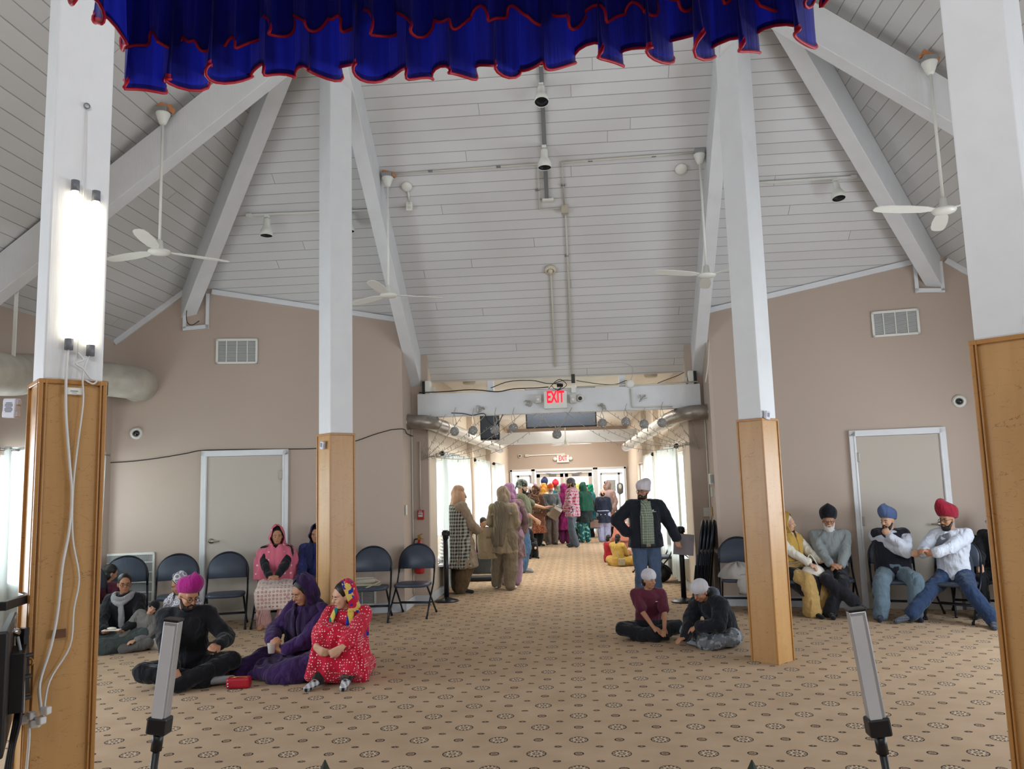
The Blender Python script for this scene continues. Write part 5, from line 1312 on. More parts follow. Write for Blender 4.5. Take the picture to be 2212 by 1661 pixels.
    # face details
    if not g('noface'):
        for q in (1, -1):
            bb = MB(); bb.ball(S(H_(q*.029, -.0805, .0)), (.0140*s, .008*s, .0062*s), 10, 8, RR); bb.cur = 1; bb.ball(S(H_(q*.029+g('gaze', 0)*.004, -.0872, .0)), (.0072*s, .0035*s, .0060*s), 8, 6, RR); bb.build('eye', [M_EYEW, M_EYED], body, world=False)
            bb = MB(); bb.tube([S(H_(q*.014, -.0885, .0185)), S(H_(q*.030, -.0865, .0245)), S(H_(q*.046, -.076, .018))], [.0028*s, .0036*s, .002*s], 6); bb.build('eyebrow', g('brow', M_HAIR), body, world=False)
        if not g('beard'): bb = MB(); bb.tube([S(H_(-.021, -.086, -.0585)), S(H_(-.007, -.0965, -.0555)), S(H_(0, -.0965, -.0565)), S(H_(.007, -.0965, -.0555)), S(H_(.021, -.086, -.0585))], [.002*s, .0055*s, .0055*s, .0055*s, .002*s], 8); bb.build('lips', M_LIP, body, world=False)
    if g('glasses'):
        bb = MB()
        for q in (1, -1):
            c = V((q*.031, -.098, .0)); bb.tube([S(H_(c.x+math.cos(a)*.023, c.y+abs(math.cos(a))*.001, c.z+math.sin(a)*.017)) for a in [2*PI*i/14 for i in range(15)]], .0022*s, 6); bb.tube([S(H_(q*.054, -.095, .004)), S(H_(q*.078, -.02, .006)), S(H_(q*.078, .01, 0))], .002*s, 6)
        bb.tube([S(H_(-.008, -.100, .004)), S(H_(.008, -.100, .004))], .002*s, 6); bb.build('glasses', g('gm', M_GLS), body, world=False)
    # hair
    if g('hair'):
        bb = MB(); m_ = M_HAIRG if g('hair') == 'grey' else M_HAIR
        bb.ball(S(H_(0, .022, .044)), (.083*s, .094*s, .090*s), 20, 14, RR); bb.ball(S(H_(0, .045, -.02)), (.078*s, .065*s, .085*s), 16, 10, RR)
        if g('hair') == 'long':
            for q in (1, -1): bb.cap(S(H_(q*.072, -.005, .03)), S(H_(q*.078, .01, -.12)), .022*s, .022*s)
        if g('bun'): bb.ball(S(H_(0, .115, .0)), .035*s)
        child('hair', bb, m_, .008, 0, 2)
    if g('beard'):
        bb = MB(); L = g('bl', 1.0); mt = g('beard')
        bb.ball(S(H_(0, -.046, -.088-.018*L)), (.054*s, .050*s, (.036+.02*L)*s), 16, 10, RR)
        for q in (1, -1): bb.cap(S(H_(q*.062, -.012, -.03)), S(H_(q*.040, -.05, -.088)), .015*s, .024*s); bb.cap(S(H_(q*.004, -.100, -.044)), S(H_(q*.034, -.082, -.058)), .0095*s, .006*s)
        child('beard', bb, mt, .007, 0, 2)
    # ------------------------------------------------ clothes
    T = g('top')
    def legs(bb, off, frac=1.0, cuff=None, bag=0.0):
        for q in (1, -1):
            bb.cap(S(hp[q]), S(kn[q]), (.086+off+bag)*s, (.060+off+bag)*s, 14); e = kn[q].lerp(an[q], frac); bb.cap(S(kn[q]), S(kn[q].lerp(e, .45)), (.060+off+bag)*s, (.060+off+bag*.9)*s, 14); bb.cap(S(kn[q].lerp(e, .45)), S(e), (.058+off+bag*.8)*s, ((cuff or .044)+off)*s, 14)
        rs = [[S(c+V((math.cos(a)*(rx+off), math.sin(a)*(ry+off), 0))) for a in (2*PI*j/20 for j in range(20))] for c, rx, ry in ((P+V((0, 0, -.11)), .13, .10), (P+V((0, 0, -.03)), .168+fat*.3, .122+fat*.3), (P.lerp(mid, .45), .155+fat*.4, .112+fat))]
        bb.rings(rs)
    if g('legs'):
        m_, off, kw = g('legs')[0], g('legs')[1], (g('legs')[2] if len(g('legs')) > 2 else {})
        bb = MB(); legs(bb, off, **kw); child('trousers', bb, m_, cv, .026+off*.5)
    if T:
        m_, off, sleeve = T[0], T[1], T[2]; kw = T[3] if len(T) > 3 else {}
        bb = MB(); torso(bb, off*s if False else off, 8 if kw.get('collar', 1) else 7)
        for q in (1, -1):
            bb.cap(S(N+B @ V((q*.06, 0, -.035))), S(sh[q]), (.052+off)*s, (.055+off)*s, 14)
            if sleeve > 0:
                e1 = sh[q].lerp(el[q], min(1, sleeve*2)); bb.cap(S(sh[q]), S(e1), (.050+off)*s, (.042+off*(1.3 if sleeve < .5 else 1))*s, 14)
                if sleeve > .5: e2 = el[q].lerp(wr_[q], min(.97, (sleeve-.5)*2)); bb.cap(S(el[q]), S(e2), (.041+off)*s, (.031+off*.9)*s, 14)
        hem = kw.get('hem')
        if hem and pose == 'stand':
            fl = kw.get('flare', .06); z0 = P.z+.08
            rs = []
            for i in range(9):
                f = i/8; z = z0+(hem-z0)*f; cx = P.x; rx = .165+fat*.4+off+fl*f; ry = .125+fat*.7+off+fl*.9*f
                rs.append([S(V((cx+math.cos(a)*rx*(1+.05*f*math.sin(7*a+1)), P.y*(1-f*.5)+math.sin(a)*ry*(1+.06*f*math.sin(6*a)), z))) for a in (2*PI*j/32 for j in range(32))])
            bb.rings(rs)
        elif hem and pose in ('chair', 'up', 'cross', 'kneel'):
            hull(bb, [(S(p), r*s) for p, r in [(hp[1], .12+off), (hp[-1], .12+off), (kn[1], .075+off), (kn[-1], .075+off)]+([(kn[1].lerp(an[1], hem), .07+off), (kn[-1].lerp(an[-1], hem), .07+off)] if hem > 0 else [])])
        child(kw.get('name', 'shirt'), bb, m_, cv, kw.get('fold', .032)+off*.4)
    if g('vest'):
        m_, off = g('vest'); bb = MB(); torso(bb, off, 7)
        for q in (1, -1): bb.cap(S(N+B @ V((q*.05, 0, -.04))), S(sh[q].lerp(N, .12)), (.055+off)*s, (.058+off)*s, 14)
        child('vest', bb, m_, cv, .02)
    if g('coll'):
        bb = MB(); bb.lathe([(.062*s, -.01), (.075*s, .0), (.068*s, .035*s), (.056*s, .038*s), (.056*s, .0)], S(N+axu @ V((0, -.012, .005))), 22, axu @ V((0, -.12, 1))); bb.build('collar', g('coll'), body, world=False)
    if g('panel'):   # shirt front showing in an open jacket
        m_, w_ = g('panel'); bb = MB(); rs = []
        for t_, dy in ((-.12, .150), (.06, .150), (.3, .152), (.62, .155), (.9, .13), (1.04, .09)):
            c = P.lerp(mid, t_*2) if t_ < .5 else mid.lerp(N, (t_-.5)*2); yy = -(dy+fat*1.3+.012)
            rs.append([S(c+B @ V((x*w_*(1 if t_ < .8 else .75), yy-.0+abs(x)*.02+ez, 0))) for x, ez in ((-1, 0), (-.5, -.01), (0, -.012), (.5, -.01), (1, 0), (1, .03), (0, .03), (-1, .03))])
        bb.rings(rs); child('shirt_front', bb, m_)
    if g('shoe'):
        for q in (1, -1):
            m_ = g('shoe') if not isinstance(g('shoe'), tuple) else g('shoe')[0 if q > 0 else 1]
            bb = MB(); dr = (toe[q]-an[q]).normalized(); bb.cap(S(an[q]+V((0, 0, -.012))), S(toe[q]+dr*.02), .042*s, .034*s, 14, .85); bb.ball(S(an[q]-dr*.03+V((0, 0, -.03))), .040*s); bb.cap(S(an[q]), S(an[q].lerp(kn[q], .16)), .043*s, .043*s)
            child('sock' if g('sock') else 'shoe', bb, m_, .009, 0, 2)
    # ------------------------------------------------ headwear
    hw = g('hat')
    if hw:
        kind, m_ = hw[0], hw[1]; bb = MB()
        if kind == 'turban':
            sz = hw[2] if len(hw) > 2 else 1.0; pk = hw[3] if len(hw) > 3 else .035; n, rs = 44, []
            prof = [(.0, .10), (.0, .84), (.012, .93), (.032, 1.0), (.055, 1.05), (.080, 1.07), (.105, 1.03), (.128, .90), (.146, .68), (.157, .40), (.160, .05)]; P2 = []
            for a_, c_ in zip(prof[1:], prof[2:]):
                for u_ in range(3): P2.append((a_[0]+(c_[0]-a_[0])*u_/3, a_[1]+(c_[1]-a_[1])*u_/3))
            P2 = [prof[0]]+P2+[prof[-1]]
            for z, r0 in P2:
                ring = []
                for j in range(n):
                    t_ = 2*PI*j/n; dx, dy = math.cos(t_), math.sin(t_); f = z/.16
                    lay = math.sin((f*2.3-abs(dx)*1.25*(1 if dy < 0 else -.5))*7.5); r = r0*(1+.030*abs(lay)*min(1, r0*1.3))
                    fr = max(0, -dy); up = fr*fr*pk*.55*f*max(0, 1-abs(dx)*1.1)*min(1, r0)
                    ring.append(S(H_(dx*.095*sz*r, .016+dy*.114*sz*r-up*.5, .025+(z*1.03)*sz+(-dy*.034)*(1 if z > 0 or True else 0)+up)))
                rs.append(ring)
            bb.rings(rs); o = child('turban', bb, m_)
            o.modifiers.new('sub', 'SUBSURF').levels = 1
        elif kind == 'rumal':
            bb.ball(S(H_(0, .014, .055)), (.093*s, .112*s, .096*s), 24, 16, RR @ Matrix.Rotation(-.15, 3, 'X')); bb.cap(S(H_(0, .10, .0)), S(H_(.01, .135, -.035)), .022*s, .012*s, flat=.6); bb.cap(S(H_(0, .115, -.01)), S(H_(-.02, .12, -.09)), .018*s, .010*s, flat=.5); bb.ball(S(H_(0, .112, .0)), .018*s)
            child('head_cloth', bb, m_, .008, .006, 2)
        elif kind == 'tall':
            rs = []
            for z, rx, ry, yo in ((.005, .088, .104, 0), (.03, .092, .110, 0), (.07, .097, .118, .006), (.110, .100, .126, .016), (.145, .082, .112, .034), (.165, .036, .07, .06), (.170, .004, .01, .07)):
                rs.append([S(H_(math.cos(a)*rx, .012+yo+math.sin(a)*ry*(1+.10*max(0, math.sin(a))), z+.022*math.sin(a)*(-1 if z < .04 else .4))) for a in (2*PI*j/28 for j in range(28))])
            bb.rings(rs); o = child('head_cloth', bb, m_, .008, .008, 1)
        elif kind == 'beanie':
            bb.ball(S(H_(0, .018, .040)), (.092*s, .106*s, .100*s), 24, 16, RR); bb.ball(S(H_(0, .05, -.04)), (.085*s, .07*s, .07*s), 18, 12, RR); child('winter_hat', bb, m_, .009, .01, 2)
        elif kind == 'hood':
            o_ = hw[2] if len(hw) > 2 else {}; L = o_.get('len', .34); wd = o_.get('wd', 1.0); fo = o_.get('open', .80)+.12; bk = o_.get('bk', 0.0); cf = o_.get('front', .12); sf = o_.get('shift', 0)
            rows = [(S(H_(0, .045, .152)), .02*s, .02*s, .05, Rh), (S(H_(0, .035, .146)), .055*s, .066*s, .25, Rh), (S(H_(0, .028, .112)), .088*s, .100*s, fo*.75, Rh), (S(H_(0, .024, .04)), .101*s, .112*s, fo, Rh), (S(H_(0, .022, -.03)), .104*s, .114*s, fo, Rh), (S(H_(0, .020, -.10)), .100*s, .112*s, fo*.8, Rh),
                    (S(N+axu @ V((0, .005, .035))), .112*s, .115*s, fo*.35+cf*.5, axu), (S(N+axu @ V((0, 0, -.025))), .215*s*wd, .145*s*wd, cf, B), (S(N+axu @ V((sf*.02, 0, -.12))), .243*s*wd, .175*s*wd, cf, B), (S(N+axu @ V((sf*.03, .01, -.12-(L-.12)*.5))), .25*s*wd, .185*s*wd, cf*1.2, B), (S(N+axu @ V((sf*.04, .015, -L))), .25*s*wd, .19*s*wd, cf*1.5, B)]
            shell('head_scarf', m_, body, rows, seed=int(h*100), folds=(.006, o_.get('fold', .05)))
    if g('scarf'):
        m_, L = g('scarf'); bb = MB()
        c = N+axu @ V((0, -.01, .0))
        for r1, dz, kk in ((.118, 0, .085), (.108, .025, .05)):
            pts = [S(c+B @ V((math.cos(a)*r1, math.sin(a)*(r1-.012)-.012-fat*.5-(.03 if math.sin(a) < 0 else 0)*abs(math.sin(a)), dz+.012-kk*max(0, -math.sin(a))**1.5))) for a in [2*PI*i/22+PI/2 for i in range(23)]]
            bb.tube(pts, .026*s, 10, flat=.9)
        bb.cap(S(c+B @ V((.015, -.148-fat, -.07))), S(c+B @ V((.03, -.158-fat, -.20))), .030*s, .036*s, flat=.45); bb.cap(S(c+B @ V((.03, -.158-fat, -.20))), S(c+B @ V((.035, -.158-fat, -L))), .036*s, .040*s, flat=.4)
        child('scarf', bb, m_, .011, .03)
    J = {'s': s, 'body': body, 'wr': wr_, 'el': el, 'sh': sh, 'kn': kn, 'an': an, 'N': N, 'P': P, 'Hc': Hc, 'toe': toe, 'B': B}
    def W(p): return V(body.location)+Matrix.Rotation(rot, 3, 'Z') @ (V(p)*s)
    J['W'] = W; J['child'] = child; J['S'] = S; J['H'] = H_
    return J

def hull(bb, balls):
    """convex skin around a set of balls, added to the builder as one closed piece"""
    bm = bmesh.new()
    for c, r in balls:
        for i in range(7):
            ph = PI*i/6
            for j in range(10):
                t = 2*PI*j/10; bm.verts.new(V(c)+V((math.sin(ph)*math.cos(t), math.sin(ph)*math.sin(t), math.cos(ph)))*r)
    r_ = bmesh.ops.convex_hull(bm, input=bm.verts[:])
    bmesh.ops.delete(bm, geom=[v for v in bm.verts if not v.link_faces], context='VERTS')
    bm.verts.index_update(); bb.add([v.co.copy() for v in bm.verts], [[v.index for v in f.verts] for f in bm.faces], True); bm.free()

def fl(px, py): p = onZ(px, py); return (p.x, p.y)
def onchair(ch, dx=0, dy=0): p = seatpt(ch, dx, dy); return (p.x, p.y)
CK = cloth
c_blk = CK('black cloth', (26, 27, 31)); c_wht = CK('white cloth', (226, 226, 230)); c_gry = CK('grey wool', (126, 132, 134)); c_jean = CK('blue denim', (70, 96, 128)); c_djean = CK('dark blue denim', (38, 54, 80)); c_char = CK('charcoal cloth', (52, 54, 58))
c_sock = CK('black sock', (28, 30, 34)); c_greysock = CK('grey sock', (150, 152, 156))
# ---------------------------------------------------------------- people seated along the left wall
J = person(onchair(CH_PINK), aL+.05, 1.44, 'older woman in rose pink shawl and printed tunic seated on a folding chair', 'chair', S_MED,
    hair=True, head=(.12, .02, 0), fat=.03, kneeL=(.17, -.36, .31), kneeR=(-.15, -.36, .31), footL=(.10, -.24, 0), footR=(-.14, -.26, 0), handL=(.05, -.31, .70), handR=(-.06, -.32, .69), elbL=(.6, .1, -.5), elbR=(-.6, .1, -.5), fingL=(-1, -.2, -.1), fingR=(1, -.2, -.1),
    top=(CK('black knit', (28, 28, 34)), .02, .96), legs=(CK('rose printed cloth', (196, 160, 156), 'stripe', (170, 116, 112), .4), .03, dict(cuff=.07)), shoe=S_MED,
    hat=('hood', CK('rose pink print chiffon', (204, 104, 124), 'dots', (232, 190, 196), 2.2, thr=.16), dict(len=.44, wd=1.12, open=.85, front=-.12, fold=.12)))
bb = MB(); hull(bb, [(J['S'](p), r*J['s']) for p, r in ((J['P']+V((.13, .02, -.0)), .13), (J['P']+V((-.13, .02, 0)), .13), (J['kn'][1]+V((.03, 0, 0)), .09), (J['kn'][-1]+V((-.03, 0, 0)), .09), (J['kn'][1]+V((.05, -.02, -.17)), .05), (J['kn'][-1]+V((-.05, -.02, -.17)), .05))])
J['child']('tunic_skirt', bb, CK('cream paisley print', (214, 196, 184), 'motif', (150, 84, 84), 1.1), .011, .02)
J = person(onchair(CH_BLUE, -.03), aL-.05, 1.42, 'person in dark blue clothes seated half behind the left middle pillar', 'chair', S_MED, hair=True, top=(CK('dark blue print', (38, 44, 92), 'patch', (52, 56, 110)), .035, .95, dict(hem=.25)), legs=(CK('dark blue print', (38, 44, 92)), .03), shoe=c_sock, handL=(.16, -.36, .46), handR=(-.16, -.36, .46), hat=('hood', CK('navy chiffon', (34, 38, 76)), dict(len=.32)))

# woman in purple on the floor with a cup
px_ = fl(664, 1452)
J = person(px_, -.40, 1.60, 'woman in deep purple shawl seated on the floor leaning on the pillar, holding a cup', 'cross', S_MED,
    hair='long', head=(-.30, .36, 0), lean=.10, slump=.12, side=.06, fat=.02, kneeL=(.33, -.22, .15), kneeR=(-.34, -.12, .12), footL=(.0, -.40, .06), footR=(-.42, -.40, .06), toeL=(-.14, -.42, .05), toeR=(-.56, -.44, .05),
    handL=(.03, -.36, .26), handR=(-.11, -.33, .34), elbL=(.7, .0, -.5), elbR=(-.7, .1, -.4), fingL=(-1, -.2, .2), palmL=(-.2, .6, .7), fingR=(.8, -.5, .2), palmR=(.1, .5, -.8), curlL=.7, curlR=.8,
    top=(CK('deep purple silk', (58, 34, 84), 'dots', (74, 56, 110), 5, thr=.12), .035, .92), legs=(CK('purple silk', (54, 32, 78)), .045, dict(cuff=.06, bag=.02)), shoe=S_MED,
    hat=('hood', CK('dark purple chiffon', (44, 26, 62), 'patch', (58, 38, 84), 1.5), dict(len=.44, wd=1.05, open=1.0, front=.02, fold=.10)))
PW = J
bb = MB(); hull(bb, [(J['S'](p), r*J['s']) for p, r in ((J['P']+V((.12, .04, -.0)), .13), (J['P']+V((-.12, .04, 0)), .12), (J['kn'][1], .10), (J['kn'][-1], .085), (V((.12, -.42, .05)), .06), (V((-.25, -.42, .05)), .05), (V((.38, -.12, .05)), .05))])
J['child']('tunic_skirt', bb, CK('purple silk with medallions', (56, 32, 80), 'dots', (120, 100, 140), 6, thr=.16), .011, .03, tex=TEX2)
w = J['W'](J['wr'][-1]); w2 = J['W'](J['wr'][1]); cp = (w+w2)/2+V((-.03, -.06, .0)); t = thing('paper_cup', cp, 'white paper cup held by the woman in purple', 'cup')
b = MB(); b.lathe([(.024, -.045), (.026, -.045), (.034, .03), (.037, .032), (.036, .034), (.031, .03), (.025, -.038), (.002, -.038)], cp, 22); b.build('cup', plain('white paper', (232, 228, 222), .6), t)
bb = MB(); x_ = J['wr'][1]; bb.tube([J['S'](x_+(J['el'][1]-x_).normalized()*.03+V((math.cos(a)*.03, 0, math.sin(a)*.03))) for a in [2*PI*i/12 for i in range(13)]], .009, 6); bb.build('wrist_band', plain('orange strap', (200, 70, 40), .5), J['body'], world=False)

# woman in red, knees drawn up
px_ = fl(752, 1458)
J = person(px_, -.10, 1.55, 'young woman in red dress with white dots seated with knees drawn up against the pillar', 'up', S_LT,
    hair=True, head=(-.75, .22, .05), slump=.22, lean=.06, handL=(.13, -.52, .33), handR=(-.10, -.53, .33), elbL=(.9, .1, -.2), elbR=(-.9, .1, -.2), fingL=(-.9, -.3, -.5), fingR=(.9, -.3, -.4), palmL=(-.3, .9, 0), palmR=(.3, .9, 0), curlL=.8, curlR=.7,
    kneeL=(.12, -.28, .42), kneeR=(-.08, -.30, .44), footL=(.15, -.40, .07), footR=(-.10, -.44, .07), shoe=CK('checked sock', (216, 216, 218), 'check', (32, 32, 36), 1.2), sock=True,
    top=(CK('red dotted cotton', (196, 28, 56), 'dots', (240, 214, 214), .55, thr=.26), .03, .86, dict(hem=.0)), legs=(CK('dark leggings print', (44, 40, 40), 'patch', (84, 70, 60)), .012))
RW = J; cR = CL_['red dotted cotton']
bb = MB(); hull(bb, [(J['S'](p), r*J['s']) for p, r in ((J['kn'][1]+V((.02, 0, .0)), .085), (J['kn'][-1]+V((-.02, 0, 0)), .085), (V((.24, -.26, .06)), .05), (V((-.20, -.40, .06)), .04), (V((.20, -.40, .14)), .04), (V((-.14, -.47, .20)), .03), (J['P']+V((.14, .02, -.04)), .10), (J['P']+V((-.12, .02, -.04)), .10))])
J['child']('dress_skirt', bb, cR, .011, .03, tex=TEX2)
rows = [(J['S'](J['H'](0, .045, .130)/1), .03, .03, .1, I3)]
Rh_ = Matrix.Rotation(-.75, 3, 'Z') @ Matrix.Rotation(.22, 3, 'X'); s_ = J['s']; H_ = J['H']
rows = [(J['S'](H_(0, .05, .135)), .02*s_, .02*s_, .2, Rh_), (J['S'](H_(0, .04, .125)), .06*s_, .05*s_, .7, Rh_), (J['S'](H_(0, .025, .08)), .098*s_, .100*s_, 1.15, Rh_), (J['S'](H_(0, .02, 0)), .104*s_, .112*s_, 1.35, Rh_), (J['S'](H_(0, .03, -.10)), .11*s_, .12*s_, 1.3, Rh_), (J['S'](J['N']+V((0, .02, -.02))), .17*s_, .14*s_, .9, I3), (J['S'](J['N']+V((0, .02, -.14))), .20*s_, .165*s_, .75, I3), (J['S'](J['N']+V((0, .02, -.24))), .20*s_, .17*s_, .85, I3)]
shell('head_scarf', CK('red gold sequinned chiffon', (190, 30, 60), 'patch', (206, 176, 96), .5, col3=(30, 50, 150)), J['body'], rows, seed=5, folds=(.004, .04))
for q, c1, c2 in ((1, (208, 176, 70), (34, 56, 150)), (-1, (20, 116, 124), (214, 186, 90))):
    bb = MB(); a0 = J['N']+V((q*.075, -.085, .02)); a1 = J['N']+V((q*.10-.01, -.155, -.10)); a2 = J['N']+V((q*.09, -.165, -.22))
    bb.cap(J['S'](a0), J['S'](a1), .034*s_, .040*s_, flat=.4); bb.cap(J['S'](a1), J['S'](a2), .040*s_, .038*s_, flat=.4); J['child']('scarf_end', bb, CK('scarf band %d' % q, c1, 'stripe', c2, 2.2), .010, .01)

# man in magenta turban
px_ = fl(402, 1472)
J = person(px_, .42, 1.66, 'man in magenta turban and black clothes sitting cross legged on the carpet', 'cross', S_MED,
    head=(.55, .38, .05), lean=.05, slump=.18, side=-.03, hat=('turban', CK('magenta turban cloth', (150, 26, 112)), 1.0), beard=M_HAIR, bl=.1, glasses=True, kneeL=(.38, -.20, .18), kneeR=(-.34, -.14, .14), footL=(-.05, -.38, .07), footR=(.16, -.30, .06), toeL=(-.14, -.44, .05), toeR=(.36, -.30, .05),
    handL=(.26, -.30, .33), handR=(-.06, -.44, .12), elbL=(.6, .3, -.5), elbR=(-.7, -.1, .0), fingR=(.3, -.5, -.7), palmR=(0, .7, -.6), fingL=(-.3, -.8, .1), palmL=(-.3, .5, -.8), curlL=.9,
    top=(c_blk, .028, .96), legs=(CK('black trousers', (22, 23, 27)), .020, dict(cuff=.052)), shoe=c_greysock, sock=True, coll=c_blk)
w = J['W'](J['wr'][1])+V((-.02, -.07, .0)); b = MB(); b.box(w, (.07, .14, .009), R=Matrix.Rotation(.5, 3, 'Z') @ Matrix.Rotation(.5, 3, 'X')); tag(b.build('phone', plain('phone glass', (30, 32, 36), .15), at=w, bevel=.003), 'dark phone held by the man in the magenta turban', 'phone')

# woman with glasses and grey scarf
px_ = fl(262, 1398)
J = person(px_, .18, 1.44, 'woman in glasses, black cardigan and grey scarf sitting cross legged with a plate', 'cross', S_MED,
    hair=True, bun=True, glasses=True, head=(.45, .05, 0), top=(c_blk, .028, .95), scarf=(CK('grey cotton scarf', (150, 150, 152)), .33), handL=(.13, -.30, .24), handR=(-.09, -.32, .24), elbL=(.8, .2, -.3), elbR=(-.8, .2, -.3), fingL=(-.6, -.7, .1), fingR=(.6, -.7, .1), palmL=(0, 0, 1), palmR=(0, 0, 1), flipL=-1, flipR=1,
    legs=(CK('dark grey green cloth', (66, 74, 72)), .05, dict(bag=.03, cuff=.08)), shoe=CK('teal cloth', (110, 150, 150)), kneeL=(.36, -.18, .13), kneeR=(-.36, -.18, .14), hs=.95)
bb = MB(); hull(bb, [(J['S'](p), r*J['s']) for p, r in ((J['kn'][1], .08), (J['kn'][-1], .085), (J['P'], .12), (V((.0, -.40, .04)), .05), (V((-.30, -.34, .05)), .045), (V((.32, -.32, .05)), .045))]); J['child']('tunic_skirt', bb, CK('grey green shawl', (82, 92, 90), 'patch', (120, 150, 148), 2.5), .012, .03)
w = (J['W'](J['wr'][-1])+J['W'](J['wr'][1]))/2+V((.02, -.07, .03)); t = thing('paper_plate', w, 'white folded paper plate held by the woman in glasses', 'plate'); b = MB(); b.box(w, (.17, .08, .008), .15, ); b.build('plate', plain('white paper', (232, 228, 222), .6), t, bevel=.002); b = MB(); b.ball(w+V((0, 0, .015)), (.05, .03, .014), 12, 8); b.build('snack', plain('pale snack', (220, 212, 196), .8), t)
# maroon clad person behind
J = person(fl(226, 1366), -.2, 1.48, 'person in dark maroon sitting on the floor behind the woman in glasses', 'cross', S_MED, far=True, hair=True, bun=True, head=(2.6, .2, 0), top=(CK('dark maroon cloth', (74, 24, 40)), .03, .95), legs=(CK('dark maroon cloth', (74, 24, 40)), .04), z=0)
# child in black hat leaning
J = person(fl(290, 1402), .1, 1.0, 'small child in black knitted hat leaning against the woman in the patterned scarf', 'cross', S_LT, head=(.3, .15, .6), hat=('beanie', CK('black knit hat', (24, 24, 30))), top=(CK('grey fleece', (120, 118, 114)), .03, .92), legs=(CK('grey trousers', (96, 94, 92)), .025), shoe=c_blk, side=.45, kneeR=(-.2, -.3, .14))
# woman in white printed scarf
c_pr = CK('white grey paisley print', (214, 212, 216), 'floral', (132, 128, 142), 1.6)
J = person(fl(386, 1390), -.35, 1.36, 'woman in white scarf with grey swirls sitting behind the man in magenta turban', 'cross', S_MED, hair=True, head=(-.55, .35, .05), top=(c_pr, .03, .9), legs=(CK('pale cream cloth', (206, 202, 194)), .045), shoe=S_MED, hat=('hood', c_pr, dict(len=.42, wd=1.1, open=.85, front=.0, fold=.07)), handL=(.30, -.24, .20))
# left edge people
J = person(fl(-38, 1418), .75, 1.5, 'person in dark red at the left edge of the floor, mostly behind the monitor', 'cross', S_MED, far=True, hair=True, head=(.3, .2, 0), top=(CK('dark red cloth', (110, 24, 44)), .03, .95), legs=(CK('dark red cloth', (110, 24, 44)), .045), kneeL=(.36, -.22, .30))
b = MB(); tag(chair(-5.25, 8.35, PI/2-.5, 'folding chair at the left edge below the pale blue curtain'), None)

# ---------------------------------------------------------------- standing women left of the passage
c_ck = CK('black white houndstooth shawl', (44, 46, 46), 'check', (176, 172, 160), 1.0)
def drape(J, rows, name, mat, seed, **k): s = J['s']; shell(name, mat, J['body'], [(V(c)*s, rx*s, ry*s, op, I3) for c, rx, ry, op in rows], seed=seed, **k)
p = fl(994, 1281)
J = person(p, 2.05, 1.56, 'woman in beige headscarf and black checked shawl standing left of the passage', 'stand', S_MED, far=False, glasses=True, hair=True, head=(-.1, .05, 0), fat=.045, handL=(.10, -.30, .98), handR=(-.10, -.30, .98), fingL=(-.5, -.8, .2), fingR=(.5, -.8, .2),
    legs=(CK('brown pleated trousers', (104, 84, 60)), .045, dict(bag=.035, cuff=.05)), top=(CK('taupe tunic', (150, 132, 112)), .05, .95, dict(hem=.42, flare=.09, fold=.04)), shoe=c_char,
    hat=('hood', CK('beige satin scarf', (198, 156, 128)), dict(len=.20, wd=.92, open=.72, front=.1)))
drape(J, [((0, .02, 1.40), .15, .12, .9), ((0, .03, 1.32), .24, .18, .95), ((0, .03, 1.10), .27, .22, 1.0), ((0, .03, .85), .29, .25, 1.05), ((0, .03, .60), .31, .27, 1.1), ((0, .03, .42), .33, .28, 1.15)], 'shawl', c_ck, 3, folds=(.01, .05), kf=9)
bb = MB(); bb.cap(J['S'](V((.23, .12, 1.33))), J['S'](V((.27, .12, .70))), .05, .06, flat=.4); bb.cap(J['S'](V((.27, .12, .70))), J['S'](V((.26, .12, .28))), .06, .07, flat=.45); J['child']('scarf_end', bb, CK('grey scarf end', (126, 124, 120), 'stripe', (96, 94, 92), .8), .012, .03)
w = J['W'](J['wr'][1])+V((.03, 0, .03)); b = MB(); b.ball(w, (.05, .04, .03), 12, 8); tag(b.build('cloth_pouch', plain('magenta cloth', (170, 84, 130), .8), at=w), 'small magenta cloth bundle held by the woman in checks', 'pouch')
p = fl(1092, 1272); c_ol = CK('olive taupe cloth', (136, 122, 100))
J = person(p, 2.95, 1.53, 'woman in olive tunic seen from behind with a canvas bag on her left', 'stand', S_MED, hair=True, head=(.2, .1, 0), fat=.0, handR=(.16, -.22, 1.02) if False else (-.10, -.24, 1.0), handL=(.13, -.20, 1.02), legs=(c_ol, .035, dict(bag=.03, cuff=.045)), stance=.12, top=(CK('light olive tunic', (166, 150, 124)), .022, .95, dict(hem=.60, flare=.05, fold=.045)), shoe=c_wht, sock=True,
    hat=('hood', CK('sandy brown chiffon', (158, 140, 118)), dict(len=.16, wd=.80, open=.7, front=.2)), footL=(.15, 0, 0), footR=(-.12, .12, 0))
drape(J, [((0, .05, 1.45), .08, .09, 1.2), ((0, .04, 1.37), .165, .145, 1.7), ((.0, .04, 1.18), .16, .165, 2.0), ((.03, .04, .98), .15, .175, 2.3), ((.05, .04, .72), .13, .185, 2.5)], 'shawl', CK('dusty olive shawl', (118, 108, 92), 'stripe', (138, 126, 106), .6), 7, folds=(.01, .05), kf=8)
w = J['W'](V((.27, .05, .80))); t = thing('tote_bag', w, 'cream canvas tote bag hanging from the arm of the woman in olive', 'bag')
b = MB(); rs = []
for z, sx, sy in ((-.27, .17, .03), (-.25, .18, .06), (0, .165, .065), (.16, .13, .035), (.20, .11, .02)): rs.append([w+V((-.01+math.cos(a)*sx-.04*(z/.27), math.sin(a)*sy, z)) for a in (2*PI*j/20 for j in range(20))])
b.rings(rs); b.build('bag_body', CK('cream canvas', (190, 172, 142)), t)
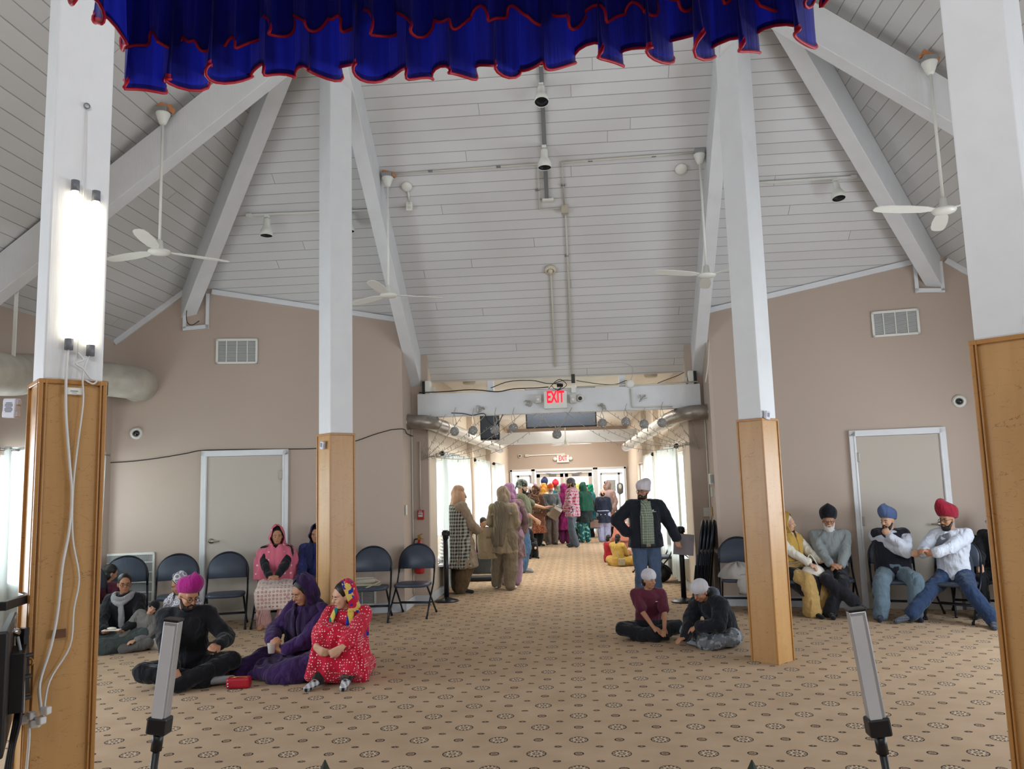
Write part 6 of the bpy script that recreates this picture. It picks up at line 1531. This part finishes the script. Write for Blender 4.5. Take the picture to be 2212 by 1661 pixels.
text_obj('slot', .055, plain('dark print', (70, 66, 60), .8), t, w+V((.02, -.072, .06)), Matrix.Rotation(PI/2, 3, 'X'), .0008, 'bag_lettering')
b = MB()
for q in (-.05, .05): b.tube(spline([w+V((q-.04, -.02, .18)), w+V((q*.6-.0, 0, .30)), J['W'](J['el'][1])+V((q*.3, 0, .03))], 6), .007, 6)
b.build('handle', CL_['cream canvas'], t)
p = fl(1105, 1264)
J = person(p, 3.3, 1.57, 'woman in lilac headscarf standing close behind the woman in olive', 'stand', S_MED, far=True, hair=True, head=(1.0, .1, 0), legs=(CK('pale lilac cloth', (190, 158, 186)), .04, dict(bag=.02)), top=(CK('brown mauve print', (126, 100, 104), 'patch', (150, 124, 126), .5), .035, .95, dict(hem=.45)), shoe=CK('lilac sock', (184, 160, 182)), hat=('hood', CK('lilac chiffon', (176, 130, 166)), dict(len=.36, open=.75, wd=.85)))
p = fl(1129, 1236)
J = person(p, 1.75, 1.66, 'man in olive t-shirt and camouflage head cloth reaching out his arm', 'stand', S_LT, far=False, head=(-.15, .15, 0), glasses=True, gm=M_WHT, fat=.06, w=1.08, beard=M_HAIR, bl=.2, handL=(.20, -.62, 1.08), elbL=(.3, .2, -.8), fingL=(.1, -1, .25), palmL=(-.3, -.2, -1), curlL=.15, handR=(-.18, -.25, .95), hat=('rumal', CK('camouflage cloth', (96, 104, 92), 'patch', (44, 48, 44), .4, col3=(170, 170, 160))),
    top=(CK('olive t-shirt', (96, 100, 78)), .03, .46, dict(fold=.015, hem=.82, flare=.0)), legs=(CK('mid blue denim', (88, 122, 160)), .026, dict(cuff=.065)), shoe=c_greysock)
J = person(fl(1146, 1204), .25, 1.05, 'small child in black hooded clothes sitting on the passage floor', 'up', S_LT, far=True, hair=True, head=(-.9, .1, 0), top=(c_blk, .03, .95, dict(hem=.3)), legs=(c_blk, .03), shoe=c_blk, hat=('hood', CK('black hood', (30, 30, 34)), dict(len=.3, open=.8)))
J = person(fl(1140, 1196), 1.4, 1.18, 'child in pale grey jacket standing beside the small child in black', 'stand', S_MED, far=True, hair=True, head=(.2, .3, 0), top=(CK('pale grey jacket', (196, 200, 202)), .035, .95), legs=(c_blk, .02), shoe=c_blk)
J = person(fl(1045, 1226), .3, 1.42, 'woman in dark clothes sitting on the floor behind the checked shawl', 'cross', S_MED, far=True, hair=True, head=(.3, .4, 0), top=(CK('dark violet grey cloth', (56, 52, 70)), .03, .95), legs=(CK('magenta print', (150, 60, 118), 'patch', (60, 36, 64), .6), .04), pel=(0, 0, .25), kneeL=(.3, -.25, .30), kneeR=(-.3, -.25, .30), footL=(-.05, -.36, .18), footR=(.06, -.3, .18))

# ---------------------------------------------------------------- the queue at the far doors
def q_(px, py, rot, h, label, **k): return person(fl(px, py), rot, h, label, k.pop('pose', 'stand'), k.pop('sk', S_MED), far=True, **k)
J = q_(1192, 1176, .12, 1.52, 'older man in orange turban and grey sweater holding a tin box', head=(.15, .25, 0), hat=('turban', CK('orange turban cloth', (214, 92, 36)), .92), beard=M_HAIRG, bl=.1, glasses=True, top=(CK('dark grey sweater', (92, 96, 98)), .035, .95), coll=c_wht, legs=(CK('brown grey trousers', (98, 86, 80)), .035, dict(cuff=.07, bag=.01)), shoe=c_char, handL=(.18, -.30, 1.02), handR=(-.06, -.32, .98), fat=.03)
w = J['W'](V((.08, -.36, .92))); t = thing('metal_tin', w, 'square metal tin with white label carried by the man in the orange turban', 'tin'); Rt = Matrix.Rotation(.58, 3, 'Y') @ Matrix.Rotation(.3, 3, 'Z')
b = MB(); b.box(w, (.24, .24, .34), R=Rt); b.build('tin_body', plain('brown silver tin', (150, 136, 118), .35, .5), t, bevel=.012); b = MB(); b.box(w+Rt @ V((0, -.122, .12)), (.22, .004, .07), R=Rt); b.build('tin_label', plain('white label', (214, 214, 212), .5), t)
b = MB(); b.lathe([(.05, 0), (.05, .015), (.002, .02)], w+Rt @ V((0, 0, .17)), 18, Rt @ V((0, 0, 1))); b.build('tin_lid', M_MET, t)
c_pl = CK('red white plaid flannel', (150, 38, 58), 'plaid', (214, 196, 204), 1.0, col3=(62, 58, 88))
J = q_(1240, 1181, -1.95, 1.68, 'bearded man in red and white plaid shirt with back turned', head=(.35, .05, 0), hat=('rumal', CK('dark grey head cloth', (84, 82, 84))), beard=M_HAIR, bl=.6, glasses=True, top=(c_pl, .04, .95, dict(hem=.74, flare=.02)), legs=(CK('dark grey jeans', (78, 86, 96)), .022, dict(cuff=.06)), shoe=c_char, handR=(-.25, -.04, .80), handL=(.20, -.12, .95), elbL=(.8, .6, -.2), footL=(.14, .1, 0), footR=(-.12, -.08, 0), hair=True, w=1.1)
c_br = CK('brown paisley shawl', (96, 70, 56), 'patch', (160, 116, 86), .35, col3=(60, 44, 40))
J = q_(1160, 1180, 2.6, 1.50, 'woman in brown patterned shawl with back turned beside the orange turban', hair=True, head=(-.5, .2, 0), top=(CK('brown gold gradient coat', (92, 66, 54), 'grad', (190, 110, 74), 1.1), .05, .95, dict(hem=.38, flare=.07)), legs=(c_blk, .04), shoe=c_blk, hat=('hood', c_br, dict(len=.46, wd=1.1, open=.7)), fat=.04)
J = q_(1146, 1170, 1.3, 1.56, 'man in white head cloth and black shirt behind the outstretched arm', hat=('rumal', c_wht), beard=M_HAIR, bl=.1, head=(.1, .3, 0), top=(c_blk, .03, .95), legs=(c_blk, .02), shoe=c_blk, sk=S_LT)
J = q_(1180, 1163, 3.0, 1.66, 'person in navy turban at the back of the queue before the left glass door', hat=('turban', CK('navy turban cloth', (40, 48, 84)), 1.05), top=(c_char, .03, .95), legs=(c_blk, .02), shoe=c_blk, beard=M_HAIR)
J = q_(1178, 1168, 2.7, 1.54, 'woman in mustard orange headscarf behind the orange turban', hair=True, hat=('hood', CK('mustard orange chiffon', (204, 142, 66)), dict(len=.4)), top=(CK('cream tunic', (200, 186, 150)), .04, .95, dict(hem=.45)), legs=(CK('cream trousers', (190, 176, 146)), .03), shoe=c_blk)
J = q_(1204, 1165, 3.1, 1.60, 'person in bright red turban and teal top in the queue', hat=('turban', CK('bright red turban cloth', (184, 34, 52)), 1.0), top=(CK('teal cloth top', (34, 104, 122)), .03, .95), legs=(c_blk, .02), shoe=c_blk)
J = q_(1214, 1166, 3.2, 1.50, 'woman in grey green headscarf in the queue before the doors', hair=True, hat=('hood', CK('grey green chiffon', (122, 140, 128)), dict(len=.3)), top=(CK('teal cloth top', (34, 104, 122)), .03, .95, dict(hem=.5)), legs=(c_blk, .02), shoe=c_blk)
J = q_(1222, 1174, 2.9, 1.52, 'woman in long magenta dress between the tin and the plaid shirt', hair=True, hat=('hood', CK('magenta chiffon', (138, 36, 96)), dict(len=.5, wd=1.1)), top=(CK('magenta crepe', (132, 34, 92)), .04, .95, dict(hem=.40, flare=.08)), legs=(CK('plum trousers', (96, 30, 72)), .04), shoe=c_blk)
J = q_(1158, 1166, 3.0, 1.53, 'woman in mauve headscarf left of the navy turban', hair=True, hat=('hood', CK('mauve chiffon', (160, 118, 136)), dict(len=.4)), top=(CK('mauve tunic', (140, 104, 120)), .03, .95, dict(hem=.5)), legs=(c_blk, .02), shoe=c_blk)
J = q_(1131, 1166, 3.3, 1.52, 'woman in dusty rose headscarf left of the man in white head cloth', hair=True, hat=('hood', CK('dusty rose chiffon', (170, 108, 116), 'stripe', (130, 110, 130), 1.2), dict(len=.4)), top=(CK('mauve tunic', (140, 104, 120)), .03, .95, dict(hem=.5)), legs=(c_blk, .02), shoe=c_blk)
J = q_(1264, 1172, -2.7, 1.54, 'woman in dark green shawl with handbag right of the plaid shirt', hair=True, hat=('hood', CK('dark green chiffon', (28, 76, 60)), dict(len=.5, wd=1.1)), top=(CK('black green coat', (34, 44, 42)), .04, .95, dict(hem=.6)), legs=(CK('teal print', (30, 84, 84), 'patch', (120, 170, 160), .4), .035), shoe=c_blk)
w = J['W'](V((-.30, .05, .52))); bag(w-V((0, 0, .10)), (.26, .10, .20), .2, 'brown leather handbag carried by the woman in the green shawl', plain('chestnut leather', (112, 78, 62), .45))
J = q_(1252, 1167, 3.3, 1.52, 'woman in pale yellow headscarf behind the plaid shirt', hair=True, hat=('hood', CK('pale yellow chiffon', (206, 206, 120)), dict(len=.3)), top=(CK('teal print tunic', (60, 130, 130), 'patch', (180, 210, 200), .4), .04, .95, dict(hem=.35)), legs=(CK('dark green trousers', (26, 70, 56)), .04), shoe=c_blk)
J = q_(1278, 1161, -1.3, 1.48, 'girl in bright green headscarf at the right side of the double doors', hair=True, head=(-.1, 0, 0), hat=('hood', CK('bright green chiffon', (20, 130, 100)), dict(len=.4)), top=(CK('bright blue green dress', (22, 110, 130)), .03, .95, dict(hem=.3)), legs=(c_blk, .02), shoe=c_blk)
J = q_(1306, 1170, 3.05, 1.36, 'girl in navy coat with button belt seen from behind', hat=('rumal', CK('peach head cloth', (226, 178, 154))), hair=True, head=(.0, .35, 0), top=(CK('navy wool coat', (40, 46, 62)), .04, .95, dict(hem=.62, flare=.05)), legs=(CK('pale lavender trousers', (168, 170, 200)), .045, dict(bag=.02, cuff=.07)), shoe=c_char, handL=(.14, -.16, .9), handR=(-.14, -.16, .9))
for xx in (-.07, .07): bb = MB(); bb.lathe([(.012, 0), (.012, .006), (.001, .008)], J['S'](V((xx, .205, .88))), 12, (0, 1, 0)); bb.build('coat_button', M_WHT, J['body'], world=False)
J = q_(1316, 1163, -.7, 1.56, 'woman in dusky beige shawl behind the girl in the navy coat', hair=True, head=(-.6, .0, 0), hat=('hood', CK('dusky beige chiffon', (160, 138, 134)), dict(len=.6, wd=1.1)), top=(CK('beige pink tunic', (176, 150, 144)), .04, .95, dict(hem=.35)), legs=(c_blk, .03), shoe=c_blk)

# ---------------------------------------------------------------- centre right: standing man, boys, little girl
c_flan = CK('green flannel plaid', (112, 124, 108), 'plaid', (168, 172, 150), .8, col3=(70, 84, 78))
SP = onZ(1402, 1311)
J = person((SP.x, SP.y), .06, 1.58, 'man in black jacket, green plaid shirt and white cap resting a hand on the stanchion', 'stand', S_MED,
    head=(-.62, .05, 0), glasses=True, fat=.045, w=1.12, hat=('tall', CK('pale grey cap cloth', (206, 198, 202))), beard=M_HAIR, bl=-.4,
    handR=(-.24, -.02, .98), elbR=(-1, .3, .1), fingR=(.5, .3, -.6), palmR=(.5, .2, .5), curlR=1.0, handL=(.43, -.05, .86), elbL=(.5, .6, .0), fingL=(.1, -.3, -1), palmL=(.3, -.9, .2), curlL=.7,
    top=(CK('black fleece jacket', (30, 34, 42)), .040, .95, dict(hem=.80, flare=.01, name='jacket', fold=.015, collar=0)), panel=(c_flan, .088), coll=c_flan, legs=(CK('slate blue jeans', (72, 88, 112)), .024, dict(cuff=.06)), shoe=c_char)
bb = MB(); s_ = J['s']; bb.box(J['S'](V((0, -.222, .835))), (.17, .02, .034)); bb.build('belt', M_BLK, J['body'], world=False, bevel=.003)
bb = MB(); bb.box(J['S'](V((0, -.236, .835))), (.05, .01, .036)); bb.build('belt_buckle', M_CHROME, J['body'], world=False, bevel=.004)
bb = MB(); lp = J['S'](J['N']+V((.105, -.165, -.115)))
for r_ in (.010, .017, .024):
    bb.tube([lp+V((-math.cos(a)*r_*1.2+.0, -.0, math.sin(a)*r_*.8)) for a in [PI*.5*i/8 for i in range(9)]], .0025, 6)
bb.box(lp+V((-.0, 0, -.004)), (.05, .004, .005)); bb.build('chest_logo', M_WHT, J['body'], world=False)
J = person(fl(1404, 1376), .10, 1.30, 'boy in maroon t-shirt and white head cloth sitting cross legged', 'cross', S_MED, head=(.55, .10, .05), hair=True, hat=('rumal', CK('white head cloth', (206, 202, 208))), handL=(.13, -.36, .10), handR=(.03, -.38, .10), elbL=(.7, .2, -.2), elbR=(-.8, .2, -.2), fingL=(-.3, -.8, -.2), fingR=(.5, -.7, -.2), lean=.08, slump=.12,
    top=(CK('maroon t-shirt', (92, 38, 54)), .026, .40, dict(fold=.015)), legs=(CK('black school trousers', (32, 34, 38)), .028, dict(cuff=.055)), shoe=c_sock, sock=True, kneeL=(.35, -.16, .15), kneeR=(-.40, -.14, .15), footR=(.02, -.32, .06), footL=(-.16, -.26, .06), toeL=(-.26, -.24, .05), toeR=(.14, -.36, .05))
lp = J['S'](J['N']+V((.08, -.150, -.12))); bb = MB(); bb.box(lp, (.022, .004, .005), .3); bb.build('chest_logo', M_WHT, J['body'], world=False)
J = person(fl(1560, 1392), -.95, 1.38, 'boy in black jacket and grey camouflage trousers bending forward on the carpet', 'cross', S_MED, head=(-.05, .55, .1), lean=.35, slump=.35, hair=True, hat=('rumal', CK('white bandana', (202, 200, 206))), handL=(.05, -.42, .26), handR=(-.05, -.58, .06), elbL=(.6, -.1, -.4), elbR=(-.6, -.1, -.2), fingL=(-.6, -.5, -.3), fingR=(-.1, -.9, -.2), palmR=(0, 0, -1),
    top=(CK('black padded jacket', (28, 30, 36)), .045, .95, dict(name='jacket')), legs=(CK('grey camouflage cloth', (112, 118, 124), 'patch', (72, 78, 84), .35, col3=(150, 154, 160)), .032, dict(cuff=.06)), shoe=CK('pale blue sock', (166, 174, 188)), sock=True, kneeL=(.34, -.14, .15), kneeR=(-.32, -.24, .13), footL=(.06, -.34, .06))
bb = MB(); N_ = J['N']; bb.tube([J['S'](N_+J['B'] @ V((math.cos(a)*.12, math.sin(a)*.10+.035, .0+.03*math.sin(a)))) for a in [PI*(-.2+1.4*i/14) for i in range(15)]], .035*J['s'], 10); J['child']('hood', bb, CK('blue grey jersey', (92, 98, 114)), .011, .02)
J = person(fl(1338, 1222), 2.6, 1.12, 'little girl in yellow dress with a long braid sitting with her back turned', 'cross', S_MED, far=False, hair=True, head=(0, .2, 0), top=(CK('yellow satin dress', (200, 166, 86)), .03, .9, dict(hem=.0, fold=.03)), legs=(CK('yellow satin trousers', (196, 158, 78)), .04, dict(bag=.03)), shoe=S_MED, kneeL=(.36, -.12, .14), kneeR=(-.36, -.12, .14))
bb = MB(); Hc = J['Hc']; P_ = [J['S'](Hc+V((0, .10+.02*math.sin(i), .02-.055*i))) for i in range(10)]; bb.tube(P_, [.020, .024]*5, 8); bb.build('braid', M_HAIR, J['body'], world=False)
w = J['W'](V((-.20, .22, .13))); t = thing('shoulder_bag', w, 'small silver gold bag behind the girl in the yellow dress', 'bag'); b = MB(); b.box(w, (.13, .05, .12), .1); b.build('bag_body', plain('pale gold fabric', (188, 178, 150), .4, .3, nscale=60, var=.3), t, bevel=.01); b = MB(); b.tube(spline([w+V((-.06, 0, .06)), J['W'](V((.0, .18, .45))), J['W'](J['sh'][1])+V((0, .0, .06))], 6), .005, 6); b.build('strap', M_BEI, t)
J = person(fl(1318, 1214), 1.9, 1.0, 'small child in red sitting left of the girl in yellow', 'cross', S_LT, far=True, hair=True, head=(.2, .2, 0), top=(CK('crimson cloth', (170, 36, 48)), .03, .9), legs=(CK('crimson trousers', (160, 34, 44)), .04), shoe=S_LT)
J = person(fl(1346, 1200), -2.4, 1.35, 'person in peach pink kneeling behind the standing man', 'kneel', S_MED, far=True, hair=True, top=(CK('peach pink cloth', (222, 140, 124)), .03, .9, dict(hem=0)), legs=(CK('peach pink cloth', (222, 140, 124)), .03), hat=('hood', CK('peach chiffon', (226, 150, 130)), dict(len=.4)))

# ---------------------------------------------------------------- seated on the right
J = person(onchair(CH_YEL, .0, .02), aR+.85, 1.42, 'older woman in mustard yellow scarf seated beside the right pillar', 'chair', S_LT, hair='grey', brow=M_HAIRG, head=(.35, .0, 0), handL=(.16, -.40, .66), handR=(-.02, -.36, .66), fingL=(.3, -.9, 0), palmL=(0, 0, 1), flipL=-1, top=(CK('cream crochet sleeve', (222, 216, 202)), .025, .95), legs=(CK('mustard trousers', (188, 154, 96)), .045, dict(cuff=.075)), shoe=c_sock, sock=True, fat=.03,
    hat=('hood', CK('mustard yellow chiffon', (190, 152, 74)), dict(len=.36, wd=1.05, open=.85, front=.0)), footL=(.10, -.36, 0), footR=(-.10, -.36, 0))
bb = MB(); hull(bb, [(J['S'](p), r*J['s']) for p, r in ((J['P']+V((.11, .02, 0)), .12), (J['P']+V((-.11, .02, 0)), .12), (J['kn'][1], .09), (J['kn'][-1], .09), (J['kn'][1]+V((.05, -.02, -.20)), .045), (J['kn'][-1]+V((-.05, -.02, -.20)), .045))]); J['child']('tunic_skirt', bb, CK('black tunic with gold hem', (28, 26, 28)), .011, .02)
bb = MB(); a_ = [J['S'](J['kn'][q]+V((q*.07, -.055, -.225))) for q in (-1, 1)]; bb.bar(a_[0], a_[1], .03, .05); bb.build('embroidered_hem', CK('gold embroidery', (150, 136, 96), 'patch', (60, 54, 40), .2), J['body'], world=False, bevel=.01)
w = J['W'](V((.03, -.30, .58))); t = thing('handbag', w, 'soft cream handbag on the lap of the woman in yellow', 'handbag'); b = MB(); b.ball(w, (.13, .08, .09), 18, 12); b.build('bag_body', plain('cream leather', (214, 206, 194), .5), t); b = MB(); b.tube(spline([w+V((-.08, 0, .07)), w+V((-.03, -.02, .2)), w+V((.06, 0, .07))], 6), .006, 6); b.build('handle', plain('cream leather', (214, 206, 194), .5), t)
J = person(onchair(CH_BT), aR-.02, 1.47, 'elderly man in black turban, white beard and grey sweater with legs crossed', 'chair', S_MED, head=(0, .10, 0), hat=('turban', CK('black turban cloth', (22, 24, 32)), 1.12), beard=M_HAIRG, brow=M_HAIRG, bl=.9, fat=.05, w=1.15, glasses=True, handL=(.09, -.27, .645), handR=(-.03, -.29, .65), elbL=(.8, .3, -.2), elbR=(-.8, .3, -.2), fingL=(-.8, -.3, -.1), fingR=(.8, -.3, -.1),
    top=(CK('mid grey sweater', (132, 138, 138)), .028, .95), coll=c_wht, legs=(CK('black pinstripe trousers', (34, 34, 40)), .026, dict(cuff=.06)), shoe=c_sock, kneeL=(.06, -.36, .36), kneeR=(-.04, -.34, .42), footL=(-.10, -.38, 0), footR=(.20, -.40, .14), toeR=(.30, -.50, .15))
J = person(onchair(CH_BL), aR-.02, 1.47, 'man in blue turban and dark vest seated with a hand at his chin', 'chair', S_LT, head=(-.75, .15, 0), hat=('turban', CK('slate blue turban cloth', (84, 102, 142)), 1.05), beard=M_HAIR, bl=.25, fat=.06, w=1.05, handL=(-.05, -.20, 1.03), elbL=(.25, -.6, -.7), fingL=(-.3, .2, .8), palmL=(.2, .9, -.2), curlL=1.1, handR=(.17, -.24, .80), elbR=(-.6, -.3, -.6), fingR=(.8, -.2, .2), palmR=(0, 1, -.2),
    top=(CK('white grey shirt', (190, 194, 204)), .030, .95), vest=(CK('black quilted vest', (30, 32, 42)), .045), coll=CK('dark checked collar', (70, 70, 80)), legs=(CK('grey blue trousers', (98, 116, 128)), .036, dict(cuff=.06)), shoe=CK('navy sock', (40, 44, 62)), sock=True, kneeL=(.20, -.36, .31), kneeR=(-.22, -.36, .31), footL=(.16, -.34, 0), footR=(-.24, -.40, 0))
J = person(onchair(CH_RD, 0, .02), -.62, 1.52, 'man in red turban and white pullover turned toward the man in blue', 'chair', S_MED, head=(-.45, .12, 0), lean=.12, hat=('turban', CK('crimson turban cloth', (142, 28, 48)), 1.14, .13), beard=M_HAIR, bl=.6, glasses=True, handL=(-.12, -.36, .80), handR=(-.20, -.34, .82), elbL=(.5, -.2, -.8), elbR=(-.6, .2, -.6), fingL=(-.8, .0, .2), fingR=(-.3, -.7, .2), palmL=(0, 1, -.2), curlL=.9, curlR=.9,
    top=(CK('white pullover', (206, 212, 224)), .034, .95, dict(name='pullover')), legs=(CK('indigo jeans', (44, 62, 92)), .028, dict(cuff=.055)), shoe=CK('grey patterned sock', (92, 98, 108), 'check', (60, 66, 76), .5), sock=True, kneeL=(.26, -.34, .32), kneeR=(-.26, -.36, .33), footL=(.44, -.42, 0), footR=(-.40, -.60, 0), toeR=(-.50, -.72, .04))
bb = MB(); hull(bb, [(J['S'](J['N']+J['B'] @ V(p)), .03*J['s']) for p in ((.0, -.115, -.02), (-.10, -.10, -.05), (.08, -.125, -.16), (-.15, -.085, -.18), (0, -.14, -.20))]); J['child']('chest_panel', bb, CK('grey chest panel', (116, 120, 128)), .010)
bb = MB(); torso_pts = [(J['S'](J['P']+V((q*.11, .01, z))), (.085)*J['s']) for q in (1, -1) for z in (.02, .14)]; hull(bb, [(c, r*1.12) for c, r in torso_pts]); J['child']('lower_panel', bb, CK('charcoal lower panel', (54, 60, 72)), .011, .01)
J = person(onchair(CH_E2, 0, 0), aR-.55, 1.42, 'person in black with glasses half hidden by the near right pillar', 'chair', S_LT, hair=True, glasses=True, head=(-.5, .1, 0), top=(c_blk, .03, .95), legs=(c_blk, .03), shoe=c_blk, fat=.03)
# ================================================================ LIGHT
w = bpy.data.worlds.new('world'); C.world = w; w.use_nodes = True
bg = w.node_tree.nodes['Background']; bg.inputs[0].default_value = (.80, .90, 1.0, 1); bg.inputs[1].default_value = 2.2
def area(name, loc, target, sx, sy, power, col=(1, 1, 1)):
    l = bpy.data.lights.new(name, 'AREA'); l.shape = 'RECTANGLE'; l.size = sx; l.size_y = sy; l.energy = power; l.color = col
    o = bpy.data.objects.new(name, l); COL.objects.link(o); o.location = loc
    o.rotation_euler = (V(target)-V(loc)).to_track_quat('-Z', 'Y').to_euler(); return o
DAY = (.82, .91, 1.0)
for (a, c, lo, hi) in HWL: area('window_daylight', (XL-.1, (a+c)/2, (lo+hi)/2), (0, (a+c)/2, (lo+hi)/2-.3), c-a, hi-lo, 85, DAY)
for (a, c, lo, hi) in HWR: area('window_daylight', (XR+.1, (a+c)/2, (lo+hi)/2), (0, (a+c)/2, (lo+hi)/2-.3), c-a, hi-lo, 85, DAY)
for (a, c, lo, hi) in LWIN: area('window_daylight', (CXL-.3, (a+c)/2, (lo+hi)/2), (0, (a+c)/2, (lo+hi)/2), c-a, hi-lo, 52, (.95, .98, 1))
for (a, c, lo, hi) in RWIN: area('window_daylight', (CXR+.3, (a+c)/2, (lo+hi)/2), (0, (a+c)/2, (lo+hi)/2), c-a, hi-lo, 52, (.95, .98, 1))
area('passage_ceiling_light', (-.25, 14.0, CZ-.05), (-.25, 14, 0), 1.2, 4, 105, (1, .95, .88))
area('passage_ceiling_light', (-.25, 21.5, CZ-.05), (-.25, 21.5, 0), 1.2, 3, 105, (1, .95, .88))
area('added_fill_light', (-.2, -1.5, 4.6), (-.2, 6, 2.5), 5, 1.6, 120, (.97, .98, 1))  # soft fill lamp added out of view behind the camera to brighten the hall
C.view_settings.view_transform = 'Standard'; C.view_settings.look = 'None'; C.view_settings.exposure = 0.30
C.cycles.max_bounces = 5; C.cycles.diffuse_bounces = 3; C.cycles.transparent_max_bounces = 12
C.cycles.use_denoising = True; C.cycles.use_adaptive_sampling = True; C.cycles.adaptive_threshold = 0.03
C.cycles.sample_clamp_indirect = 6
